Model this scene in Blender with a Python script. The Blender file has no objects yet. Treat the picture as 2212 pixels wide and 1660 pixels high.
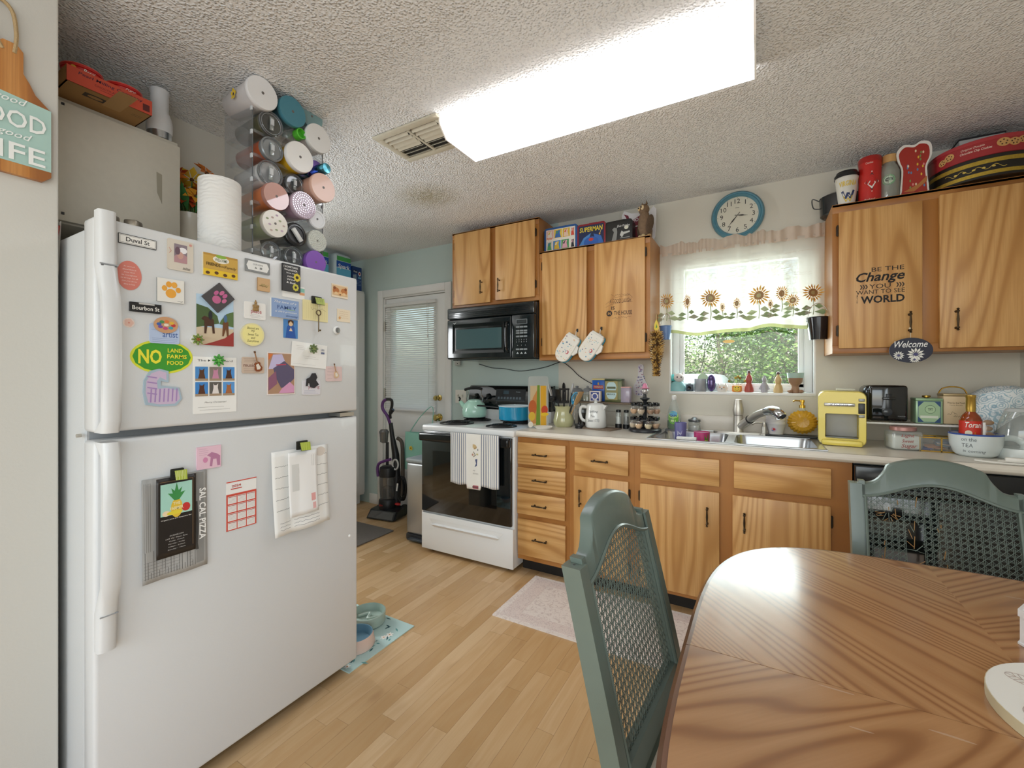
import bpy, bmesh, math, random
from mathutils import Vector, Matrix, Euler
R = math.radians; pi = math.pi
random.seed(7)
scene = bpy.context.scene; col = scene.collection

# ------------------------------------------------------------------ camera, light, exposure
F, CX, HY, CH, YAW = 935.0, 1106.0, 813.0, 1.265, R(29.63)
cd = bpy.data.cameras.new('camera'); cam = bpy.data.objects.new('camera', cd); col.objects.link(cam)
cam.location = (0, 0, CH); cam.rotation_euler = (R(90), 0, YAW)
cd.sensor_width = 36; cd.lens = F / 2212 * 36; cd.shift_y = -(830 - HY) / 2212; cd.clip_start = .02
scene.camera = cam
vs = scene.view_settings
vs.view_transform = 'Standard'; vs.look = 'None'; vs.gamma = 1; vs.use_curve_mapping = False; vs.exposure = 0.28

world = bpy.data.worlds.new('sky'); scene.world = world; world.use_nodes = True
_n = world.node_tree.nodes; _l = world.node_tree.links
_bg = _n['Background']; _sky = _n.new('ShaderNodeTexSky'); _sky.sky_type = 'NISHITA'
_sky.sun_disc = False; _sky.sun_elevation = R(52); _sky.sun_rotation = R(200); _sky.air_density = 1.3; _sky.dust_density = 2.5
_l.new(_sky.outputs[0], _bg.inputs[0]); _bg.inputs[1].default_value = 0.30

def lamp(name, kind, loc, rot, energy, color=(1, 1, 1), sx=1, sy=1, **k):
    d = bpy.data.lights.new(name, kind); d.energy = energy; d.color = color
    if kind == 'AREA': d.shape = 'RECTANGLE'; d.size = sx; d.size_y = sy
    for a, b in k.items(): setattr(d, a, b)
    o = bpy.data.objects.new(name, d); o.location = loc; o.rotation_euler = rot; col.objects.link(o); return o
lamp('sun', 'SUN', (0, 8, 9), (R(38), 0, R(20)), 2.6, (1, .95, .86), angle=R(3))
# added fill lights behind the camera, at assumed dining window and patio door openings
lamp('fill_dining_side', 'AREA', (-.35, -2.32, 1.45), (R(100), 0, 0), 28, (.84, .93, 1), 2.6, 1.6)
lamp('fill_right_side', 'AREA', (1.06, -1.1, 1.15), (R(100), 0, R(90)), 26, (.86, .94, 1), 1.7, 1.9)
lamp('fill_utility_side', 'AREA', (-3.9, 1.55, 1.55), (R(90), 0, R(-90)), 55, (.95, .98, 1), .9, 1.2)  # added fill to brighten the back door area; this wall has no window
lamp('daylight_sink_window', 'AREA', (-.115, 3.40, 1.62), (R(90), 0, R(180)), 14, (.95, 1, .98), .8, .85)
scene.cycles.max_bounces = 8; scene.cycles.diffuse_bounces = 4; scene.cycles.glossy_bounces = 3
scene.cycles.transmission_bounces = 6; scene.cycles.transparent_max_bounces = 12
scene.cycles.caustics_reflective = False; scene.cycles.caustics_refractive = False
scene.cycles.sample_clamp_indirect = 6

# ------------------------------------------------------------------ photo pixels -> places
SY, CY_ = math.sin(YAW), math.cos(YAW)
def ray(px): d = (px - CX) / F; return (-SY + d * CY_, CY_ + d * SY)
def atY(px, py, Y): d = ray(px); Z = Y / d[1]; return Vector((Z * d[0], Y, CH + (HY - py) / F * Z))
def atX(px, py, X): d = ray(px); Z = X / d[0]; return Vector((X, Z * d[1], CH + (HY - py) / F * Z))
def atZ(px, py, z): Z = F * (CH - z) / (py - HY); d = ray(px); return Vector((Z * d[0], Z * d[1], z))
def dep(p): return -p[0] * SY + p[1] * CY_
def xY(px, Y): d = ray(px); return Y * d[0] / d[1]
def yX(px, X): d = ray(px); return X * d[1] / d[0]
def brect(x0, y0, x1, y1, Y):            # photo box on a plane facing the camera side (Y = const): cx, cz, w, h
    c = atY((x0 + x1) / 2, (y0 + y1) / 2, Y); return c.x, c.z, xY(x1, Y) - xY(x0, Y), (y1 - y0) / F * dep(c)
def frect(x0, y0, x1, y1, X):            # photo box on a plane facing +X: cy, cz, w, h
    c = atX((x0 + x1) / 2, (y0 + y1) / 2, X); return c.y, c.z, yX(x1, X) - yX(x0, X), (y1 - y0) / F * dep(c)

# ------------------------------------------------------------------ materials
def lin(c):
    if isinstance(c, str):
        c = [int(c[i:i + 2], 16) / 255 for i in (0, 2, 4)]
        c = [x / 12.92 if x <= .04045 else ((x + .055) / 1.055) ** 2.4 for x in c]
    return (*c[:3], 1)
_mc = {}
def mat(c, rough=.5, metal=0., bump=0., scale=60., coat=0., trans=0., emit=0., var=0., stretch=None):
    key = (c, rough, metal, bump, scale, coat, trans, emit, var, stretch)
    if key in _mc: return _mc[key]
    m = bpy.data.materials.new('paint_' + (c if isinstance(c, str) else 'mix')); m.use_nodes = True
    nt = m.node_tree; p = nt.nodes['Principled BSDF']; I = p.inputs
    I['Base Color'].default_value = lin(c); I['Roughness'].default_value = rough; I['Metallic'].default_value = metal
    I['Coat Weight'].default_value = coat; I['Transmission Weight'].default_value = trans
    if emit: I['Emission Color'].default_value = lin(c); I['Emission Strength'].default_value = emit
    if bump or var:
        tc = nt.nodes.new('ShaderNodeTexCoord'); nz = nt.nodes.new('ShaderNodeTexNoise')
        nz.inputs['Scale'].default_value = scale; nz.inputs['Detail'].default_value = 4
        src = tc.outputs['Object']
        if stretch:
            mp = nt.nodes.new('ShaderNodeMapping'); mp.inputs['Scale'].default_value = stretch
            nt.links.new(src, mp.inputs['Vector']); src = mp.outputs[0]
        nt.links.new(src, nz.inputs['Vector'])
        if bump:
            b = nt.nodes.new('ShaderNodeBump'); b.inputs['Strength'].default_value = bump; b.inputs['Distance'].default_value = .01
            nt.links.new(nz.outputs[0], b.inputs['Height']); nt.links.new(b.outputs[0], I['Normal'])
        if var:
            mx = nt.nodes.new('ShaderNodeMix'); mx.data_type = 'RGBA'
            a = lin(c); mx.inputs['A'].default_value = [x * (1 - var) for x in a[:3]] + [1]
            mx.inputs['B'].default_value = [min(1, x * (1 + var)) for x in a[:3]] + [1]
            nt.links.new(nz.outputs[0], mx.inputs['Factor']); nt.links.new(mx.outputs['Result'], I['Base Color'])
    _mc[key] = m; return m

class NT:
    """small node-graph writer"""
    def __init__(s, name):
        s.m = bpy.data.materials.new(name); s.m.use_nodes = True; s.t = s.m.node_tree
        s.p = s.t.nodes['Principled BSDF']; s.out = s.t.nodes['Material Output']
    def n(s, typ, ins=None, **attr):
        nd = s.t.nodes.new('ShaderNode' + typ)
        for k, v in attr.items(): setattr(nd, k, v)
        for k, v in (ins or {}).items(): s.set(nd.inputs[k], v)
        return nd
    def set(s, sock, v):
        if isinstance(v, bpy.types.NodeSocket): s.t.links.new(v, sock)
        elif isinstance(v, bpy.types.Node): s.t.links.new(v.outputs[0], sock)
        else: sock.default_value = v
    def math(s, op, a, b=0., c=0.):
        return s.n('Math', {0: a, 1: b, 2: c}, operation=op).outputs[0]
    def mix(s, f, a, b, blend='MIX'):
        nd = s.n('Mix', data_type='RGBA', blend_type=blend)
        s.set(nd.inputs[0], f); s.set(nd.inputs[6], a); s.set(nd.inputs[7], b); return nd.outputs[2]
    def ramp(s, f, stops):
        nd = s.n('ValToRGB', {0: f}); e = nd.color_ramp.elements
        while len(e) < len(stops): e.new(.5)
        for i, (p, c) in enumerate(stops): e[i].position = p; e[i].color = lin(c)
        return nd.outputs[0]
    def P(s, **k):
        for a, v in k.items(): s.set(s.p.inputs[a.replace('_', ' ')], v)
        return s.m
    def bump(s, h, strength=.3, dist=.01):
        return s.n('Bump', {'Height': h, 'Strength': strength, 'Distance': dist}).outputs[0]

def wood(name, light, mid, dark, along='z', rings=26, nscale=2.3, st=.13, rough=.42, coat=.15, pore=.35, rand=True):
    g = NT(name); tc = g.n('TexCoord'); v = tc.outputs['Object']
    if rand:
        oi = g.n('ObjectInfo'); off = g.n('VectorMath', {0: v, 1: g.n('CombineXYZ', {0: g.math('MULTIPLY', oi.outputs['Random'], 37.), 1: g.math('MULTIPLY', oi.outputs['Random'], 11.), 2: g.math('MULTIPLY', oi.outputs['Random'], 23.)})}, operation='ADD')
        v = off.outputs[0]
    sc = {'x': (st, 1, 1), 'y': (1, st, 1), 'z': (1, 1, st)}[along]
    mp = g.n('Mapping', {'Vector': v, 'Scale': sc}).outputs[0]
    nz = g.n('TexNoise', {'Vector': mp, 'Scale': nscale, 'Detail': 2.5, 'Roughness': .45}).outputs[0]
    ring = g.math('MULTIPLY_ADD', g.math('SINE', g.math('MULTIPLY', nz, rings * 2 * pi / 4)), .5, .5)
    sp = {'x': (6, 260, 260), 'y': (260, 6, 260), 'z': (260, 260, 6)}[along]
    po = g.n('TexNoise', {'Vector': g.n('Mapping', {'Vector': v, 'Scale': sp}).outputs[0], 'Scale': 1., 'Detail': 3}).outputs[0]
    c = g.ramp(ring, [(0, dark), (.32, mid), (1, light)])
    c = g.mix(g.math('MULTIPLY', g.math('SMOOTH_MIN', g.math('MULTIPLY', g.math('SUBTRACT', .62, po), 4.), 1., .1), pore), c, lin(dark), 'MIX')
    return g.P(Base_Color=c, Roughness=rough, Coat_Weight=coat, Coat_Roughness=.25, Normal=g.bump(po, .08, .003))
OAK = wood('oak_vertical_grain', 'D6A76A', 'CC9B5D', 'B88549', rings=120, nscale=1.7)
OAKH = wood('oak_horizontal_grain', 'D6A76A', 'CC9B5D', 'B88549', 'x', rings=120, nscale=1.7)
FRAMEW = wood('stained_face_frame', 'B1783A', 'A86F32', '9B632A', nscale=1.6, rings=20, pore=.12)
BOARDW = wood('acacia_board', 'C98E4E', 'B97A3A', '93592A', rings=40)

def clear(name, tint='FFFFFF', gloss=.1, alpha=.82, rough=.03):
    """clear glass or plastic: mostly see-through with a glossy fresnel surface"""
    g = NT(name); tr = g.n('BsdfTransparent', {'Color': lin(tint)}); gl = g.n('BsdfGlossy', {'Color': (1, 1, 1, 1), 'Roughness': rough})
    df = g.n('BsdfDiffuse', {'Color': lin(tint)})
    lw = g.n('LayerWeight', {'Blend': .25}); f = g.math('ADD', g.math('MULTIPLY', lw.outputs['Facing'], .22), gloss * .4)
    a = g.n('MixShader', {0: 1 - alpha, 1: tr.outputs[0], 2: df.outputs[0]})
    b = g.n('MixShader', {0: f, 1: a.outputs[0], 2: gl.outputs[0]})
    g.t.links.new(b.outputs[0], g.out.inputs[0]); return g.m
CLEAR = clear('clear_acrylic', 'F4F6F8', .1, .94); PANE = clear('window_glass', 'FBFFFD', .05, 1.0)
GLASS = clear('clear_glass', 'EEF2F0', .15, .8); SMOKE = clear('smoked_plastic', '9A9A98', .12, .75)
CHROME = mat('D8DADC', .12, 1); NICKEL = mat('CFCBC2', .42, .9); STEEL = mat('C4C7CA', .26, 1, bump=.02, scale=4, stretch=(1, 60, 60))
BLACK = mat('121416', .35); GLOSSB = mat('0B1012', .08, coat=.5); WHITE = mat('E9E9E6', .35); GOLD = mat('C9A24A', .22, 1)
BRONZE = mat('4A3D2C', .4, .8); INK = mat('1C1A1A', .7); PAPER = mat('EFEEEA', .75); DARKP = mat('24262A', .45)

# ------------------------------------------------------------------ mesh building
_tx = {}
def textgeo(s, shear=0., bold=0.):
    k = (s, shear, bold)
    if k not in _tx:
        c = bpy.data.curves.new('lettering', 'FONT'); c.body = s; c.size = 1; c.shear = shear; c.offset = bold
        c.resolution_u = 2; c.fill_mode = 'FRONT'
        o = bpy.data.objects.new('lettering', c); me = o.to_mesh()
        vs_ = [tuple(v.co) for v in me.vertices]; fs = [tuple(p.vertices) for p in me.polygons]
        o.to_mesh_clear(); bpy.data.objects.remove(o); bpy.data.curves.remove(c)
        xs = [v[0] for v in vs_] or [0]; ys = [v[1] for v in vs_] or [0]
        x0, y0 = min(xs), min(ys)
        _tx[k] = ([(v[0] - x0, v[1] - y0) for v in vs_], fs, max(xs) - x0, max(ys) - y0)
    return _tx[k]
def circ(rx, rz=None, n=24, a0=0, cx=0, cz=0):
    rz = rz or rx; return [(cx + rx * math.cos(a0 + 2 * pi * i / n), cz + rz * math.sin(a0 + 2 * pi * i / n)) for i in range(n)]
def rrect(w, h, r, n=4, cx=0, cz=0):
    P = []
    for sx, sz, a in ((1, 1, 0), (-1, 1, 90), (-1, -1, 180), (1, -1, 270)):
        for i in range(n + 1):
            t = R(a + 90 * i / n); P.append((cx + sx * (w / 2 - r) + r * math.cos(t), cz + sz * (h / 2 - r) + r * math.sin(t)))
    return P
def spline(pts, n=6, closed=False):
    pts = [Vector(p) for p in pts]; N = len(pts); out = []
    rng = range(N if closed else N - 1)
    for i in rng:
        g = (lambda j: pts[j % N]) if closed else (lambda j: pts[max(0, min(N - 1, j))])
        a, b, c, d = g(i - 1), g(i), g(i + 1), g(i + 2)
        for k in range(n):
            t = k / n
            out.append(.5 * ((2 * b) + (c - a) * t + (2 * a - 5 * b + 4 * c - d) * t * t + (3 * b - a - 3 * c + d) * t ** 3))
    if not closed: out.append(pts[-1])
    return out

class MB:
    def __init__(s, m=None): s.v = []; s.f = []; s.mi = []; s.mats = []; s.cur = m; s.T = None
    def _m(s, m):
        m = m or s.cur or WHITE
        if m not in s.mats: s.mats.append(m)
        return s.mats.index(m)
    def add(s, v, f, m=None):
        o = len(s.v); k = s._m(m)
        if s.T is not None: v = [tuple(s.T @ Vector(p)) for p in v]
        s.v += [tuple(p) for p in v]; s.f += [tuple(i + o for i in q) for q in f]; s.mi += [k] * len(f); return s
    def box(s, c, d, m=None, bev=0, rot=None, seg=2):
        hx, hy, hz = d[0] / 2, d[1] / 2, d[2] / 2
        if bev:
            bm = bmesh.new(); bmesh.ops.create_cube(bm, size=1)
            for v in bm.verts: v.co = (v.co.x * d[0], v.co.y * d[1], v.co.z * d[2])
            bmesh.ops.bevel(bm, geom=list(bm.edges), offset=min(bev, hx * .95, hy * .95, hz * .95), segments=seg, affect='EDGES', profile=.5)
            bm.verts.index_update(); V = [v.co.copy() for v in bm.verts]; Fc = [[v.index for v in f.verts] for f in bm.faces]; bm.free()
        else:
            V = [Vector((x, y, z)) for x in (-hx, hx) for y in (-hy, hy) for z in (-hz, hz)]
            Fc = [(0, 1, 3, 2), (4, 6, 7, 5), (0, 4, 5, 1), (2, 3, 7, 6), (0, 2, 6, 4), (1, 5, 7, 3)]
        if rot is not None:
            r = rot if isinstance(rot, Matrix) else Euler(rot).to_matrix(); V = [r @ v for v in V]
        return s.add([(v.x + c[0], v.y + c[1], v.z + c[2]) for v in V], Fc, m)
    def lathe(s, prof, m=None, c=(0, 0, 0), n=24, rot=None, sq=None, cap=True):
        V = []; Fc = []
        for r, z in prof:
            for i in range(n):
                a = 2 * pi * i / n; x, y = r * math.cos(a), r * math.sin(a)
                if sq: x *= sq[0]; y *= sq[1]
                V.append(Vector((x, y, z)))
        for j in range(len(prof) - 1):
            for i in range(n): k = (i + 1) % n; Fc.append((j * n + i, j * n + k, (j + 1) * n + k, (j + 1) * n + i))
        if cap:
            if prof[0][0] > 1e-5: Fc.append(tuple(range(n - 1, -1, -1)))
            if prof[-1][0] > 1e-5: Fc.append(tuple((len(prof) - 1) * n + i for i in range(n)))
        if rot is not None:
            r = rot if isinstance(rot, Matrix) else Euler(rot).to_matrix(); V = [r @ v for v in V]
        return s.add([(v.x + c[0], v.y + c[1], v.z + c[2]) for v in V], Fc, m)
    def ball(s, c, r, m=None, n=12, rot=None):
        r = r if hasattr(r, '__len__') else (r, r, r); k = max(6, n // 2 + 1)
        M_ = Matrix.Diagonal(Vector(r)); 
        if rot is not None: M_ = Euler(rot).to_matrix() @ M_
        return s.lathe([(math.sin(pi * i / k), -math.cos(pi * i / k)) for i in range(k + 1)], m, c, n, M_, cap=False)
    def tube(s, pts, r, m=None, n=8, closed=False, flat=None, cap=True):
        P = [Vector(p) for p in pts]; N = len(P); V = []; Fc = []; up = None
        for i in range(N):
            if closed: d = P[(i + 1) % N] - P[i - 1]
            else: d = P[min(N - 1, i + 1)] - P[max(0, i - 1)]
            if d.length < 1e-9: d = Vector((0, 0, 1))
            d.normalize()
            if up is None:
                up = Vector((0, 0, 1)) if abs(d.z) < .9 else Vector((0, 1, 0))
            a = d.cross(up)
            if a.length < 1e-6: a = d.cross(Vector((1, 0, 0)))
            a.normalize(); b = a.cross(d).normalized(); up = b
            rr = r[i] if hasattr(r, '__len__') else r
            for k in range(n):
                t = 2 * pi * k / n + pi / n; V.append(P[i] + a * (rr * math.cos(t)) + b * (rr * math.sin(t) * (flat or 1)))
        for i in range(N if closed else N - 1):
            j = (i + 1) % N
            for k in range(n): q = (k + 1) % n; Fc.append((i * n + k, i * n + q, j * n + q, j * n + k))
        if not closed and cap: Fc.append(tuple(range(n - 1, -1, -1))); Fc.append(tuple((N - 1) * n + k for k in range(n)))
        return s.add(V, Fc, m)
    def prism(s, out, y0, y1, m=None, m2=None):
        """outline in (x, z) pulled from y0 (front) to y1"""
        a = sum(out[i][0] * out[(i + 1) % len(out)][1] - out[(i + 1) % len(out)][0] * out[i][1] for i in range(len(out)))
        if a < 0: out = out[::-1]
        n = len(out); V = [(p[0], y0, p[1]) for p in out] + [(p[0], y1, p[1]) for p in out]
        Fs = [(i, n + i, n + (i + 1) % n, (i + 1) % n) for i in range(n)]
        if m2:
            s.add(V, [tuple(range(n))], m); return s.add(V, [tuple(range(2 * n - 1, n - 1, -1))] + Fs, m2)
        return s.add(V, [tuple(range(n)), tuple(range(2 * n - 1, n - 1, -1))] + Fs, m)
    def slab(s, out, z0, z1, m=None):
        """outline in (x, y) pulled from z0 to z1"""
        a = sum(out[i][0] * out[(i + 1) % len(out)][1] - out[(i + 1) % len(out)][0] * out[i][1] for i in range(len(out)))
        if a < 0: out = out[::-1]
        n = len(out); V = [(p[0], p[1], z0) for p in out] + [(p[0], p[1], z1) for p in out]
        return s.add(V, [tuple(range(n - 1, -1, -1)), tuple(range(n, 2 * n))] + [(i, (i + 1) % n, n + (i + 1) % n, n + i) for i in range(n)], m)
    def grid(s, nu, nv, fn, m=None, wrap=False):
        V = [fn(i / nu, j / nv) for j in range(nv + 1) for i in range(nu + 1)]; w = nu + 1
        return s.add(V, [(j * w + i, j * w + i + 1, (j + 1) * w + i + 1, (j + 1) * w + i) for j in range(nv) for i in range(nu)], m)
    def build(s, name, parent=None, loc=None, rotz=0., smooth=40, **tags):
        me = bpy.data.meshes.new(name); me.from_pydata(s.v, [], s.f)
        for q in s.mats: me.materials.append(q)
        if len(s.mats) > 1: me.polygons.foreach_set('material_index', s.mi)
        me.validate(); me.update()
        if smooth: me.shade_smooth(); me.set_sharp_from_angle(angle=R(smooth))
        return link(name, me, parent, loc, rotz, **tags)
def link(name, me, parent=None, loc=None, rotz=0., **tags):
    o = bpy.data.objects.new(name, me); col.objects.link(o)
    if parent: o.parent = parent
    if loc is not None: o.location = loc
    if hasattr(rotz, '__len__'): o.rotation_euler = rotz
    elif rotz: o.rotation_euler = (0, 0, rotz)
    for k, v in tags.items(): o[k] = v
    return o
def thing(name, label, cat, loc=(0, 0, 0), rotz=0., group=None):
    o = link(name, None, None, loc, rotz, label=label, category=cat)
    if group: o['group'] = group
    return o
def tag(o, label, cat, group=None):
    o['label'] = label; o['category'] = cat
    if group: o['group'] = group
    return o
def copy_tree(o, parent=None):
    c = o.copy(); col.objects.link(c); c.parent = parent
    for ch in o.children: copy_tree(ch, c)
    return c

def prints(parent, name, y, items, w=1., h=1., warp=None, step=.00025, label=None):
    """flat print on the face y (facing -y). items in units of w, h; each item one layer higher:
    r(x,z,w,h[,rot]) e(x,z,rx,rz) p(points) t(text,x,z,height[,width,shear,bold]) l(points,thick)"""
    B = MB()
    for i, it in enumerate(items):
        k, a, m = it[0], it[1], it[2]
        m = m if isinstance(m, bpy.types.Material) else mat(m, .6)
        yy = y - step * (1 + (it[3] if len(it) > 3 else min(i, 3))) - min(i, 60) * 1.2e-5
        if k == 'r':
            rot = a[4] if len(a) > 4 else 0; cs, sn = math.cos(rot), math.sin(rot)
            P = [(a[0] * w + (x * cs - z * sn), a[1] * h + (x * sn + z * cs)) for x, z in ((-a[2] * w / 2, -a[3] * h / 2), (a[2] * w / 2, -a[3] * h / 2), (a[2] * w / 2, a[3] * h / 2), (-a[2] * w / 2, a[3] * h / 2))]
            B.add([(x, yy, z) for x, z in P], [(0, 1, 2, 3)], m)
        elif k == 'e':
            P = circ(a[2] * w, a[3] * h, 14, 0, a[0] * w, a[1] * h); B.add([(x, yy, z) for x, z in P], [tuple(range(14))], m)
        elif k == 'p':
            B.add([(x * w, yy, z * h) for x, z in a], [tuple(range(len(a)))], m)
        elif k == 'l':
            th = a[1]; P = [Vector((x * w, z * h)) for x, z in a[0]]
            for p, q in zip(P, P[1:]):
                d = (q - p); 
                if d.length < 1e-7: continue
                d = Vector((-d.y, d.x)).normalized() * th / 2
                B.add([(p.x - d.x, yy, p.y - d.y), (q.x - d.x, yy, q.y - d.y), (q.x + d.x, yy, q.y + d.y), (p.x + d.x, yy, p.y + d.y)], [(0, 1, 2, 3)], m)
        elif k == 't':
            V, Fc, tw, th = textgeo(a[0], a[5] if len(a) > 5 else 0., a[6] if len(a) > 6 else 0.)
            sz = a[3] * h / max(th, 1e-3); sx = (a[4] * w / max(tw, 1e-3)) if len(a) > 4 and a[4] else sz
            B.add([(a[1] * w + (p[0] - tw / 2) * sx, yy, a[2] * h + (p[1] - th / 2) * sz) for p in V], Fc, m)
    if warp: B.v = [warp(*p) for p in B.v]
    o = B.build(name, parent, smooth=0)
    if label: o['label'] = label
    return o
def bend(Rr):                     # wrap a print made at y = 0 round a cylinder of radius Rr about the z axis
    return lambda x, y, z: ((Rr - y) * math.sin(x / Rr), -(Rr - y) * math.cos(x / Rr), z)
def scribble(x, z, w, h, n=5, seed=0):   # small illegible handwriting stroke
    rd = random.Random(seed); return [(x - w / 2 + w * i / (n * 4), z + rd.uniform(-h / 2, h / 2)) for i in range(n * 4 + 1)]
# ------------------------------------------------------------------ the room
YW, CEIL, XR, XA, XL = 3.06, 2.44, 1.11, -2.30, -3.95
def struct(o): o['kind'] = 'structure'; return o
# floor strips
def floor_mat():
    g = NT('laminate_floor'); tc = g.n('TexCoord'); oi = g.n('ObjectInfo'); ge = g.n('NewGeometry')
    rn = g.math('FRACT', g.math('ADD', oi.outputs['Random'], ge.outputs['Random Per Island']))
    off = g.n('CombineXYZ', {0: g.math('MULTIPLY', rn, 31.), 1: g.math('MULTIPLY', rn, 57.), 2: 0.})
    v = g.n('VectorMath', {0: tc.outputs['Object'], 1: off.outputs[0]}, operation='ADD').outputs[0]
    nz = g.n('TexNoise', {'Vector': g.n('Mapping', {'Vector': v, 'Scale': (1, .13, 1)}).outputs[0], 'Scale': 9., 'Detail': 2.}).outputs[0]
    ring = g.math('MULTIPLY_ADD', g.math('SINE', g.math('MULTIPLY', nz, 46.)), .5, .5)
    fi = g.n('TexNoise', {'Vector': g.n('Mapping', {'Vector': v, 'Scale': (180, 6, 1)}).outputs[0], 'Scale': 1., 'Detail': 3.}).outputs[0]
    kn = g.n('TexNoise', {'Vector': g.n('Mapping', {'Vector': v, 'Scale': (10, 3, 1)}).outputs[0], 'Scale': 1.3, 'Detail': 2.}).outputs[0]
    base = g.ramp(rn, [(0, 'BF9C6E'), (.5, 'CDAB7E'), (1, 'D9BB92')])
    c = g.mix(g.math('MULTIPLY', ring, .22), base, lin('B58750'))
    c = g.mix(g.math('MULTIPLY', fi, .28), c, lin('A9793F'))
    c = g.mix(g.math('MULTIPLY', g.math('SMOOTHSTEP', kn, .6, .8) if False else g.math('MAXIMUM', g.math('MULTIPLY', g.math('SUBTRACT', kn, .62), 4.), 0.), .6), c, lin('8E6236'))
    return g.P(Base_Color=c, Roughness=.38, Coat_Weight=.12, Coat_Roughness=.3, Normal=g.bump(fi, .05, .002))
FLOORM = floor_mat()
B = MB(mat('8A6A40', .7)); B.box((-1.42, .35, -.03), (5.1, 5.5, .05))
floor = struct(B.build('floor', smooth=0)); floor['label'] = 'light oak laminate strip floor'
def inview(x, y):
    return (-2.5 < x < -.02 and .75 < y < 2.5 and not (x < -1.52 and y < 1.27)) or (-3.35 < x < -1.5 and 1.25 < y < 3.03)
rest = MB(FLOORM); strips = []; sw = .0665
rd = random.Random(3); x = XL
while x < XR:
    y = -2.4 + rd.uniform(-.5, 0)
    while y < YW:
        L = rd.choice((.42, .52, .61, .7, .83)); y0, y1 = max(y, -2.4), min(y + L, YW)
        if y1 - y0 > .01:
            c = (x + sw / 2, (y0 + y1) / 2); d = (sw - .0006, y1 - y0 - .0008)
            (strips.append((c, d)) if inview(*c) else rest.box((c[0], c[1], -.0025), (d[0], d[1], .005)))
        y += L
    x += sw
strips.sort(key=lambda s: dep((*s[0], 0)))
_me = {}
for i, (c, d) in enumerate(strips):
    if i >= 300: rest.box((c[0], c[1], -.0025), (d[0], d[1], .005)); continue
    k = round(d[1], 3)
    if k not in _me:
        b = MB(FLOORM); b.box((0, 0, -.0025), (d[0], d[1], .005)); o = b.build('floor_strip', floor, (c[0], c[1], 0), smooth=0); _me[k] = o.data
    else: link('floor_strip', _me[k], floor, (c[0], c[1], 0))
rest.build('floor_strip_field', floor, smooth=0, kind='stuff')

# ceiling with popcorn relief and a damp stain
def ceil_mat():
    g = NT('popcorn_ceiling'); v = g.n('TexCoord').outputs['Object']
    vo = g.n('TexVoronoi', {'Vector': v, 'Scale': 120., 'Randomness': 1.}, feature='SMOOTH_F1').outputs['Distance']
    nz = g.n('TexNoise', {'Vector': v, 'Scale': 60., 'Detail': 5., 'Roughness': .6}).outputs[0]
    big = g.n('TexNoise', {'Vector': v, 'Scale': 22., 'Detail': 2.}).outputs[0]
    bl = g.math('POWER', g.math('MAXIMUM', g.math('SUBTRACT', 1., g.math('MULTIPLY', vo, 1.7)), 0.), 1.5)
    h = g.math('ADD', g.math('MULTIPLY', bl, g.math('ADD', .35, big)), g.math('MULTIPLY', nz, .5))
    p = atZ(925, 425, CEIL)
    d = g.n('VectorMath', {0: g.n('VectorMath', {0: v, 1: (p.x, p.y, CEIL)}, operation='SUBTRACT').outputs[0], 1: (1 / .26, 1 / .22, 1)}, operation='MULTIPLY').outputs[0]
    ln = g.n('VectorMath', {0: d}, operation='LENGTH').outputs['Value']
    sp = g.n('TexNoise', {'Vector': v, 'Scale': 34., 'Detail': 4.}).outputs[0]
    st = g.math('MULTIPLY', g.math('MAXIMUM', g.math('SUBTRACT', 1., ln), 0.), g.math('MULTIPLY', sp, 1.5))
    c = g.mix(g.math('MINIMUM', st, .8), lin('F1F1F0'), lin('B3A883'))
    return g.P(Base_Color=c, Roughness=.9, Normal=g.bump(h, .85, .011))
B = MB(ceil_mat()); B.box((-1.42, .35, CEIL + .04), (5.1, 5.5, .08))
struct(B.build('ceiling', smooth=0))

def wall_mat(c, c2=None, xs=0.):
    g = NT('painted_drywall'); v = g.n('TexCoord').outputs['Object']
    nz = g.n('TexNoise', {'Vector': v, 'Scale': 130., 'Detail': 3.}).outputs[0]
    b = lin(c)
    if c2:
        sx = g.n('SeparateXYZ', {0: v}).outputs[0]; b = g.mix(g.math('GREATER_THAN', sx, xs), lin(c), lin(c2))
    return g.P(Base_Color=b, Roughness=.75, Normal=g.bump(nz, .12, .003))
WALLB = wall_mat('BFCFCA', 'DBD7CA', -1.33); WALLC = wall_mat('CFCBC0'); WALLL = wall_mat('C9C6BE'); WALLA = wall_mat('D2CEC3')
TRIMW = mat('EBEBE8', .4, bump=.03, scale=40)
DX0, DX1, DZ = xY(829, YW), xY(963, YW), 2.03           # door opening
WX0, WX1, WZ0, WZ1 = -.521, .292, 1.158, 2.04           # window opening
def bx(B, x0, x1, y0, y1, z0, z1, m=None, **k): return B.box(((x0 + x1) / 2, (y0 + y1) / 2, (z0 + z1) / 2), (x1 - x0, y1 - y0, z1 - z0), m, **k)
B = MB(WALLB); T = .14
bx(B, XL, DX0, YW, YW + T, 0, CEIL); bx(B, DX0, DX1, YW, YW + T, DZ, CEIL); bx(B, DX1, WX0, YW, YW + T, 0, CEIL)
bx(B, WX0, WX1, YW, YW + T, 0, WZ0); bx(B, WX0, WX1, YW, YW + T, WZ1, CEIL); bx(B, WX1, XR, YW, YW + T, 0, CEIL)
struct(B.build('wall_back', smooth=0))
WLX, WLY = -1.70, .4255
B = MB(WALLL); bx(B, -2.42, WLX, -2.4, WLY, 0, CEIL, bev=.004); struct(B.build('wall_left', smooth=0))
B = MB(WALLA); bx(B, -2.42, XA, WLY, 1.37, 0, CEIL); struct(B.build('wall_alcove', smooth=0))
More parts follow.
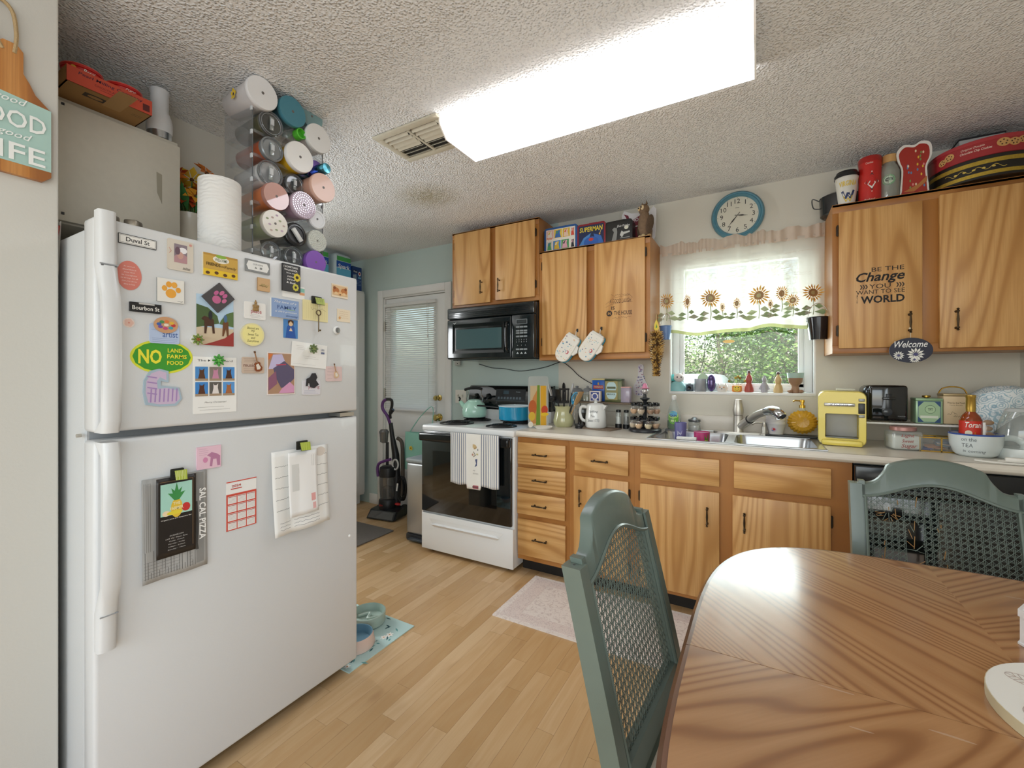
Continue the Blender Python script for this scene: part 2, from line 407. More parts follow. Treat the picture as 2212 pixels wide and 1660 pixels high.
B = MB(WALLC); bx(B, XR, XR + .1, -.2, YW + T, 0, CEIL); bx(B, XR, XR + .1, -2.4, -.2, 2.12, CEIL); bx(B, XR, XR + .1, -2.4, -2., 0, 2.12)
struct(B.build('wall_right', smooth=0))
B = MB(WALLC); bx(B, XL, -1.7, -2.5, -2.4, 0, CEIL); bx(B, -1.7, 1., -2.5, -2.4, 0, .6); bx(B, -1.7, 1., -2.5, -2.4, 2.3, CEIL); bx(B, 1., XR + .1, -2.5, -2.4, 0, CEIL)
struct(B.build('wall_front', smooth=0))
B = MB(wall_mat('BECBC7')); bx(B, XL - .1, XL, -2.4, YW + T, 0, CEIL); struct(B.build('wall_utility', smooth=0))
# baseboards
for n_, (x0, x1, y0, y1) in {'baseboard_back': (-3.37, DX0 - .075, YW - .014, YW), 'baseboard_stove': (DX1 + .075, -2.12, YW - .014, YW), 'baseboard_left': (WLX, WLX + .013, -2.3, WLY)}.items():
    B = MB(TRIMW); bx(B, x0, x1, y0, y1, 0, .1, bev=.004); struct(B.build(n_))
# door with casing
B = MB(TRIMW); cw = .07
for x0, x1, z0, z1 in ((DX0 - cw, DX0, 0, DZ + cw), (DX1, DX1 + cw, 0, DZ + cw), (DX0, DX1, DZ, DZ + cw)):
    bx(B, x0, x1, YW - .018, YW, z0, z1, bev=.006)
bx(B, DX0, DX0 + .012, YW, YW + T, 0, DZ); bx(B, DX1 - .012, DX1, YW, YW + T, 0, DZ); bx(B, DX0, DX1, YW, YW + T, DZ - .012, DZ)
struct(B.build('trim_1'))['label'] = 'white door casing'
door = struct(link('door_1', None)); DW = DX1 - DX0 - .03; dxc = (DX0 + DX1) / 2; DY = YW + .02
DOORM = mat('EDEEEC', .42, bump=.03, scale=30)
gx0, gx1, gz0, gz1 = xY(846, YW), xY(934, YW), atY(890, 880, YW).z, atY(890, 664, YW).z
B = MB(DOORM)
for a in ((dxc - DW / 2, gx0, .012, DZ - .016), (gx1, dxc + DW / 2, .012, DZ - .016), (gx0, gx1, .012, gz0), (gx0, gx1, gz1, DZ - .016)): bx(B, a[0], a[1], DY, DY + .04, a[2], a[3])
B.build('door_slab', door, smooth=0)
B = MB(PANE); bx(B, gx0, gx1, DY + .018, DY + .022, gz0, gz1); B.build('door_pane', door, smooth=0)
for zc, hh in ((.25, .22), (.52, .22), (.79, .2)):
    B = MB(DOORM); bx(B, dxc - DW / 2 + .1, dxc + DW / 2 - .1, DY - .008, DY + .002, zc - hh / 2, zc + hh / 2, bev=.006); B.build('raised_panel', door)
for zc in (1.75, 1.1, .25):
    B = MB(NICKEL); bx(B, DX0 + .006, DX0 + .02, YW - .006, YW + .022, zc - .045, zc + .045); B.lathe([(.006, -.048), (.006, .048)], c=(DX0 + .014, YW - .004, zc), n=8); B.build('hinge', door)
BRASS = mat('C8B471', .2, 1)
for zc, r0 in ((atY(947, 860, YW).z, .024), (atY(945, 902, YW).z, .03)):
    B = MB(BRASS); q = xY(947, YW)
    B.lathe([(r0 * 1.1, 0), (r0 * 1.1, .008), (r0 * .5, .014), (r0 * .5, .03), (r0 * .9, .045), (r0, .06), (r0 * .7, .072), (0, .074)], c=(q, DY, zc), n=16, rot=(R(90), 0, 0)); B.build('door_knob' if r0 > .025 else 'deadbolt', door)
# window
WF = YW + .085
win = struct(link('window_1', None)); VINYL = mat('EDEFF0', .35)
B = MB(TRIMW); bx(B, WX0, WX0 + .008, YW + .002, YW + T, WZ0, WZ1); bx(B, WX1 - .008, WX1, YW + .002, YW + T, WZ0, WZ1); bx(B, WX0, WX1, YW + .002, YW + T, WZ1 - .008, WZ1); B.build('jamb_lining', win)
B = MB(mat('EFEFEC', .4)); bx(B, WX0 + .001, WX1 - .001, YW - .004, YW + T, WZ0 - .012, WZ0 + .006, bev=.003); B.build('window_sill', win)
B = MB(VINYL); fw = .042; x0, x1, z0, z1 = WX0 + .009, WX1 - .009, WZ0 + .008, WZ1 - .009
for a in ((x0, x0 + fw, z0, z1), (x1 - fw, x1, z0, z1), (x0 + fw, x1 - fw, z0, z0 + .03), (x0 + fw, x1 - fw, z1 - fw, z1)):
    bx(B, a[0], a[1], WF, WF + .05, a[2], a[3], bev=.004)
for k in range(3): bx(B, x0 + fw, x1 - fw, WF - .004, WF + .01, z0 + .006 + .009 * k, z0 + .011 + .009 * k)
B.build('window_frame', win)
B = MB(VINYL); s0, s1 = x0 + fw, x1 - fw
for a in ((s0, s0 + .028, z0 + .03, z1 - fw), (s1 - .028, s1, z0 + .03, z1 - fw), (s0, s1, z0 + .03, z0 + .052), (s0, s1, 1.62, 1.65)):
    bx(B, a[0], a[1], WF + .012, WF + .04, a[2], a[3], bev=.003)
B.build('sash', win)
B = MB(PANE); bx(B, s0, s1, WF + .024, WF + .028, z0 + .04, z1 - fw); B.build('pane', win, smooth=0)
# ------------------------------------------------------------------ ceiling fixtures
LX0, LX1, LY0, LY1 = -1.245, -.012, 1.53, 1.865
t = thing('ceiling_light', 'long white fluorescent ceiling light with prismatic wraparound lens', 'light', ((LX0 + LX1) / 2, (LY0 + LY1) / 2, CEIL))
w, d = LX1 - LX0, LY1 - LY0
B = MB(WHITE); B.box((0, 0, -.015), (w - .02, d - .07, .03)); B.build('housing', t)
g = NT('prismatic_lens'); v = g.n('TexCoord').outputs['Object']
ck = g.n('TexVoronoi', {'Vector': v, 'Scale': 140., 'Randomness': 0.}).outputs['Distance']
LENS = g.P(Base_Color=lin('F2EADF'), Roughness=.35, Emission_Color=lin('F1F6FF'), Emission_Strength=5.9, Normal=g.bump(ck, .5, .004))
g = NT('prismatic_lens_side'); LENSS = g.P(Base_Color=lin('F2EADF'), Roughness=.3, Emission_Color=lin('FBF4EE'), Emission_Strength=.85)
out = [(-d / 2, -.03), (-d / 2 + .008, -.045), (-d / 2 + .05, -.088), (d / 2 - .05, -.088), (d / 2 - .008, -.045), (d / 2, -.03)]
B = MB(LENS); n = len(out)
V = [(sx * w / 2, y, z) for sx in (-1, 1) for y, z in out]
B.add(V, [(2, 8, 9, 3)], LENS); B.add(V, [(0, 6, 7, 1), (1, 7, 8, 2), (3, 9, 10, 4), (4, 10, 11, 5)], LENSS)
B.build('lens', t, smooth=0)
for sx in (-1, 1):
    B = MB(mat('F3ECE4', .3)); B.T = Matrix.Rotation(R(90), 4, 'Z'); B.prism([(y, z) for y, z in out] + [(d / 2, -.001), (-d / 2, -.001)], -sx * w / 2, -sx * (w / 2 + .006)); B.build('end_cap', t)

c = [atZ(*p, CEIL - .012) for p in ((822, 285), (905, 347), (1000, 320), (898, 248))]
vx0, vx1, vy0, vy1 = -2.16, -1.80, 1.62, 1.86
vc = sum(c, Vector()) / 4
vw, vd = .40, .27
t = thing('ceiling_vent', 'cream metal ceiling air register with louvred slats and grime', 'vent', (vc.x, vc.y + .01, CEIL))
VENTM = mat('CFC8B4', .45, var=.12, scale=30)
B = MB(VENTM)
for x0, x1, y0, y1 in ((-vw / 2, vw / 2, -vd / 2, -vd / 2 + .035), (-vw / 2, vw / 2, vd / 2 - .035, vd / 2), (-vw / 2, -vw / 2 + .035, -vd / 2 + .035, vd / 2 - .035), (vw / 2 - .035, vw / 2, -vd / 2 + .035, vd / 2 - .035)):
    bx(B, x0, x1, y0, y1, -.012, -.001, bev=.003)
bx(B, -.006, .006, -vd / 2 + .03, vd / 2 - .03, -.012, -.004); B.build('frame', t)
B = MB(mat('2E2A24', .8)); bx(B, -vw / 2 + .03, vw / 2 - .03, -vd / 2 + .03, vd / 2 - .03, -.004, -.0005); B.build('duct_opening', t)
for half in (-1, 1):
    for k in range(7):
        B = MB(VENTM); wide = k in (2, 3)
        B.box((half * (vw / 4 - .012), -vd / 2 + .05 + k * (vd - .1) / 6, -.009), (vw / 2 - .05, .034 if wide else .019, .0015), rot=(R(-20 if wide else (52 if k > 3 else -52)), 0, 0)); B.build('slat', t)

# ------------------------------------------------------------------ refrigerator
XF, FY0, FY1, FZ = -1.50, .440, 1.292, 1.685
FW = mat('D6D7D7', .32, bump=.05, scale=260, coat=.2); FWS = mat('C6C8C8', .4, bump=.05, scale=260); FGAP = mat('8F9295', .6)
fr = thing('refrigerator', 'white top-freezer refrigerator covered in magnets and papers', 'refrigerator', (XF - .4, (FY0 + FY1) / 2, 0))
fo = Vector(fr.location); fyc = fo.y; wid = FY1 - FY0
def L(x0, x1, y0, y1, z0, z1): return (x0 - fo.x, x1 - fo.x, y0 - fyc, y1 - fyc, z0, z1)
B = MB(FWS); bx(B, *L(-2.22, -1.585, FY0 + .004, FY1 - .004, .03, FZ - .02), bev=.012); B.build('cabinet_body', fr)
B = MB(FGAP); bx(B, *L(-1.587, -1.572, FY0 + .012, FY1 - .012, .06, FZ - .03)); B.build('door_gasket', fr)
B = MB(mat('3A3B3D', .6)); bx(B, *L(-2.1, -1.56, FY0 + .02, FY1 - .02, .012, .075)); B.build('base_grille', fr)
ZS0, ZS1 = 1.094, 1.116
B = MB(FW); bx(B, *L(-1.573, XF, FY0, FY1, ZS1, FZ), bev=.010, seg=3); fdoor = B.build('freezer_door', fr)
B = MB(FW); bx(B, *L(-1.573, XF, FY0, FY1, .05, ZS0), bev=.010, seg=3); rdoor = B.build('refrigerator_door', fr)
def handle(door, prof, ztop, zbot, seam):
    # prof: (z, outward) list; handle bar with grip bow
    B = MB(FW); hw = .037; yc = FY0 + .019 - fyc; X0 = XF - fo.x
    pts = []
    V = []; Fc = []
    for i, (z, o, th) in enumerate(prof):
        yo = yc; th = abs(th)
        ring = [(X0 + o - th, -hw / 2), (X0 + o - th * .2, -hw / 2), (X0 + o, -hw / 2 + .008), (X0 + o, hw / 2 - .008), (X0 + o - th * .2, hw / 2), (X0 + o - th, hw / 2)]
        V += [(p[0], yo + p[1], z) for p in ring]
    m = 6
    for i in range(len(prof) - 1):
        for k in range(m): q = (k + 1) % m; Fc.append((i * m + k, i * m + q, (i + 1) * m + q, (i + 1) * m + k))
    Fc += [tuple(range(m)), tuple((len(prof) - 1) * m + k for k in range(m - 1, -1, -1))]
    B.add(V, Fc); h = B.build('handle', door, smooth=55)
    B = MB(mat('9A9C9E', .4)); B.box((X0 + prof[seam][1], yc, prof[seam][0]), (.003, hw, .003)); B.build('trim_line', h)
    return h
handle(fdoor, [(FZ + .012, .03, .03), (1.60, .034, .034), (1.555, .038, .038), (1.52, .044, .028), (1.47, .058, .02), (1.40, .064, .018), (1.25, .064, .018), (1.15, .062, .02), (1.118, .055, .055)], 0, 0, 2)
handle(rdoor, [(ZS0 + .0, .055, .055), (1.06, .062, .02), (.95, .064, .018), (.80, .064, .018), (.72, .058, .02), (.68, .046, -.028), (.645, .038, -.038), (.60, .034, -.034), (.548, .03, -.03)], 0, 0, 6)
B = MB(mat('6E7072', .4)); yy = FY0 + .019 - fyc
B.box((XF - fo.x + .0375, yy, 1.553), (.002, .032, .006)); B.build('brand_strip', fr)
B = MB(NICKEL); bx(B, *L(-1.57, -1.50, FY1 - .09, FY1 - .02, ZS0 + .003, ZS1 - .004)); B.lathe([(.006, 0), (.006, .018)], c=(-1.52 - fo.x, FY1 - .03 - fyc, ZS0 + .002), n=8); B.build('hinge', fr)
B = MB(NICKEL); B.lathe([(.005, 0), (.005, .01)], c=(-1.585 - fo.x, FY0 - fyc, 1.105), rot=(R(90), 0, 0), n=8); B.build('screw', fr)
B = MB(mat('F5F5F2', .4)); B.ball((XF - fo.x, yX(755, XF) - fyc, atX(755, 1158, XF).z), (.004, .006, .006), n=8); B.build('rubber_bumper', fr)

# cabinet above it
CW = mat('D9D2C2', .5, bump=.05, scale=50, var=.04)
OX, OY0, OY1, OZ0, OZ1 = -2.04, .50, .862, 1.785, 2.215
t = thing('wall_cabinet', 'cream painted cabinet above the refrigerator with slot pull', 'cabinet', ((OX + XA) / 2, (OY0 + OY1) / 2, OZ0))
ox, oy = t.location.x, t.location.y
B = MB(CW); bx(B, XA - ox + .002, OX - .02 - ox, OY0 - oy, OY1 - oy, 0, OZ1 - OZ0, bev=.003); B.build('body', t)
B = MB(CW); bx(B, OX - .02 - ox, OX - ox, OY0 - oy, OY1 - oy, .006, OZ1 - OZ0 - .02, bev=.003); dr = B.build('door', t)
bp = atX(346, 407, OX)
B = MB(mat('A79F8C', .6)); B.T = Matrix.Rotation(R(90), 4, 'Z'); B.prism([(bp.y - oy + a, bp.z - OZ0 + b) for a, b in ((.006, -.06), (.006, .055), (-.012, .06), (-.010, -.02))], -(OX - ox) - .001, -(OX - ox) + .004); B.build('finger_slot', dr)
for zz in (.03, .4):
    B = MB(DARKP); B.box((OX - ox, OY0 + .02 - oy, zz), (.004, .008, .008)); B.build('hinge_pin', dr)

# tall utility cabinet by the door
PX, PY1 = -3.37, 3.0
t = thing('pantry_cabinet', 'tall white raised-panel pantry cabinet beside the back door', 'cabinet', (PX - .28, 2.35, 0))
PW = mat('E0E0DD', .42, bump=.02, scale=20)
B = MB(PW); bx(B, -.28, .262, -.65, PY1 - 2.35, .1, 2.1, bev=.004); bx(B, -.28, .2, -.65, PY1 - 2.35, 0, .1); B.build('body', t)
for y0 in (-.64, .01):
    for z0, z1 in ((.12, 2.08),):
        B = MB(PW); bx(B, .262, .282, y0, y0 + .63, z0, z1, bev=.006); dd = B.build('door', t)
        B = MB(PW); B.T = Matrix.Rotation(R(90), 4, 'Z')
        B.prism(rrect(.47, .84, .01, cx=y0 + .315, cz=z0 + .53), -.288, -.28); B.prism([(y0 + .08, 1.16), (y0 + .55, 1.16)] + [(y0 + .315 + .235 * math.cos(a), 1.85 + .1 * math.sin(a)) for a in [pi * k / 10 for k in range(11)]], -.288, -.28); B.build('raised_panel', dd, smooth=30)
B = MB(NICKEL); B.tube([(.283, .2, 2.105), (.295, .2, 2.102), (.297, .2, 2.06), (.31, .2, 2.035)], .004, n=6); B.build('over_door_hook', t)

# ------------------------------------------------------------------ wall cabinets
UY = YW - .32; DTH = .019
def pull(parent, loc, vertical=True, m=BRONZE):
    B = MB(m); prof = [(0, -.052), (.0042, -.05), (.006, -.047), (.003, -.043), (.0062, -.039), (.0062, -.036), (.0032, -.032), (.0042, -.015), (.0052, 0), (.0042, .015), (.0032, .032), (.0062, .036), (.0062, .039), (.003, .043), (.006, .047), (.0042, .05), (0, .052)]
    rot = None if vertical else (0, R(90), 0)
    B.lathe(prof, c=(loc[0], loc[1] - .024, loc[2]), n=8, rot=rot, cap=False)
    for s in (-1, 1):
        q = (loc[0], loc[1], loc[2] + s * .0375) if vertical else (loc[0] + s * .0375, loc[1], loc[2])
        B.lathe([(.006, 0), (.003, .006), (.003, .024)], c=q, n=8, rot=(R(90), 0, 0))
    return B.build('pull_handle', parent)
def hinge(parent, x, y, z):
    B = MB(mat('3B3128', .45, .7)); B.box((x, y - .003, z), (.012, .006, .05), bev=.002); B.lathe([(.0035, -.028), (.0035, .028)], c=(x, y - .008, z), n=6); return B.build('hinge', parent)
def upper(label, x0, x1, z0, z1, doors, mh=True):
    t = thing('wall_cabinet', label, 'cabinet', ((x0 + x1) / 2, UY, z0)); xo = t.location.x; h = z1 - z0
    B = MB(FRAMEW); bx(B, x0 - xo, x1 - xo, .018, YW - UY - .001, .012, h - .012); B.build('carcass', t)
    B = MB(FRAMEW); e = [x0] + [v for dd in doors for v in dd[:2]] + [x1]
    bx(B, x0 - xo, x1 - xo, 0, .018, h - .045, h, bev=.002); bx(B, x0 - xo, x1 - xo, 0, .018, 0, .04, bev=.002)
    cols = [(x0, x0 + .035), (x1 - .035, x1)] + [(doors[i][1] - .012, doors[i + 1][0] + .012) for i in range(len(doors) - 1)]
    for a, b in cols: bx(B, a - xo, b - xo, 0, .018, .04, h - .045, bev=.001)
    B.build('face_frame', t)
    B = MB(FRAMEW); bx(B, x0 - xo, x1 - xo, 0, YW - UY - .001, h - .012, h + .0005); B.build('top_panel', t); B = MB(FRAMEW); bx(B, x0 - xo, x1 - xo, .018, YW - UY - .001, 0, .012); B.build('bottom_panel', t)
    for a, b, za, zb, hx, hz, hs in doors:
        B = MB(OAK); bx(B, -(b - a) / 2, (b - a) / 2, -DTH, 0, -(zb - za) / 2, (zb - za) / 2, bev=.003)
        dd = B.build('door', t, ((a + b) / 2 - xo, -.001, (za + zb) / 2 - z0))
        if hx is not None: pull(dd, (hx - (a + b) / 2, -DTH, hz - (za + zb) / 2))
        if hs:
            for k in (-1, 1): hinge(dd, hs * ((b - a) / 2 + .004), -.004, k * ((zb - za) / 2 - .09))
    return t
Yd = UY - DTH
def udoor(p0, p1, yt, yb, hp=None, hs=0):      # photo columns, top/bottom at the door's middle column
    m = (p0 + p1) / 2; q = atY(hp[0], hp[1], Yd) if hp else None
    return (xY(p0, Yd), xY(p1, Yd), atY(m, yb, Yd).z, atY(m, yt, Yd).z, q.x if q else None, q.z if q else None, hs)
UA = (-2.10, -1.340); UB = (-1.338, -.578); UC = (.33, XR - .003)
cabA = upper('oak wall cabinet with two short doors above the microwave', *UA, 1.80, 2.385, [udoor(981, 1058, 500, 657, (1041, 621), -1), udoor(1070, 1155, 482, 645, (1079, 617), 1)])
cabB = upper('oak wall cabinet between microwave and window, with oven mitts hung on its doors', *UB, 1.375, 2.135, [udoor(1171, 1267, 540, 766, None, -1), udoor(1284, 1393, 520, 762, None, 1)])
cabC = upper('oak wall cabinet with black script lettering above the toaster', *UC, 1.38, 2.14, [udoor(1812, 1993, 446, 751, (1964, 697), -1), (xY(2030, Yd), 1.08, 1.395, 2.105, atY(2065, 691, Yd).x, atY(2065, 691, Yd).z, 0)])

# ------------------------------------------------------------------ base cabinets
BY = 2.455; Yb = BY - DTH; BZ0 = .088; CT = .914; CZ0 = .876
def base(label, x0, x1, fronts, toe=True):
    """fronts: kind, x0, x1, z0, z1, handle(None|'h'|(x,z)), hinge side"""
    t = thing('base_cabinet', label, 'cabinet', ((x0 + x1) / 2, BY, 0)); xo = t.location.x
    B = MB(FRAMEW); bx(B, x0 - xo, x1 - xo, .02, YW - BY - .002, BZ0, CZ0 - .2); bx(B, x0 - xo, x0 + .02 - xo, .02, YW - BY - .002, CZ0 - .2, CZ0 - .001); bx(B, x1 - .02 - xo, x1 - xo, .02, YW - BY - .002, CZ0 - .2, CZ0 - .001); B.build('carcass', t)
    B = MB(FRAMEW); bx(B, x0 - xo, x1 - xo, 0, .02, BZ0, CZ0 - .001); B.build('face_frame', t)
    B = MB(mat('17130F', .6)); bx(B, x0 - xo, x1 - xo, .07, .09, 0, BZ0); B.build('toe_kick', t)
    for kind, a, b, za, zb, hd, hs in fronts:
        B = MB(OAK if kind == 'door' else OAKH); bx(B, -(b - a) / 2, (b - a) / 2, -DTH, 0, -(zb - za) / 2, (zb - za) / 2, bev=.003)
        f = B.build('door' if kind == 'door' else ('drawer' if hd else 'false_drawer_front'), t, ((a + b) / 2 - xo, -.0005, (za + zb) / 2))
        if hd == 'h': pull(f, (0, -DTH, 0), False)
        elif hd: pull(f, (hd[0] - (a + b) / 2, -DTH, hd[1] - (za + zb) / 2))
        if hs:
            for k in (-1, 1): hinge(f, hs * ((b - a) / 2 + .004), -.004, k * ((zb - za) / 2 - .07))
    return t
def bf(kind, p0, p1, yt, yb, hd=None, hs=0, zb=None):
    m = (p0 + p1) / 2
    if hd and hd != 'h': q = atY(hd[0], hd[1], Yb); hd = (q.x, q.z)
    return (kind, xY(p0, Yb), xY(p1, Yb), zb if zb else atY(m, yb, Yb).z, atY(m, yt, Yb).z, hd, hs)
ZB = .112
xa, xb, xc, xd = -1.352, xY(1230, BY), xY(1370, BY), xY(1841, BY)
base('oak base cabinet with a stack of four drawers beside the stove', xa, xb, [bf('drawer', 1118, 1221, 960, 1008, 'h'), bf('drawer', 1118, 1221, 1015, 1064, 'h'), bf('drawer', 1117, 1220, 1071, 1118, 'h'), bf('drawer', 1118, 1221, 1129, 1209, 'h')])
base('narrow oak base cabinet with one drawer above one door', xb + .0005, xc, [bf('drawer', 1241, 1357, 971, 1023, 'h'), bf('door', 1239, 1357, 1035, 0, (1254, 1075), 1, ZB)])
base('wide oak sink cabinet with two doors under false drawer fronts', xc + .0005, xd, [bf('false', 1383, 1554, 987, 1043), bf('false', 1585, 1796, 1005, 1067), bf('door', 1382, 1554, 1055, 0, (1528, 1115), -1, ZB), bf('door', 1582, 1795, 1083, 0, (1608, 1128), 1, ZB)])
# dishwasher
dx0, dx1 = xd + .004, XR - .004
t = thing('dishwasher', 'black built-in dishwasher under the counter behind the green chair', 'dishwasher', ((dx0 + dx1) / 2, BY, 0)); w = dx1 - dx0
B = MB(GLOSSB); bx(B, -w / 2, w / 2, .0, .58, .1, CZ0 - .002); B.build('body', t)
B = MB(GLOSSB); bx(B, -w / 2, w / 2, -.03, -.001, .12, .745, bev=.006); dd = B.build('door', t)
B = MB(mat('16181A', .2)); bx(B, -w / 2, w / 2, -.035, -.001, .755, CZ0 - .006, bev=.008); cp = B.build('control_panel', t)
B = MB(BLACK); bx(B, -w / 2 + .02, w / 2 - .02, -.052, -.036, .765, .785, bev=.006); B.build('handle', cp)
B = MB(BLACK); bx(B, -w / 2, w / 2, .07, .09, 0, .1); B.build('toe_kick', t)

# worktop with sink cut-outs
LAM = mat('DFD8CB', .35, var=.03, scale=180, coat=.1)
SX0, SX1, SY0, SY1 = -.543, .281, 2.478, 3.005
HX0, HX1, HYa, HYb = SX0 + .02, SX1 - .02, SY0 + .02, SY1 - .09
cx0, cx1, cy0 = -1.352, XR - .001, 2.425
t = thing('worktop', 'cream laminate worktop running from stove to wall with backsplash lip', 'worktop', (0, 0, CZ0))
B = MB(LAM); h = CT - CZ0
for a in ((cx0, HX0, cy0 + .018, YW - .002), (HX1, cx1, cy0 + .018, YW - .002), (HX0, HX1, cy0 + .018, HYa), (HX0, HX1, HYb, YW - .002)): bx(B, *a, 0, h)
B.tube([(cx0, cy0 + .019, h / 2), (cx1, cy0 + .019, h / 2)], h / 2 / math.cos(pi / 12), n=12); B.build('counter_slab', t, smooth=30)
B = MB(LAM); bx(B, cx0, cx1, YW - .022, YW - .002, h, h + .1, bev=.004); B.build('backsplash', t)
# sink
t = thing('kitchen_sink', 'double bowl stainless steel sink set into the worktop', 'sink', ((SX0 + SX1) / 2, (SY0 + SY1) / 2, CT)); sx, sy = t.location.x, t.location.y
B = MB(STEEL); xm = -.131; bw = .02
for a in ((SX0, HX0 + .012, SY0, SY1), (HX1 - .012, SX1, SY0, SY1), (HX0 + .012, HX1 - .012, SY0, HYa + .012), (HX0 + .012, HX1 - .012, HYb - .012, SY1), (xm - bw, xm + bw, HYa + .012, HYb - .012)):
    bx(B, a[0] - sx, a[1] - sx, a[2] - sy, a[3] - sy, .0005, .005)
rim = [(x - sx, y - sy, .004) for x, y in ((SX0, SY0), (SX1, SY0), (SX1, SY1), (SX0, SY1))]; B.tube(rim, .004, n=6, closed=True); B.build('rim', t, smooth=30)
for a, b in ((HX0 + .012, xm - bw), (xm + bw, HX1 - .012)):
    B = MB(STEEL); w_, d_ = b - a, HYb - HYa - .024; rings = []
    for ins, z, r in ((0, .004, .05), (.004, -.01, .05), (.012, -.10, .055), (.02, -.14, .06), (.05, -.155, .07)):
        rings.append([(p[0], p[1], z) for p in rrect(w_ - 2 * ins, d_ - 2 * ins, r)])
    n = len(rings[0]); V = [p for rg in rings for p in rg]
    Fc = [(j * n + i, j * n + (i + 1) % n, (j + 1) * n + (i + 1) % n, (j + 1) * n + i) for j in range(len(rings) - 1) for i in range(n)] + [tuple((len(rings) - 1) * n + i for i in range(n))]
    q = [p for p in rrect(w_, d_, .05)]; m = len(q); cor = [(w_ / 2, d_ / 2), (-w_ / 2, d_ / 2), (-w_ / 2, -d_ / 2), (w_ / 2, -d_ / 2)]
    B.add(V, Fc)
    for k in range(4):
        seg = q[k * 5:(k + 1) * 5]; B.add([(x, y, .0045) for x, y in seg] + [(*cor[k], .0045)], [tuple(range(6))])
    bo = B.build('bowl', t, ((a + b) / 2 - sx, (HYa + HYb) / 2 - sy, 0), smooth=50)
    B = MB(CHROME); B.lathe([(.042, -.154), (.04, -.151), (.015, -.153), (0, -.153)], n=16, cap=False); B.build('drain', bo)
# ------------------------------------------------------------------ stove
SXa, SXb, SF = -2.115, -1.356, 2.405
t = stove = thing('electric_stove', 'white electric stove with black glass oven door and coil burners', 'stove', ((SXa + SXb) / 2, SF, 0)); w = SXb - SXa; SD = YW - SF - .004
ENA = mat('E8E8E6', .22, coat=.3)
B = MB(ENA); bx(B, -w / 2, w / 2, .012, SD, .03, .885, bev=.004); B.build('body', t)
for sx_ in (-.32, .32):
    B = MB(BLACK); B.lathe([(.018, 0), (.018, .031)], c=(sx_, .06, 0), n=10); B.build('foot', t)
B = MB(ENA); bx(B, -w / 2 - .002, w / 2 + .002, -.002, SD - .07, .872, .914, bev=.009, seg=3); B.build('cooktop', t)
B = MB(GLOSSB); bx(B, -w / 2 + .004, w / 2 - .012, -.012, .012, .298, .866, bev=.006); od = B.build('oven_door', t)
B = MB(mat('101214', .12)); bx(B, -w / 2 + .004, w / 2 - .012, -.05, -.014, .805, .866, bev=.014, seg=3); B.build('door_handle', od)
B = MB(mat('05080A', .04, coat=.6)); bx(B, -.27, .26, -.0135, -.0115, .40, .74); B.build('oven_window', od)
B = MB(mat('D9D9D7', .3)); bx(B, -w / 2 + .002, -w / 2 + .014, -.008, .012, .286, .30); B.build('drawer_clip', t)
B = MB(ENA); bx(B, -w / 2, w / 2, -.008, .012, .028, .284, bev=.005); dw = B.build('storage_drawer', t)
B = MB(ENA); V = [(-.27, -.0085, .232), (.27, -.0085, .232), (.31, -.0085, .2), (-.31, -.0085, .2), (-.25, -.001, .222), (.25, -.001, .222), (.25, -.001, .218), (-.25, -.001, .218), (-.3, -.02, .205), (.3, -.02, .205)]
B.add([(-.31, -.009, .25), (.31, -.009, .25), (.25, -.009, .222), (-.25, -.009, .222), (-.29, -.022, .214), (.29, -.022, .214), (.26, -.0085, .196), (-.26, -.0085, .196)], [(0, 1, 2, 3), (3, 2, 5, 4), (4, 5, 6, 7), (0, 3, 4, 7), (1, 6, 5, 2)], ENA); B.build('finger_ledge', dw, smooth=0)
B = MB(ENA); bx(B, -w / 2, w / 2, SD - .075, SD, .90, 1.0, bev=.006); bg = B.build('backguard', t)
B = MB(GLOSSB); prof = [(SD - .075, .995), (SD - .085, 1.01), (SD - .055, 1.17), (SD - .045, 1.185), (SD, 1.19), (SD, .995)]
n = len(prof); B.add([(sx_ * w / 2, *p) for sx_ in (-1, 1) for p in prof], [tuple(range(n - 1, -1, -1)), tuple(range(n, 2 * n))] + [(i, (i + 1) % n, n + (i + 1) % n, n + i) for i in range(n)]); B.build('control_panel', bg)
def cpan(x, z): return (x, SD - .085 + (z - 1.01) * .03 / .16)
for x_ in (-.30, -.18, .3):
    z_ = 1.10; B = MB(GLOSSB); q = cpan(x_, z_)
    B.lathe([(.024, 0), (.022, .006), (.018, .02), (0, .021)], c=(q[0], q[1], z_), n=14, rot=(R(79), 0, 0)); B.box((x_, q[1] - .02, z_), (.008, .014, .036), bev=.002); B.build('burner_knob', bg)
its = [('r', (.02, 1.115, .27, .09), '1B2226', 0), ('r', (.02, 1.12, .26, .075), '101417', 1), ('r', (-.02, 1.135, .05, .028), '2E4550', 2), ('t', ('WHIRLPOOL', .115, 1.04, .01, .06), 'C9CDD0', 2), ('e', (.07, 1.04, .006, .006), 'C9CDD0', 2), ('t', ('Precise', .09, 1.14, .009), '9FA9AD', 2), ('r', (.02, 1.068, .27, .002), '59646A', 1)]
for k in range(8): its.append(('r', (-.085 + .028 * k, 1.09, .018, .018), '56636A', 2))
prints(bg, 'control_markings', 0, its, warp=lambda x, y, z: (x, SD - .087 + (z - 1.01) * .03 / .16 + y, z))
def burner(x, y, r):
    B = MB(mat('1A1A1B', .5)); B.lathe([(r + .028, .0005), (r + .026, .006), (r + .008, .004), (r, -.002), (0, -.004)], c=(x, y, .9145), n=28, cap=False); bb = B.build('drip_pan', t)
    B = MB(mat('232323', .55, .4)); pts = [(x + (r - .006) * (1 - .78 * k / 72) * math.cos(k * 2 * pi / 18), y + (r - .006) * (1 - .78 * k / 72) * math.sin(k * 2 * pi / 18), .9235) for k in range(73)]
    B.tube(pts, .0055, n=6); B.build('coil', bb)
bx0 = t.location.x
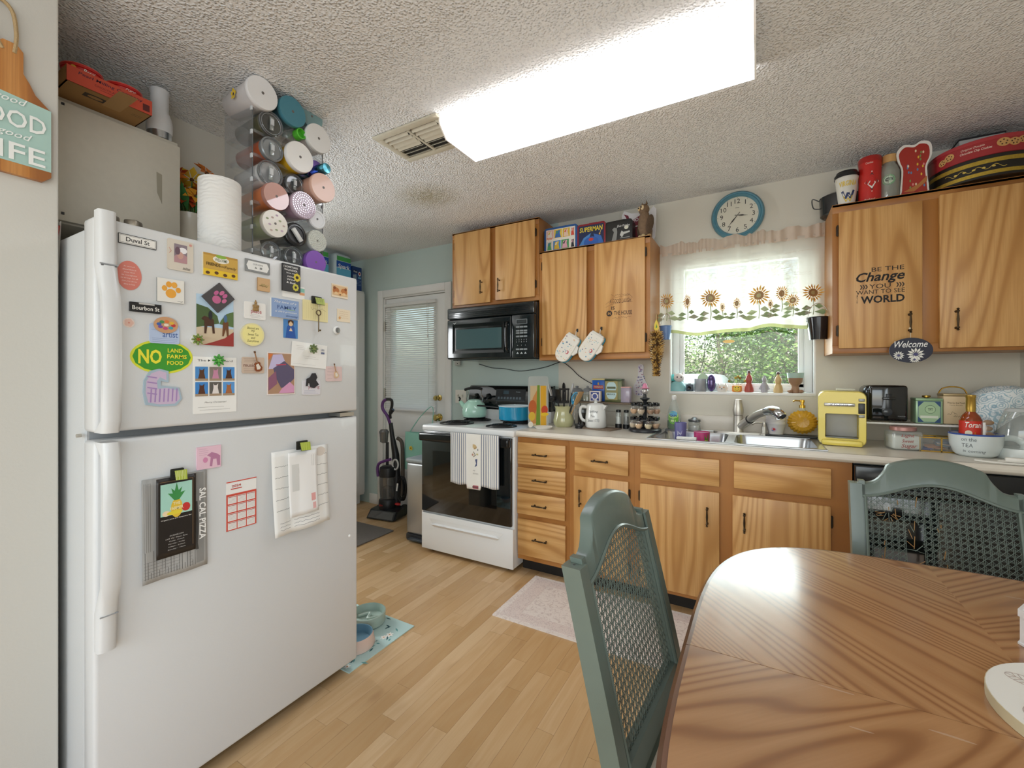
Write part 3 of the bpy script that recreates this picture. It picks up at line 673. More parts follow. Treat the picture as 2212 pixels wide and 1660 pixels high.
for X_, Y_, r in ((-1.95, 2.60, .1), (-1.555, 2.585, .082), (-1.945, 2.865, .082), (-1.56, 2.86, .1)): burner(X_ - bx0, Y_ - SF, r)

# towel on the oven handle
tx0, tx1 = xY(975, SF - .055), xY(1079, SF - .055); tw = tx1 - tx0
g = NT('striped_towel'); v = g.n('TexCoord').outputs['Object']; sx_ = g.n('SeparateXYZ', {0: v}).outputs[0]
st = g.math('GREATER_THAN', g.math('FRACT', g.math('MULTIPLY', sx_, 62.)), .62)
mid = g.math('LESS_THAN', g.math('ABSOLUTE', g.math('ADD', sx_, .005)), .058)
cc = g.mix(g.math('MULTIPLY', st, g.math('SUBTRACT', 1., mid)), lin('E9E6DE'), lin('7E8597'))
TOW = g.P(Base_Color=cc, Roughness=.9, Normal=g.bump(g.n('TexNoise', {'Vector': v, 'Scale': 300.}).outputs[0], .2, .002))
t = thing('dish_towel', 'blue and white striped tea towel hanging on the oven door handle', 'towel', ((tx0 + tx1) / 2, SF - .055, .885))
def tf(u, vv):
    s = vv * .46 - .04; x = (u - .5) * tw; wv = .004 * math.sin(u * 26) * min(1, vv * 2)
    if s < .0: return (x, .035 - .07 * (s + .04) / .04 * .5, -.002 - .03 * (-s / .04) ** 2 * 1.0)
    if abs(x) < .06: return (x, -.006 + wv * .2 - .004, -s * .86)
    return (x, -.006 + wv, -s * (.80 + .02 * math.sin(u * 9)))
B = MB(TOW); B.grid(44, 22, tf); o = B.build('cloth', t, smooth=60); sm = o.modifiers.new('thickness', 'SOLIDIFY'); sm.thickness = .003
prints(t, 'printed_bread_motif', -.0125, [('e', (.0, -.085, .026, .014), 'B99A68', 0), ('e', (.0, -.078, .022, .012), 'C9AE7E', 1), ('r', (-.008, -.135, .04, .034, .6), '4A4B44', 0), ('r', (-.008, -.135, .032, .026, .6), 'E6DCC8', 1), ('e', (-.008, -.135, .008, .007), 'B4897C', 2), ('e', (-.02, -.19, .014, .013), 'C29E62', 0), ('e', (-.02, -.19, .008, .007), 'E6DCC8', 1), ('p', [(.012, -.165), (.03, -.16), (.026, -.205), (.008, -.215), (.02, -.19)], '4D5679', 0), ('e', (-.03, -.165, .006, .005), '555A68', 0), ('e', (.03, -.13, .01, .006), 'C9C08E', 0), ('e', (-.035, -.10, .004, .007), '6E6A60', 0), ('e', (.035, -.1, .005, .007), '4B4A55', 0), ('t', ('carbs why', -.012, -.238, .012, .05, .3), '77736C', 0), ('t', ('not more', .016, -.257, .01, .042, .3), '77736C', 0), ('r', (-.004, -.345, .1, .022), 'B5646C', 0)] + [('e', (-.045 + .01 * k, -.346, .0035, .007), '4F2B33', 1) for k in range(9)])

# kettle and pan on the back burners
MINT = mat('B4DFCB', .12, coat=.6)
kp = Vector((-1.975, 2.865, .931))
t = thing('tea_kettle', 'mint green enamel kettle with black handle on the stove', 'kettle', kp, R(12))
B = MB(MINT); B.lathe([(.085, .002), (.088, .01), (.1, .03), (.098, .07), (.08, .115), (.062, .13), (.06, .133)], n=28); B.build('body', t)
B = MB(BLACK); B.lathe([(.085, 0), (.09, .006), (.088, .01)], n=24); B.build('base_ring', t)
B = MB(MINT); B.lathe([(.058, .133), (.055, .142), (.03, .15), (.0, .152)], n=20); ld = B.build('lid', t)
B = MB(BLACK); B.lathe([(.006, .15), (.013, .162), (.014, .172), (0, .178)], n=12); B.build('lid_knob', ld)
B = MB(MINT); B.tube([(-.07, 0, .07), (-.105, 0, .105), (-.125, 0, .13)], [.024, .018, .014], n=12); sp = B.build('spout', t)
B = MB(BLACK); B.tube([(-.122, 0, .128), (-.132, 0, .135), (-.125, 0, .15), (-.135, 0, .165)], .007, n=8); B.build('whistle', sp)
B = MB(CHROME)
for s in (-1, 1): B.tube(spline([(s * .055, 0, .12), (s * .07, 0, .15), (s * .058, 0, .19), (s * .062, 0, .225)]), .0045, n=8)
hb = B.build('handle_bracket', t)
B = MB(BLACK); B.tube(spline([(-.085, 0, .224), (-.04, 0, .236), (.03, 0, .238), (.064, 0, .228)]), .011, n=10); B.build('handle_grip', t)
t = thing('saucepan', 'bright blue enamel saucepan on the back right burner', 'saucepan', (-1.592, 2.84, .931), R(205)); t.scale = (1.1, 1.1, 1)
B = MB(mat('1E93BC', .15, coat=.5)); B.lathe([(.0, .006), (.1, .006), (.108, .012), (.110, .11)], n=36, cap=False); B.build('body', t)
B = MB(mat('D6E2E6', .2)); B.lathe([(.106, .013), (.1075, .112), (.113, .114), (.113, .109), (.110, .106)], n=36, cap=False); B.lathe([(0, .014), (.106, .014)], n=36, cap=False); B.build('inner_lining', t)
B = MB(mat('14161A', .4)); B.lathe([(.094, 0), (.1, .002), (.1, .008), (0, .008)], n=28); B.build('base', t)
B = MB(BLACK); B.tube([(.108, 0, .095), (.13, 0, .10), (.24, 0, .11), (.26, 0, .11)], [.009, .01, .012, .008], n=8, flat=.6); B.build('handle', t)

# microwave
MX0, MX1, MF, MZ0, MZ1 = -2.098, -1.342, 2.672, 1.386, 1.786
t = thing('microwave', 'black over-the-range microwave with glossy window and keypad', 'microwave', ((MX0 + MX1) / 2, MF, MZ0)); w = MX1 - MX0; h = MZ1 - MZ0
MB_ = mat('10191C', .16, coat=.4)
B = MB(MB_); bx(B, -w / 2, w / 2, .03, YW - MF - .003, .006, h, bev=.004); bx(B, -w / 2 + .02, w / 2 - .02, .05, .34, 0, .006); B.build('body', t)
B = MB(MB_); bx(B, -w / 2, w / 2, -.002, .03, h - .085, h, bev=.01); gr = B.build('vent_grille', t)
for k in range(5):
    B = MB(mat('06090A', .3)); bx(B, -w / 2 + .02, w / 2 - .03, -.005, .004, h - .078 + .0125 * k, h - .073 + .0125 * k, bev=.001); B.build('louvre', gr)
xs = xY(1106, MF) - t.location.x
B = MB(MB_); bx(B, -w / 2, xs - .003, -.004, .03, .008, h - .088, bev=.012, seg=3); md = B.build('door', t)
def mx(px): return xY(px, MF) - t.location.x
wx0, wx1, wz0, wz1 = mx(986), mx(1084), .085, .232
B = MB(mat('0A1113', .1)); o1 = (wx0 - .03, wx1 + .025, wz0 - .035, wz1 + .04)
V = [(o1[0], -.005, o1[2]), (o1[1], -.005, o1[2]), (o1[1], -.005, o1[3]), (o1[0], -.005, o1[3]), (wx0, .004, wz0), (wx1, .004, wz0), (wx1, .004, wz1), (wx0, .004, wz1)]
B.add([(x, y - .0045, z) for x, y, z in V], [(0, 1, 5, 4), (1, 2, 6, 5), (2, 3, 7, 6), (3, 0, 4, 7)]); B.build('window_bezel', md, smooth=0)
B = MB(mat('3F5A5E', .06, coat=.8)); bx(B, wx0, wx1, -.0052, -.0046, wz0, wz1); B.build('window_glass', md, smooth=0)
B = MB(GLOSSB); hx = xs - .028; B.tube(spline([(hx, -.004, .05), (hx, -.03, .075), (hx, -.038, .15), (hx, -.034, .24), (hx, -.004, .27)]), [.008] * 25, n=8); B.build('handle', md)
B = MB(MB_); bx(B, xs, w / 2, -.004, .03, .008, h - .088, bev=.006); cp = B.build('control_panel', t)
k0 = (xs + w / 2) / 2 - .01; its = [('r', (k0, .262, .09, .034), '6B7274', 0), ('r', (k0, .262, .08, .026), '0C1012', 1), ('r', (k0, .262, .06, .012), '1F2A2C', 2)]
for z_ in (.225, .198, .182, .158, .068):
    for q in (-1, 0, 1): its.append(('r', (k0 + q * .031, z_, .028, .011), '7F8688', 0))
for z_ in (.136, .12):
    for q in range(5): its.append(('t', (str((q + 1 + (5 if z_ < .13 else 0)) % 10), k0 + (q - 2) * .0195, z_, .008), 'C8CCCD', 0))
for q, s in ((-1, '-'), (0, 'v'), (1, '^'), ): its.append(('t', (s, k0 + q * .031, .096, .006 if s != '-' else .002), 'C8CCCD', 0))
for q in (-1, 0, 1): its.append(('p', [(k0 + q * .031 - .01, .036), (k0 + q * .031 + .01, .036), (k0 + q * .031, .05)], 'AEB4B5', 0))
prints(cp, 'keypad', -.004, its)
prints(md, 'maker_emblem', -.004, [('p', [(mx(980) - .006, .288), (mx(980) + .012, .282), (mx(980) + .03, .292), (mx(980) + .012, .274)], 'B9BDBE')])

# door mini blind
bx0_, bx1_ = xY(834, YW), xY(941, YW); zt, zb_ = atY(890, 652, YW).z, atY(890, 889, YW).z
t = thing('mini_blind', 'white aluminium mini blind on the back door', 'blind', ((bx0_ + bx1_) / 2, DY - .02, zt)); w = bx1_ - bx0_
g = NT('white_blind_slat'); df = g.n('BsdfDiffuse', {'Color': lin('EDEDEA')}); tl = g.n('BsdfTranslucent', {'Color': lin('F2F2F0')}); m1 = g.n('MixShader', {0: .15, 1: df.outputs[0], 2: tl.outputs[0]}); g.t.links.new(m1.outputs[0], g.out.inputs[0]); BLM = g.m
B = MB(BLM); B.box((0, 0, -.015), (w + .015, .028, .03), bev=.003); B.build('headrail', t)
ns = 50; b0 = MB(BLM); b0.add([(sx_ * w / 2, y, z) for sx_ in (-1, 1) for y, z in ((-.007, -.0095), (-.0055, -.003), (.0, .003), (.007, .0095))], [(0, 4, 5, 1), (1, 5, 6, 2), (2, 6, 7, 3)])
me = None
for k in range(ns):
    z_ = -.045 - k * (zt - zb_ - .065) / (ns - 1)
    if me is None: o = b0.build('slat', t, (0, 0, z_)); me = o.data
    else: link('slat', me, t, (0, 0, z_))
B = MB(BLM); B.box((0, 0, -(zt - zb_) + .006), (w, .02, .012), bev=.003); B.build('bottom_rail', t)
for s in (-1, 1):
    B = MB(mat('CFCFCB', .7)); B.tube([(s * w * .38, -.012, -.02), (s * w * .38, -.012, -(zt - zb_) + .01)], .0012, n=4); B.build('ladder_cord', t)
B = MB(mat('D8D5CC', .4)); B.tube([(w * .36, -.02, -.02), (w * .38, -.022, -.32)], .002, n=5); B.box((w * .38, -.022, -.335), (.012, .012, .03), bev=.003); B.build('pull_cord', t)
# light switches
def plate(label, x, z, n=2):
    t = thing('switch_plate', label, 'switch', (x, YW, z)); B = MB(mat('E6E3DA', .35)); B.box((0, -.003, 0), (.07 + .046 * (n - 1), .006, .115), bev=.002); B.build('plate', t)
    for k in range(n):
        B = MB(mat('D5D1C6', .35)); B.box(((k - (n - 1) / 2) * .046, -.01, .004), (.009, .014, .024), rot=(R(25), 0, 0)); B.build('toggle', t)
q = atY(996, 857, YW); plate('almond double light switch plate behind the mint kettle', q.x, q.z)
q = atY(991, 784, YW); t = thing('outlet_box', 'small grey outlet box on the wall under the microwave', 'outlet', (q.x, YW, q.z)); B = MB(mat('B9BDB8', .4)); B.box((0, -.012, 0), (.06, .024, .045), bev=.004); B.build('housing', t); B = MB(DARKP); B.box((.005, -.025, -.008), (.008, .003, .008)); B.build('socket', t)

# tote on the door knob
t = thing('tote_bag', 'mint green tote bag with yellow flower hanging from the door knob', 'bag', (-2.62, YW - .11, .42))
TEAL = mat('9AD6C6', .8, bump=.1, scale=40)
def tg(u, v): a = (u - .5) * .4; s = 1 - .12 * v; return (a * s, -.03 * math.cos((u - .5) * pi) * (1 + .2 * math.sin(9 * v)), v * .34)
B = MB(TEAL); B.grid(12, 8, tg); B.grid(12, 8, lambda u, v: (tg(u, v)[0], .03 * math.cos((u - .5) * pi), v * .34)); B.build('bag', t)
B = MB(TEAL); B.tube(spline([(-.12, -.01, .33), (.0, .0, .48), (.115, .02, .575), (.13, .02, .48), (.13, -.01, .33)]), .007, n=6, flat=.5); B.build('strap', t)
prints(t, 'flower_print', -.033, [('e', (-.08 + .012 * math.cos(a), .2 + .012 * math.sin(a), .009, .009), 'E8C93C', 0) for a in [k * 1.257 for k in range(5)]] + [('e', (-.08, .2, .007, .007), '6B6330', 1)])

# trash can
t = thing('trash_can', 'slim stainless pedal bin with grey lid beside the stove', 'trash can', (-2.255, 2.72, 0))
B = MB(mat('B9BABA', .38, .85)); B.box((0, 0, .325), (.235, .42, .55), bev=.02, seg=3); B.build('body', t)
B = MB(mat('9DA6A8', .4)); B.box((0, 0, .615), (.245, .43, .035), bev=.014, seg=3); B.build('lid', t)
B = MB(DARKP); B.box((0, -.0, .026), (.24, .425, .052), bev=.012); B.build('base', t)
B = MB(mat('3C4146', .3)); B.box((0, -.222, .022), (.15, .05, .016), bev=.006); B.build('pedal', t)

# upright vacuum
t = thing('vacuum_cleaner', 'black and purple upright bagless vacuum standing by the back door', 'vacuum cleaner', (-2.895, 2.86, 0), R(8))
PUR = mat('5B2C72', .3, coat=.3); VB = mat('1D1E20', .4)
out = [(-.15, -.13), (-.14, -.15), (.14, -.15), (.15, -.13), (.14, .02), (.08, .06), (-.08, .06), (-.14, .02)]
B = MB(VB); n = len(out); V = [(x, y, .012) for x, y in out] + [(x * .97, y + (.05 if y < -.1 else 0), .075 if y < -.1 else .085) for x, y in out]
B.add(V, [tuple(range(n - 1, -1, -1)), tuple(range(n, 2 * n))] + [(i, (i + 1) % n, n + (i + 1) % n, n + i) for i in range(n)]); B.build('floor_nozzle', t, smooth=30)
B = MB(SMOKE); B.add([(-.13, -.149, .02), (.13, -.149, .02), (.12, -.106, .068), (-.12, -.106, .068)], [(0, 1, 2, 3)]); B.build('brush_window', t)
for s in (-1, 1):
    B = MB(BLACK); B.lathe([(.03, -.012), (.05, -.012), (.052, 0), (.05, .012), (.03, .012)], c=(s * .115, .05, .052), n=20, rot=(0, R(90), 0)); B.build('wheel', t)
B = MB(VB); B.lathe([(.075, .07), (.08, .1), (.078, .15), (.07, .16)], c=(-.02, -.01, 0), n=20); B.build('motor_base', t)
B = MB(SMOKE); B.lathe([(.066, .165), (.07, .24), (.072, .36)], c=(-.02, -.01, 0), n=20, cap=False); B.build('dust_bin', t)
B = MB(mat('8E8474', .9)); B.lathe([(.05, .168), (.055, .2), (.05, .26), (0, .28)], c=(-.02, -.01, 0), n=14); B.build('collected_dust', t)
B = MB(VB); B.lathe([(.073, .36), (.075, .4), (.07, .44), (.05, .455)], c=(-.02, -.01, 0), n=20); B.build('bin_lid', t)
B = MB(PUR); B.tube(spline([(-.095, -.05, .36), (-.1, -.05, .44), (-.07, -.05, .485), (.03, -.03, .52)]), .013, n=8); B.build('bin_handle', t)
B = MB(VB); B.tube([(.03, .04, .1), (.035, .045, .3), (.03, .04, .55), (.0, .03, .72), (-.01, .02, .84)], [.045, .042, .032, .02, .018], n=12); B.tube([(-.055, .03, .45), (-.055, .03, .66)], .014, n=8); B.build('spine', t)
B = MB(PUR); B.tube(spline([(-.012, .02, .82), (-.03, .0, .9), (-.075, -.01, .97), (-.07, -.01, 1.03), (-.03, -.01, 1.055)]), [.014] * 25, n=10); B.build('handle_loop', t)
B = MB(VB); B.tube(spline([(-.03, -.01, 1.055), (.02, -.01, 1.05), (.02, 0, 1.0), (-.008, .01, .93), (-.012, .02, .88)]), [.013] * 25, n=10); B.tube([(.0, 0, .93), (.03, 0, .965)], .018, n=8); B.build('handle_grip', t)
B = MB(SMOKE); B.lathe([(.02, 0), (.035, .01), (.04, .08), (.045, .1), (.03, .12)], c=(-.06, -.01, .66), n=14); B.build('crevice_tool_cup', t)
B = MB(mat('4A4238', .5)); B.tube(spline([(.04, .05, .7), (.09, .05, .66), (.1, .05, .5), (.1, .05, .3), (.09, .05, .18)]), .017, n=10); B.build('hose', t)
B = MB(mat('C9C9C6', .4)); B.tube([(.06 + .03 * math.cos(a), -.005, .47 + .045 * math.sin(a)) for a in [k * 2 * pi / 14 for k in range(14)]], .008, n=6, closed=True); B.build('release_ring', t)
B = MB(BLACK); 
for k in range(3): B.tube([(.095 + .02 * k * .4 + .035 * math.cos(a), .02 + .01 * k, .25 + .11 * math.sin(a)) for a in [q * 2 * pi / 18 for q in range(18)]], .006, n=5, closed=True)
B.build('power_cord', t)
B = MB(mat('E5E5E2', .5)); B.box((.085, -.012, .27), (.014, .006, .07), rot=(0, R(8), 0)); B.build('care_tag', t)
B = MB(mat('C22B2B', .4)); B.ball((.08, -.0, .115), (.03, .02, .012), n=10); B.build('foot_pedal', t)
prints(t, 'maker_mark', -.093, [('t', ('dirt', -.03, .118, .018, .04, .2, .01), 'C2413A')])
# doormat
t = thing('door_mat', 'grey ribbed door mat on the floor by the pantry', 'mat', (-2.9, 2.28, 0))
B = MB(mat('77706A', .95, bump=.5, scale=200)); B.box((0, 0, .005), (.64, .62, .009), bev=.003); B.build('mat', t)
# ------------------------------------------------------------------ rugs
def rug_mat(name, base, c1, c2, sc):
    g = NT(name); v = g.n('TexCoord').outputs['Object']
    vo = g.n('TexVoronoi', {'Vector': v, 'Scale': sc, 'Randomness': .75}).outputs['Distance']
    nz = g.n('TexNoise', {'Vector': v, 'Scale': sc * 2.6, 'Detail': 5., 'Roughness': .7, 'Distortion': 1.2}).outputs[0]
    a = g.math('MULTIPLY', g.math('GREATER_THAN', g.math('FRACT', g.math('MULTIPLY', vo, 4.)), .66), g.math('GREATER_THAN', nz, .5))
    b = g.math('GREATER_THAN', nz, .56)
    c = g.mix(g.math('MULTIPLY', a, .4), lin(base), lin(c1)); c = g.mix(g.math('MULTIPLY', b, .5), c, lin(c2))
    return g.P(Base_Color=c, Roughness=.95, Normal=g.bump(g.n('TexNoise', {'Vector': v, 'Scale': 400.}).outputs[0], .3, .002))
t = thing('kitchen_rug', 'pale pink distressed oriental rug on the floor before the sink', 'rug', (-.50, 2.19, 0))
B = MB(rug_mat('faded_oriental_rug', 'E6DCD4', 'B9A5A0', 'CDBDB5', 16.)); B.box((0, 0, .004), (1.44, .51, .007)); B.build('pile', t)
B = MB(rug_mat('faded_rug_border', 'E0D2CA', 'A8979C', 'C9B4AE', 30.))
for x, y, a, b in ((0, .2, 1.38, .07), (0, -.2, 1.38, .07), (-.64, 0, .09, .33), (.64, 0, .09, .33)): B.box((x, y, .0079), (a, b, .0008))
B.build('woven_border', t); 
t = thing('pet_mat', 'teal and white daisy print pet feeding mat beside the refrigerator', 'mat', (-1.82, 1.456, 0))
B = MB(mat('B7D2CE', .6)); B.box((0, 0, .002), (.62, .40, .004)); B.build('mat', t)
B = MB(); rd = random.Random(5); lc = [mat('2F5F66', .6), mat('5F9A98', .6)]; wc = mat('EFEDE6', .6); yc = mat('D8A06A', .6)
for k in range(90):
    x, y = rd.uniform(-.3, .3), rd.uniform(-.19, .19); a = rd.uniform(0, 6.28); l = rd.uniform(.02, .04)
    B.add([(x, y, .0045), (x + l * .5 * math.cos(a) - .005 * math.sin(a), y + l * .5 * math.sin(a) + .005 * math.cos(a), .0045), (x + l * math.cos(a), y + l * math.sin(a), .0045), (x + l * .5 * math.cos(a) + .005 * math.sin(a), y + l * .5 * math.sin(a) - .005 * math.cos(a), .0045)], [(0, 3, 2, 1)], rd.choice(lc))
for k in range(46):
    x, y = rd.uniform(-.285, .285), rd.uniform(-.18, .18); r = rd.uniform(.012, .018); q = [(x + r * (1 + .28 * math.cos(6 * a)) * math.cos(a), y + r * (1 + .28 * math.cos(6 * a)) * math.sin(a), .0049) for a in [i * 2 * pi / 24 for i in range(24)]]
    B.add(q, [tuple(range(24))], wc); B.add([(x + .004 * math.cos(a), y + .004 * math.sin(a), .0053) for a in [i * pi / 4 for i in range(8)]], [tuple(range(8))], yc)
B.build('daisy_print', t, smooth=0)
t = thing('pet_bowl', 'sage green slow-feeder pet bowl with raised maze', 'bowl', (-1.735, 1.56, .0055)); SAGE = mat('A9BDB2', .4)
B = MB(SAGE); B.lathe([(.075, 0), (.085, .005), (.088, .055), (.083, .058), (.076, .02), (0, .016)], n=28); B.build('bowl', t)
B = MB(mat('B8CABF', .4)); B.tube(spline([(-.05, -.02, .028), (-.02, .03, .028), (.01, -.01, .028), (.04, .03, .028)]), .007, n=6); B.tube(spline([(-.03, -.05, .028), (.02, -.04, .028), (.055, -.01, .028)]), .007, n=6); B.build('maze_ridge', t)
t = thing('pet_bowl', 'blue and blush two-tone pet water bowl', 'bowl', (-1.64, 1.40, .0055))
B = MB(mat('E3C9BC', .4)); B.lathe([(.085, 0), (.088, .01), (.08, .05), (.078, .056)], n=28, cap=False); B.build('outer_shell', t)
B = MB(mat('6E93A6', .3)); B.lathe([(.078, .056), (.074, .056), (.066, .02), (0, .016)], n=28, cap=False); B.build('inner_bowl', t)

# ------------------------------------------------------------------ dining table
TXC, TYC, TZ = .405, .904, .742
def table_mat():
    g = NT('walnut_veneer'); v = g.n('TexCoord').outputs['Object']; s = g.n('SeparateXYZ', {0: v})
    u, q = g.math('ABSOLUTE', s.outputs[0]), g.math('ABSOLUTE', s.outputs[1])
    qa = g.math('ADD', g.math('MULTIPLY', g.math('GREATER_THAN', s.outputs[0], 0.), 7.), g.math('MULTIPLY', g.math('GREATER_THAN', s.outputs[1], 0.), 13.))
    ac, al = g.math('MULTIPLY', g.math('SUBTRACT', u, q), .707), g.math('MULTIPLY', g.math('ADD', u, q), .707)
    vv = g.n('CombineXYZ', {0: ac, 1: g.math('MULTIPLY', al, .1), 2: qa}).outputs[0]
    nz = g.n('TexNoise', {'Vector': vv, 'Scale': 4.5, 'Detail': 1.2, 'Roughness': .4}).outputs[0]
    ring = g.math('MULTIPLY_ADD', g.math('SINE', g.math('MULTIPLY', nz, 170.)), .5, .5)
    fi = g.n('TexNoise', {'Vector': g.n('CombineXYZ', {0: g.math('MULTIPLY', ac, 240.), 1: g.math('MULTIPLY', al, 8.), 2: qa}).outputs[0], 'Scale': 1., 'Detail': 3.}).outputs[0]
    c = g.ramp(ring, [(0, '8C6140'), (.3, 'A67A53'), (1, 'B4885F')])
    c = g.mix(g.math('MULTIPLY', fi, .4), c, lin('8E6240'))
    sc = g.n('TexNoise', {'Vector': g.n('Mapping', {'Vector': v, 'Rotation': (0, 0, .6), 'Scale': (7, 60, 1)}).outputs[0], 'Scale': 1., 'Detail': 1.}).outputs[0]
    c = g.mix(g.math('MULTIPLY', g.math('GREATER_THAN', sc, .77), .35), c, lin('C9B8A6'))
    rr = g.math('ADD', .16, g.math('MULTIPLY', nz, .12))
    return g.P(Base_Color=c, Roughness=rr, Coat_Weight=.35, Coat_Roughness=.12)
TAB = table_mat(); TEDGE = mat('6B4630', .3, coat=.3)
t = thing('dining_table', 'walnut veneer extension dining table with rounded corners', 'table', (TXC, TYC, 0))
hw_, hl = .52, .70
def sup(k, s=1., e=3.4):
    a = 2 * pi * k; c_, s_ = math.cos(a), math.sin(a)
    return (hw_ * s * math.copysign(abs(c_) ** (2 / e), c_), hl * s * math.copysign(abs(s_) ** (2 / e), s_))
full = [sup(k / 96) for k in range(96)]
for half in (0, 1):
    pts = [p for p in full if (p[1] > -1e-6 if half else p[1] < 1e-6)]
    pts = sorted(pts, key=lambda p: math.atan2(p[1], p[0])) if half else sorted(pts, key=lambda p: math.atan2(p[1], p[0]) if math.atan2(p[1], p[0]) < 3.1 else -pi)
    gp = .0008 if half else -.0008; pts = [(x, y + (gp if abs(y) < 1e-6 else 0)) for x, y in pts]
    B = MB(TAB); B.slab(pts, TZ - .026, TZ); B.build('tabletop_leaf', t, smooth=0)
    B = MB(TEDGE); q = [(x * 1.004, y * 1.004, TZ - .0135) for x, y in pts if True]; B.tube(q, .0135, n=8); B.build('edge_band', t)
B = MB(TEDGE)
for s in (-1, 1): B.box((s * .36, 0, TZ - .06), (.022, 1.1, .066)); B.box((0, s * .55, TZ - .06), (.72, .022, .066))
B.build('apron', t)
for a in (-1, 1):
    for b in (-1, 1):
        B = MB(TEDGE); B.lathe([(.018, 0), (.022, .03), (.016, .05), (.03, .35), (.034, .5), (.026, .54), (.035, .58), (.035, TZ - .03)], c=(a * .33, b * .5, 0), n=12); B.build('leg', t)
# things on the table
p = atZ(2212, 1395, TZ)
t = thing('tea_tin', 'small white octagonal tin with pink printed lid on the table', 'tin', (.497, 1.225, TZ + .0005), R(20)); t.scale = (1, 1, .64)
TW = mat('E7E6E6', .3, .1); oc = lambda r: [(r * math.cos(R(22.5 + 45 * k)), r * math.sin(R(22.5 + 45 * k)) * .8) for k in range(8)]
B = MB(TW); B.slab(oc(.055), .0, .085); B.slab(oc(.058), 0, .006); B.build('body', t, smooth=0)
B = MB(TW); B.slab(oc(.058), .085, .106); B.slab(oc(.05), .106, .11); ld = B.build('lid', t, smooth=0)
B = MB(mat('C9A9C4', .4)); B.slab(oc(.036), .11, .1106); B.build('lid_print', ld, smooth=0)
prints(t, 'side_print', -.0415, [('r', (-.012, .05, .012, .035), '9A86A8'), ('e', (.004, .04, .008, .012), '5A6470'), ('r', (.014, .05, .006, .03), 'C7A8B4')])
p = atZ(2245, 1540, TZ)
t = thing('round_trivet', 'round cream wooden trivet board engraved with leaves on the table', 'trivet', (.405 + .0, .73, TZ + .0005))
CRM = mat('E9E6DE', .45)
q0 = atZ(2139, 1490, TZ + .02); rt = .15; t.location = (q0.x + rt * .98, q0.y - .012, TZ + .0005)
B = MB(mat('D6CBA9', .5)); B.lathe([(rt, 0), (rt, .018)], n=56); B.build('edge_board', t, smooth=30)
B = MB(CRM); B.lathe([(0, .0185), (rt - .001, .0185)], n=56, cap=False); B.lathe([(rt, .016), (rt - .0008, .0186)], n=56, cap=False); B.build('face', t, smooth=30)
def leaf(cx, cy, L_, W_, a):
    P = []; out = [(L_ * (.5 - .5 * math.cos(pi * k / 12)), W_ * math.sin(pi * k / 12)) for k in range(13)]; loop = out + [(x, -y) for x, y in out[::-1]]
    f = lambda x, y: (cx + x * math.cos(a) - y * math.sin(a), cy + x * math.sin(a) + y * math.cos(a), .0188)
    B.tube([f(*q) for q in loop], .0006, n=4); B.tube([f(0, 0), f(L_, 0)], .0006, n=4)
    for k in range(1, 8):
        x = L_ * k / 9; y = W_ * math.sin(pi * k / 9) * .9; B.tube([f(x, 0), f(x + .008, y)], .0005, n=4); B.tube([f(x, 0), f(x + .008, -y)], .0005, n=4)
B = MB(mat('B3A49A', .7))
for k in range(9): leaf(.075 * math.cos(k * .7 + 2.4), .075 * math.sin(k * .7 + 2.4), .06, .016, k * .7 + 2.6 + (k % 2) * .5)
leaf(-.02, -.01, .06, .018, .5); leaf(.03, .02, .05, .014, 2.2); B.build('engraved_leaves', t, smooth=0)

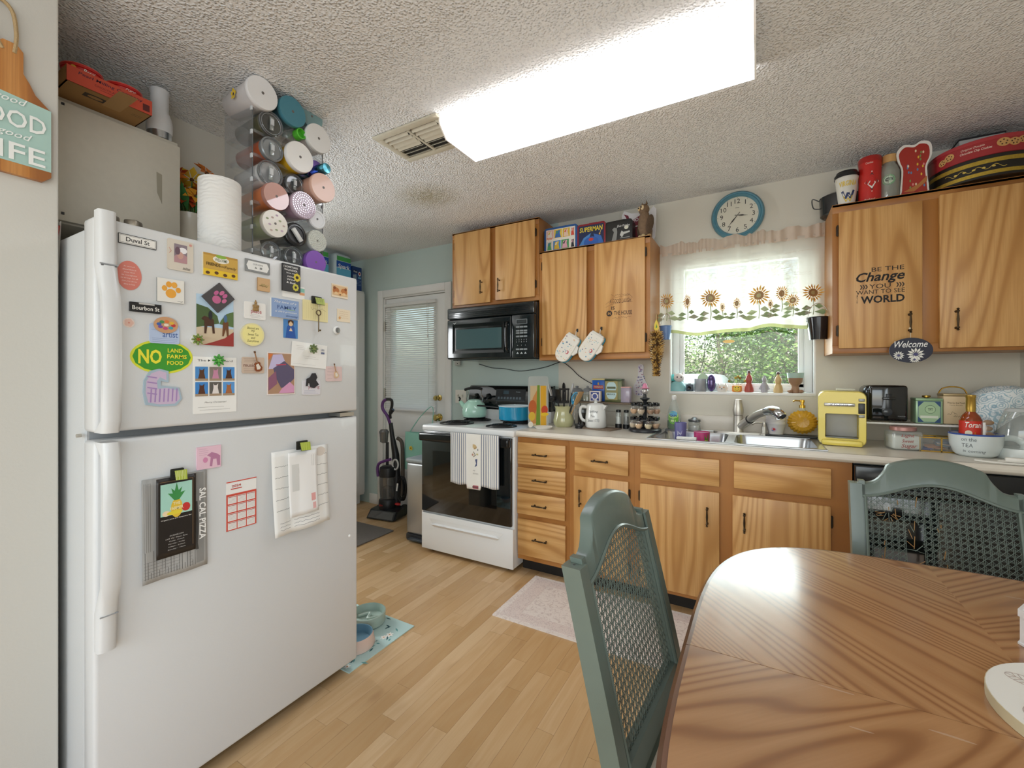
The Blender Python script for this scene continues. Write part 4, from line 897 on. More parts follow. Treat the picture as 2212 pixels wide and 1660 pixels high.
# ------------------------------------------------------------------ chairs with cane backs
GRN = mat('626F67', .35, bump=.03, scale=30, coat=.15, var=.05); CANE = mat('66736B', .55, var=.15, scale=60); RAW = mat('9A7444', .6)
def crest(x):                       # top outline of the back, x in -1..1
    a = abs(x)
    if a < .56: return .985 - .028 * (a / .56) ** 2
    if a < .80: k = (a - .56) / .24; return .957 - .062 * math.sin(k * pi / 2) ** .8
    return .893
def cane_top(x): a = min(1, abs(x)); return .905 - .055 * (.5 - .5 * math.cos(pi * min(1, a / .95)))
def make_chair(label, torn):
    t = thing('dining_chair', label, 'chair'); W = .215; z0 = .47; tilt = lambda z: .0 + (z - .45) * .235
    def P(x, y, z): return (x * W, tilt(z) + y, z)          # back stands at +y, seat towards -y
    for s in (-1, 1):                                       # rear posts running down into the legs
        B = MB(GRN); prof = [(0, .06), (.2, .035), (.44, .0), (.6, .035 * 0 + tilt(.6)), (.89, tilt(.89))]
        V = []; Fc = []
        for z, y in prof:
            h = .017; V += [(s * (W - .004) - h, y - .02, z), (s * (W - .004) + h, y - .02, z), (s * (W - .004) + h, y + .02, z), (s * (W - .004) - h, y + .02, z)]
        for i in range(len(prof) - 1):
            for k in range(4): q = (k + 1) % 4; Fc.append((i * 4 + k, i * 4 + q, i * 4 + 4 + q, i * 4 + 4 + k))
        Fc += [(3, 2, 1, 0), tuple(len(prof) * 4 - 4 + k for k in range(4))]; B.add(V, Fc); po = B.build('back_post', t)
        B = MB(DARKP); B.lathe([(.003, 0), (0, .0012)], c=(s * (W - .004), tilt(.89), .8902), n=8); B.build('screw_hole', po)
    # crest rail with curved cane opening below it
    B = MB(GRN); N = 48; xs_ = [-.9 + 1.8 * i / N for i in range(N + 1)]
    V = []; Fc = []
    for x in xs_:
        a, b = cane_top(x), crest(x); ix = x
        V += [P(ix, -.014, a), P(ix, -.014, b - .006), P(ix, -.008, b), P(ix, .014, b), P(ix, .014, a)]
    for i in range(N):
        for k in range(5): q = (k + 1) % 5; Fc.append((i * 5 + k, i * 5 + 5 + k, i * 5 + 5 + q, i * 5 + q))
    Fc += [(4, 3, 2, 1, 0), tuple(N * 5 + k for k in range(5))]; B.add(V, Fc); B.build('crest_rail', t, smooth=50)
    B = MB(GRN); B.tube([P(x, -.015, cane_top(x) - .001) for x in xs_], .005, n=6); B.tube([P(-.86, -.015, cane_top(.86)), P(-.86, -.015, z0 + .045)], .005, n=6); B.tube([P(.86, -.015, cane_top(.86)), P(.86, -.015, z0 + .045)], .005, n=6); B.build('bead_moulding', t)
    for s in (-1, 1):
        B = MB(GRN); V = [P(s * .86, -.014, z0), P(s * .94, -.014, z0), P(s * .94, .012, z0), P(s * .86, .012, z0), P(s * .86, -.014, .9), P(s * .94, -.014, .9), P(s * .94, .012, .9), P(s * .86, .012, .9)]
        B.add(V, [(0, 1, 5, 4), (1, 2, 6, 5), (2, 3, 7, 6), (3, 0, 4, 7), (4, 5, 6, 7), (3, 2, 1, 0)]); B.build('stile', t)
    B = MB(GRN); B.add([P(x, y, z) for x in (-.94, .94) for y in (-.014, .014) for z in (z0, z0 + .045)], [(0, 1, 3, 2), (4, 6, 7, 5), (0, 4, 5, 1), (2, 3, 7, 6), (0, 2, 6, 4), (1, 5, 7, 3)]); B.build('bottom_rail', t)
    # cane weaving
    B = MB(CANE); p = .0168; zb = z0 + .04; hx = .875
    def hole(x, z):
        if not torn: return False
        return ((x + .06) / .022) ** 2 + ((z - .66) / .125) ** 2 < 1 or ((x + .125) / .034) ** 2 + ((z - .80) / .027) ** 2 < 1 or ((x + .115) / .013) ** 2 + ((z - .64) / .016) ** 2 < 1
    def strand(pts, r, y, m=None):
        run = []
        for x, z in pts + [(9, 9)]:
            ok = abs(x) < hx * W and zb < z < cane_top(x / W) + .002 and not hole(x, z)
            if ok: run.append((x, z))
            else:
                if len(run) > 1:
                    keep = [run[0]] + [q for i, q in enumerate(run[1:-1]) if i % 12 == 5] + [run[-1]]
                    B.tube([(x_, tilt(z_) + y, z_) for x_, z_ in keep], r, m, n=4, flat=.5, cap=False)
                run = []
    L_ = lambda a, b, n: [(a[0] + (b[0] - a[0]) * i / n, a[1] + (b[1] - a[1]) * i / n) for i in range(n + 1)]
    k = -11
    while k <= 11:
        for o in (-.0019, .0019): strand(L_((k * p + o, .46), (k * p + o, .98), 70), .00105, .0)
        k += 1
    for k in range(27):
        z = .515 + k * p
        for o in (-.0019, .0019): strand(L_((-.2, z + o), (.2, z + o), 60), .00105, .0015)
    for k in range(-38, 52):
        strand(L_((-.22, .5 + (k + .5) * p), (.22, .5 + (k + .5) * p + .44), 90), .0012, -.0015); strand(L_((-.22, .94 + (k + .5) * p), (.22, .5 + (k + .5) * p), 90), .0012, -.003)
    if torn:
        rd = random.Random(2)
        for k in range(34):
            a = rd.uniform(0, 6.28); c0 = rd.choice(((-.06, .66, .022, .125), (-.125, .80, .034, .027))); x, z = c0[0] + c0[2] * math.cos(a), c0[1] + c0[3] * math.sin(a)
            x2, z2 = x - .028 * math.cos(a) * rd.uniform(.3, 1), z - .02 * math.sin(a) + rd.uniform(-.012, .012)
            B.tube([(x, tilt(z), z), (x2, tilt(z2) - rd.uniform(0, .012), z2)], .0011, RAW if k % 2 else CANE, n=4)
        for k in range(14):
            x = rd.uniform(-.16, .02); z = rd.uniform(.6, .86); B.tube([(x, tilt(z) - .004, z), (x + rd.uniform(-.004, .004), tilt(z) - .004, z + rd.uniform(.01, .05))], .0013, RAW, n=4)
    o = B.build('cane_panel', t, smooth=0); o['kind'] = 'stuff'
    # seat and front legs
    B = MB(GRN); B.slab([(-.21, .01), (.21, .01), (.235, -.42), (-.235, -.42)], .40, .44); B.build('seat_frame', t)
    B = MB(mat('B9B2A2', .9, bump=.2, scale=120)); B.box((0, -.205, .457), (.40, .38, .034), bev=.014, seg=3); B.build('seat_cushion', t)
    for s in (-1, 1):
        B = MB(GRN); B.tube([(s * .205, -.39, 0), (s * .208, -.385, .1), (s * .212, -.385, .4)], [.013, .015, .022], n=8); B.build('front_leg', t)
    return t
ch = make_chair('sage green dining chair with intact cane back at the table side', False); ch.location = (-.20, 1.012, 0); ch.rotation_euler = (0, 0, R(90 - 4))
ch2 = make_chair('sage green dining chair with torn cane back between table and dishwasher', True); ch2.location = (.508, 1.83, 0); ch2.rotation_euler = (0, 0, 0)
# ------------------------------------------------------------------ magnets and papers on the refrigerator
Q90 = R(90)
def mag(name, label, cat, r, face, items, th=.003, shape='rr', rot=0., off=.0006, edge=None, part='backing'):
    cy, cz, w, h = frect(*r, XF)
    t = thing(name, label, cat, (XF + off, cy, cz), Q90); t.rotation_euler = Euler((0, 0, Q90)); 
    if rot: t.rotation_euler = (Matrix.Rotation(Q90, 3, 'Z') @ Matrix.Rotation(rot, 3, 'Y')).to_euler()
    m = face if isinstance(face, bpy.types.Material) else mat(face, .5)
    B = MB(m)
    if shape == 'rr': o = rrect(w, h, min(w, h) * .09)
    elif shape == 'r': o = rrect(w, h, .0004, 1)
    elif shape == 'e': o = circ(w / 2, h / 2, 32)
    else: o = [(x * w, z * h) for x, z in shape]
    B.prism(o, -th, 0, m, edge); B.build(part, t, smooth=30)
    if items: prints(t, 'print', -th, items, w, h)
    return t
def lines(n, x0, x1, z0, z1, c, t=.0012, seed=1, k='h'):
    rd = random.Random(seed); return [('l', ([(x0 + rd.uniform(0, .06), z0 + (z1 - z0) * i / max(1, n - 1)), (x1 - rd.uniform(0, .3) * (x1 - x0), z0 + (z1 - z0) * i / max(1, n - 1))], t), c, 0) for i in range(n)]
MG = 'magnets on the freezer door'
mag('street_sign_magnet', 'white Duval St sign magnet with black border on freezer door', 'magnet', (256, 512, 338, 533), '3A3A3A', [('r', (0, 0, .97, .86), 'ECEAE4'), ('r', (0, 0, .93, .74), '6E6E6C'), ('r', (0, 0, .915, .68), 'ECEAE4'), ('t', ('Duval St', 0, .02, .46, .62, 0, .015), '2C2C2C')], .002, 'r')
mag('quote_sticker', 'round coral sticker printed with white lettering on freezer door', 'sticker', (252, 564, 306, 627), 'D98072', [('t', (s, 0, .3 - .1 * i, .05, ww, .25), 'F3E4DD', 0) for i, (s, ww) in enumerate((('Be yourself', .45), ('stand firm in', .55), ('your faith', .45), ('be courageous', .62), ('be strong. Let all', .7), ('that you do be', .6), ('done in love', .45)))], .0008, 'e')
mag('photo_frame_magnet', 'beige scrapbook photo frame magnet with rounded corners', 'magnet', (361, 520, 417, 586), 'D6CDBF', [('r', (.0, .06, .5, .6), '8C7E86'), ('p', [(-.25, -.24), (.25, -.24), (.25, .0), (.0, .1), (-.25, -.05)], 'B78C90'), ('e', (.08, .17, .17, .1), 'ECE9EA'), ('e', (-.02, .0, .12, .12), 'C79C8F'), ('e', (-.12, .14, .1, .13), '6E5560'), ('l', ([(-.45, .2), (-.36, .1), (-.44, .02)], .0012), 'C98B7C'), ('t', ('suites', .22, -.4, .09, .3, .3), '4A4640'), ('e', (.38, .4, .06, .04), 'D99A8E')], .003)
mag('welcome_plaque_magnet', 'yellow sunflower plaque magnet reading welcome friends and family', 'magnet', (438, 553, 512, 600), 'B98F3E', [('r', (0, -.33, 1, .32), 'E8C22E'), ('r', (0, .1, 1, .62), 'CBA34B')] + [('e', (-.38 + .25 * k, -.38 + .04 * (k % 2), .06, .07), '5C3A16', 2) for k in range(4)] + [('e', (.0, .28, .24, .16), 'F0EBDD', 2), ('e', (.0, .42, .16, .08), '8FB544', 3), ('t', ('WELCOME', 0, .26, .13, .36, 0, .01), '6E7A5A', 4), ('t', ('FRIENDS', -.22, .02, .14, .4, 0, .02), '45310F', 3), ('t', ('and', .05, .0, .09, .1, .3), '45310F', 3), ('t', ('Family', .28, -.03, .16, .36, .3), '45310F', 3)], .006, 'r', edge=mat('E2D9BE', .5))
mag('pawprint_canvas_magnet', 'small white canvas magnet with orange paw print', 'magnet', (338, 604, 396, 654), 'E8E5DD', [('e', (0, -.12, .2, .2), 'E9A53B'), ('e', (-.24, .08, .1, .12), 'EAA840'), ('e', (-.08, .26, .11, .13), 'E8A238'), ('e', (.12, .26, .11, .13), 'EAA840'), ('e', (.27, .06, .1, .12), 'E8A238'), ('l', (scribble(.34, -.42, .2, .06, 2, 3), .0008), '6B6B68')], .006, 'r', edge=mat('9FA09C', .6))
mag('street_sign_magnet', 'black Bourbon St sign magnet with white lettering', 'magnet', (279, 656, 347, 676), '201F20', [('t', ('Bourbon St', 0, -.06, .44, .86, 0, .015), 'F0EEE8'), ('r', (.02, .4, .5, .16), 'C9C7C2')], .007, 'r')
mag('flower_sticker', 'tiny pale pink flower sticker on freezer door', 'sticker', (265, 687, 291, 708), [(.0)] and [(0, 0)] and mat('EAD9CF', .5), [('e', (.2 * math.cos(a), .2 * math.sin(a), .2, .22), 'E6BFB0', 0) for a in [k * 1.257 for k in range(5)]] + [('e', (0, 0, .08, .09), 'D98F7C', 1)], .0006, 'e')
t = mag('artist_magnet', 'pale blue artist word magnet topped by a paint palette', 'magnet', (323, 701, 387, 743), 'B9C9E6', [('t', ('artist', .18, -.02, .3, .52, 0, .01), '4E6BA8'), *lines(2, -.46, .1, .2, .2, '8396BE', .0007), *lines(3, -.44, .46, -.24, -.42, '7C8FB8', .0007, 4)], .003)
B = MB(mat('C99A72', .5)); cy, cz, w, h = frect(332, 682, 384, 717, XF); B.prism(circ(w / 2, h / 2, 24, 0, .002, .026), -.006, -.0035); pp = B.build('palette', t)
prints(t, 'paint_dabs', -.006, [('e', (.002 + .016 * math.cos(a) * 1.1, .026 + .010 * math.sin(a), .006, .0045), c, 0) for a, c in ((0, 'C23B3B'), (.7, 'E0B53C'), (1.5, 'D9773A'), (2.2, '4C8B52'), (3, '3D5FA8'), (3.8, '7A4C9C'), (4.6, 'C04A7C'), (5.4, '4AA0B0'))] + [('e', (.002, .026, .006, .004), 'E6DCCB', 1)])
mag('oval_bumper_sticker', 'green oval sticker reading no land farms food in yellow', 'sticker', (284, 735, 419, 808), 'DDE03A', [('e', (0, 0, .465, .445), '3F9A2E'), ('t', ('NO', -.2, 0, .42, .36, 0, .03), 'F0E63C'), ('t', ('LAND', .2, .2, .12, .25, 0, .02), 'F0E63C', 2), ('t', ('FARMS', .23, .02, .12, .33, 0, .02), 'F0E63C', 2), ('t', ('FOOD', .2, -.17, .12, .27, 0, .02), 'F0E63C', 2)], .0008, 'e')
mag('striped_shape_magnet', 'pink and lilac striped curled tail shaped magnet', 'magnet', (309, 797, 393, 880), mat('A9BDCB', .5), [('p', [(-.42, .18), (-.3, .38), (-.1, .45), (.08, .4), (.08, .2), (-.08, .28), (-.16, .18), (-.14, -.02), (.1, .0), (.4, -.08), (.44, -.3), (.3, -.42), (-.1, -.42), (-.38, -.36), (-.44, -.1)], 'CDB9D2')] + [('l', ([(-.4 + .0 * k, .3 - .14 * k), (-.16, .26 - .14 * k)], .0035), 'A889BE', 1) for k in range(4)] + [('l', ([(-.3 + .11 * k, -.02), (-.32 + .11 * k, -.36)], .0035), 'A889BE', 1) for k in range(7)], .004, [(-.48, .2), (-.34, .44), (-.1, .5), (.14, .44), (.14, .14), (-.06, .18), (-.06, .06), (.42, 0), (.5, -.3), (.34, -.48), (-.1, -.48), (-.44, -.42), (-.5, -.1)])
mag('photo_print', 'photo of two horse riders on a sandy road held by magnets', 'photo', (425, 640, 505, 747), 'B9D3E8', [('r', (0, -.32, 1, .36), 'D2BFA2'), ('p', [(-.5, -.16), (-.5, .3), (-.2, .25), (.05, .1), (.1, -.05)], '4B6138'), ('p', [(.5, -.1), (.5, .22), (.3, .16), (.15, .02), (.1, -.06)], '5B7444'), ('p', [(-.38, .02), (-.3, .08), (-.05, .02), (-.02, -.26), (-.08, -.26), (-.1, -.12), (-.22, -.12), (-.25, -.27), (-.3, -.27), (-.3, -.02)], '4A2E1E', 4), ('e', (-.14, .1, .05, .09), '23262C', 5), ('p', [(.2, -.02), (.35, .0), (.36, -.3), (.31, -.3), (.28, -.15), (.22, -.3), (.18, -.3)], '6E4526', 4), ('e', (.27, .06, .05, .08), '4B6C92', 5), ('p', [(-.35, -.5), (.5, -.5), (.5, -.2), (.25, -.34), (-.1, -.44)], '9E3A34', 5)], .0006, 'r')
mag('pawprint_tile_magnet', 'dark slate tile magnet with pink paw print hung as a diamond', 'magnet', (446, 620, 494, 668), '4A4749', [('e', (0, -.14, .2, .18), 'C2658F'), ('e', (-.24, .06, .09, .12), 'BF6090'), ('e', (-.08, .24, .09, .13), 'C76B94'), ('e', (.11, .24, .09, .13), 'BF6090'), ('e', (.26, .06, .09, .12), 'C76B94')], .006, 'r', rot=R(45), off=.0025)
mag('herd_calendar', 'white holiday card of six horse photos with typed title', 'card', (418, 772, 512, 892), PAPER, [('t', ('The Merry Herd', 0, .43, .05, .8, 0, .004), '55534F')] + [('r', (-.31 + .31 * (k % 3), .2 - .27 * (k // 3), .28, .25), c, 0) for k, c in enumerate(('4C8FD0', '8A8078', '4C90D4', '3F86CC', '5E5A55', '5B9AD8'))] + [('p', [(-.31 + .31 * (k % 3) + dx * .1, .2 - .27 * (k // 3) + dz * .11) for dx, dz in ((-.9, -1.1), (.9, -1.1), (.5, .2), (.6, .9), (.2, .6), (-.3, .6), (-.5, .9), (-.5, .1))], c, 1) for k, c in enumerate(('5B3A26', 'C98AA6', '4A2B1E', '54301F', 'E6DEDA', 'A5673C'))] + [('r', (-.31 + .31 * (k % 3), .2 - .27 * (k // 3) + -.105, .28, .04), 'A58E74', 2) for k in range(6)] + [('t', ('Merry Christmas!', 0, -.31, .035, .5, .2), '6E6B66'), *lines(2, -.4, .4, -.39, -.44, 'A5A29C', .0008)], .001, 'r')
mag('label_magnet', 'white ticket shaped label magnet with grey corners', 'magnet', (529, 564, 582, 590), '8A8C8C', [('p', [(-.46, 0), (-.38, .36), (.38, .36), (.46, 0), (.38, -.36), (-.38, -.36)], 'E9E9E6'), ('t', ('OUR HOME', 0, .14, .14, .4), '7C7C7A'), ('p', [(-.14, -.2), (-.04, -.2), (-.09, -.02)], '8A8A88'), ('r', (.12, -.12, .09, .16), '8A8A88')], .004, 'r')
mag('wood_tile_magnet', 'small tan wooden tile magnet with green script', 'magnet', (555, 602, 581, 630), 'CDA779', [('l', (scribble(0, -.05, .7, .3, 3, 9), .0012), '8A8F4C'), ('l', (scribble(-.1, -.14, .6, .1, 3, 5), .001), '7A5A3A')], .006, 'r', edge=mat('A8845A', .6))
mag('business_card', 'pale business card with teal and orange corner behind chalkboard magnet', 'card', (610, 617, 658, 645), PAPER, [('r', (.38, .22, .24, .3), '8FC7B5'), ('r', (.38, -.06, .24, .2), 'E0A87C')], .0006, 'r')
mag('chalkboard_magnet', 'tall black chalkboard magnet with white lettering and two sunflowers', 'magnet', (608, 573, 646, 631), '38393B', [('t', (s, -.05 + .0 * i, .4 - .115 * i, .07, ww, .1, .01), 'E9E9E6', 0) for i, (s, ww) in enumerate((('I SOMETIMES', .8), ('WONDER', .75), ('lose my', .5), ('mind', .4), ('Wine', .45), ('& Bud', .5)))] + [('e', (.3 + .13 * math.cos(a), .06 + .1 * math.sin(a), .07, .06), 'D9C43C', 0) for a in [k * .785 for k in range(8)]] + [('e', (.3, .06, .09, .06), '3D2E12', 1)] + [('e', (.22 + .12 * math.cos(a), -.32 + .09 * math.sin(a), .06, .05), 'C7C04A', 0) for a in [k * .785 for k in range(8)]] + [('e', (.22, -.32, .07, .05), '3D2E12', 1)], .008, 'r', off=.0012, edge=mat('232325', .6))
t = mag('peace_magnet', 'white peace word magnet with bronze seated statue', 'magnet', (527, 654, 573, 690), 'ECEAE6', [('t', ('peace', .05, -.1, .24, .5, 0, .01), 'B4565C'), *lines(3, -.25, .4, -.24, -.4, 'A9A6A2', .0007, 2)], .003)
B = MB(mat('9A7B4C', .5, .2)); B.ball((0, -.006, .004), (.0115, .006, .006), n=12); B.ball((0, -.006, .014), (.008, .005, .010), n=12); B.ball((0, -.006, .0275), (.0045, .004, .0055), n=10); B.ball((0, -.006, .034), (.002, .002, .003), n=8)
for s in (-1, 1): B.ball((s * .0075, -.007, .012), (.003, .003, .009), n=8, rot=(0, s * .3, 0))
B.build('statue', t)
mag('family_plaque_magnet', 'blue family quote plaque magnet with white script', 'magnet', (584, 648, 643, 688), '8EA6CE', [('t', ('FAMILY', .06, .06, .2, .7, 0, .012), '3F5C92'), ('t', ('The love of a', 0, .34, .12, .8, .4), 'EFF1EC'), ('t', ('is life\'s greatest', .02, -.18, .12, .8, .4), 'EFF1EC'), ('t', ('blessing', .24, -.38, .13, .45, .4), '3F5C92'), ('r', (.2, -.03, .3, .03), '9CC58A')], .008, 'r', edge=mat('E6E6E2', .5))
mag('prayer_card', 'blue prayer card of a robed figure with folded hands', 'card', (612, 691, 643, 731), '4C86C4', [('p', [(-.36, -.5), (.36, -.5), (.26, .1), (.1, .26), (-.1, .26), (-.26, .1)], '2C58A6'), ('e', (.0, .3, .16, .16), 'E0C29C'), ('p', [(-.18, .16), (-.2, .42), (0, .5), (.2, .42), (.18, .16), (.13, .3), (0, .42), (-.13, .3)], '4A3120'), ('p', [(-.12, -.12), (.0, .08), (.12, -.12)], 'E3CBB0')], .0006, 'r')
mag('round_quote_magnet', 'round butter-yellow magnet with handwritten sunshine quote', 'magnet', (518, 699, 568, 748), 'E9E0A6', [('e', (0, 0, .44, .44), 'F0E69A')] + [('t', (s, .0, .28 - .14 * i, .1, ww, .25), '5E5636', 1) for i, (s, ww) in enumerate((('Blessed are', .5), ('my', .16), ('Sweet Tea', .46), ('and', .18), ('Sunshine', .5)))], .009, 'e', edge=mat('D9D2B4', .5))
t = mag('note_pad', 'yellow note sheet and pink slip clipped under a key magnet', 'note', (654, 651, 708, 694), 'EADFA9', [('l', ([(-.46 + .09 * k, -.4), (-.46 + .09 * k, .4)], .0005), 'C9B98A', 0) for k in range(11)] + [('l', (scribble(.1, .1, .6, .12, 5, 2), .0007), '7A745E', 1)], .002, 'r')
B = MB(mat('E3CBC4', .7)); B.box((-.004, .0005, -.022), (.045, .0008, .018)); B.build('pink_slip', t)
def clip(name, label, r, patt):
    cy, cz, w, h = frect(*r, XF); t = thing(name, label, 'clip', (XF + .002, cy, cz), Q90, 'patterned magnetic clips')
    B = MB(mat('2B2C28', .4)); B.prism(rrect(w * .85, h * .8, .003, 3, -w * .08, h * .12), -.004, 0); B.build('magnet_back', t)
    B = MB(mat('A7B53C', .45)); B.T = Matrix.Translation((w * .04, -.013, -h * .02)) @ Matrix.Rotation(R(-24), 4, 'X'); B.prism([(-w * .38, -h * .36), (w * .34, -h * .4), (w * .44, h * .4), (-w * .34, h * .42)], -.002, .001, mat('A7B53C', .45), mat('3C3F28', .5)); B.build('clip_flap', t)
    its = [('l', ([(-.34 + .17 * k, -.36), (-.2 + .17 * k, .36)], .0012), patt, 0) for k in range(4)] + [('l', ([(-.3 + .17 * k, .36), (-.36 + .17 * k, -.1)], .0008), patt, 0) for k in range(4)]
    prints(t, 'pattern', 0, its, w, h, warp=lambda x, y, z: tuple(Matrix.Translation((w * .04, -.013, -h * .02)) @ Matrix.Rotation(R(-24), 4, 'X') @ Vector((x, y - .002, z))))
    B = MB(mat('5C5E58', .3, .8)); B.tube([(-w * .3, -.006, h * .1), (w * .3, -.006, h * .1)], .0025, n=6); B.build('spring', t); return t
clip('magnetic_clip', 'green and black magnetic clip holding the yellow note', (672, 642, 697, 662), '2F3322')
cy, cz, w, h = frect(676, 668, 692, 718, XF); t = thing('key_ornament', 'antique bronze skeleton key hanging from the yellow note clip', 'key', (XF + .012, cy, cz), Q90)
BR = mat('6E5E48', .4, .8); B = MB(BR); B.tube([(0, 0, h * .2), (0, 0, -h * .5)], .0022, n=8); B.tube([(w * .3 * math.cos(a), 0, h * .33 + w * .3 * math.sin(a)) for a in [k * pi / 6 for k in range(12)]], .0022, n=6, closed=True); B.box((w * .16, 0, -h * .42), (w * .3, .002, .006)); B.build('key', t)
B = MB(mat('D8D2C0', .7)); B.tube([(-.004, -.004, h * .5 + .018), (0, 0, h * .42), (.005, -.004, h * .5 + .018)], .0008, n=4); B.build('string', t)
mag('dog_photo_magnet', 'tan photo magnet of two sleeping puppies', 'magnet', (716, 616, 751, 644), 'E6D6BE', [('r', (0, .03, .92, .76), 'D9B88C'), ('e', (-.24, .0, .2, .26), 'B9733C'), ('e', (.24, .0, .2, .26), 'BE7A42'), ('e', (.0, -.2, .14, .18), 'E0B27C'), ('e', (-.24, -.2, .12, .12), 'E6C596'), ('e', (.24, -.2, .12, .12), 'E6C596'), ('e', (-.34, .2, .08, .12), '8A4E28'), ('e', (.34, .2, .08, .12), '8A4E28'), ('e', (0, -.26, .04, .05), '3A2418')], .002, 'r')
mag('verse_card', 'small cream verse card with gold script at freezer edge', 'card', (728, 669, 756, 696), 'EADBC0', [('l', (scribble(.0, .3 - .16 * k, .7, .08, 4, k), .0006), 'C29A62', 0) for k in range(4)] + [('e', (-.32, -.22, .08, .12), 'D9A46A')], .001, 'r')
cy, cz, w, h = frect(719, 707, 734, 721, XF); t = thing('button_magnet', 'round grey metal button magnet near freezer door edge', 'magnet', (XF + .0005, cy, cz), Q90)
B = MB(mat('E4E4E2', .4)); B.lathe([(w * .5, 0), (w * .5, .004), (w * .34, .009)], rot=(R(90), 0, 0), n=18); B.build('rim', t); B = MB(mat('8C8F90', .3, .6)); B.lathe([(w * .34, .009), (w * .3, .0095), (0, .009)], rot=(R(90), 0, 0), n=18, cap=False); B.build('metal_face', t)
def guitar(t, dx, dz, s, body, top, ang):
    B = MB(); B.T = Matrix.Translation((dx, -.004, dz)) @ Matrix.Rotation(ang, 4, 'Y')
    B.prism([(x * s, z * s) for x, z in ((-.2, -.5), (.0, -.56), (.2, -.5), (.27, -.32), (.18, -.12), (.2, .02), (.1, .1), (.0, .04), (-.1, .1), (-.2, .02), (-.18, -.12), (-.27, -.32))], -.003, 0, mat(body, .4)); B.box((0, -.003, .38 * s), (.055 * s, .003, .76 * s), mat(top, .5)); B.box((0, -.003, .8 * s), (.11 * s, .003, .14 * s), mat('6E4A30', .5)); B.build('guitar', t)
    B = MB(); B.T = Matrix.Translation((dx, -.0072, dz)) @ Matrix.Rotation(ang, 4, 'Y'); B.prism([(x * s, z * s) for x, z in ((-.14, -.4), (.05, -.42), (.14, -.3), (.05, -.02), (-.12, -.06))], -.0008, 0, mat('E6DDD0', .5)); B.build('pick_guard', t)
t = mag('music_magnet', 'tan music quote magnet with brown electric guitar', 'magnet', (522, 772, 570, 807), 'CDB8A6', [('t', ('music', -.18, .0, .2, .52, 0, .01), '7A5248'), *lines(3, -.44, .2, .4, .2, '8C776A', .0007), *lines(3, -.44, .25, -.22, -.42, '8C776A', .0007, 3)], .003)
guitar(t, .012, .006, .05, '8A4A26', '9C7350', R(-14))
t = mag('music_magnet', 'pink quote magnet with small acoustic guitar', 'magnet', (703, 792, 738, 824), 'DCC3C0', [*lines(4, -.44, .0, .34, -.3, '9A7F7C', .0007, 6)], .003)
guitar(t, .006, .006, .042, 'D8B892', 'B08A66', R(-14))
t = mag('young_magnet', 'white quote magnet reading young with dark puppy cut-out', 'magnet', (653, 822, 691, 853), 'DCD9DE', [('t', ('young', .12, -.02, .22, .66, 0, .01), 'A8707A'), *lines(3, -.44, .44, -.22, -.42, '8A90B0', .0007, 8)], .003)
B = MB(mat('2E2C30', .5)); cy, cz, w, h = frect(653, 822, 691, 853, XF); B.prism([(x * w, z * h) for x, z in ((-.34, .1), (-.3, .6), (-.1, .72), (.0, .98), (.2, 1.), (.3, .7), (.22, .5), (.4, .2), (.1, -.05), (-.1, .05), (-.14, .3), (-.22, .3), (-.24, .1))], -.006, -.0035); B.build('puppy_cutout', t)
mag('painting_print', 'purple and tan abstract photo print on freezer door', 'photo', (577, 762, 637, 853), 'E6DCD8', [('r', (0, 0, .94, .95), 'B08A6E'), ('p', [(-.46, .1), (-.3, .44), (.02, .46), (.18, .2), (-.1, .12)], 'C4BBDC'), ('p', [(-.3, .12), (.1, .3), (.46, .1), (.46, -.12), (.2, -.3), (-.02, -.34), (-.2, -.1)], '5D5470'), ('p', [(-.1, -.46), (.0, -.36), (.3, -.2), (.46, -.3), (.46, -.46)], 'D79BBE'), ('p', [(-.46, -.1), (-.2, .06), (-.16, -.24), (-.46, -.4)], '8E5C74'), ('l', ([(-.2, .2), (.16, .22)], .004), 'B5485E'), ('p', [(-.46, .3), (-.3, .46), (-.46, .46)], 'D9773C')], .002, 'r', off=.0008)
mag('mailed_letter', 'white mailed letter with printed stamp on freezer door', 'letter', (630, 742, 706, 794), PAPER, [*lines(3, -.4, -.1, .34, .2, 'B2B0AC', .0006), *lines(2, -.2, .3, -.06, -.14, 'B2B0AC', .0006), ('t', ('USPS', .36, .28, .08, .1, 0, .01), '5A6484'), ('r', (.37, .15, .1, .08), '6A7494'), *lines(1, -.45, .4, -.4, -.4, 'B2B0AC', .0006)], .0012, 'r', rot=R(4), off=.002)
def succulent(label, px, py, r, c1, c2, pot=True):
    p = atX(px, py, XF + .02); s = r / F * dep(p)
    t = thing('succulent_magnet', label, 'magnet', (XF + .001, p.y, p.z), Q90)
    B = MB(mat('E6E4DE', .4)); B.lathe([(s * .55, 0), (s * .8, .02), (s * .7, .021), (0, .018)], rot=(R(90), 0, 0), n=16); B.build('pot', t)
    rd = random.Random(px)
    for ring, (nn, rad, el, c) in enumerate(((8, .85, 20, c1), (6, .6, 45, c1), (4, .3, 70, c2))):
        for k in range(nn):
            a = 2 * pi * k / nn + ring * .4; B = MB(mat(c, .5)); d = Vector((math.cos(a) * math.cos(R(el)), -math.sin(R(el)), math.sin(a) * math.cos(R(el))))
            q = Vector((0, -.021, 0)) + d * s * rad * .55; rot = d.to_track_quat('Z', 'Y').to_matrix() @ Matrix.Diagonal(Vector((s * .24, s * .16, s * .45)))
            B.lathe([(math.sin(pi * i / 5) * (.6 + .4 * i / 5), -math.cos(pi * i / 5)) for i in range(6)], None, q, 7, rot, cap=False); B.build('leaf', t)
    return t
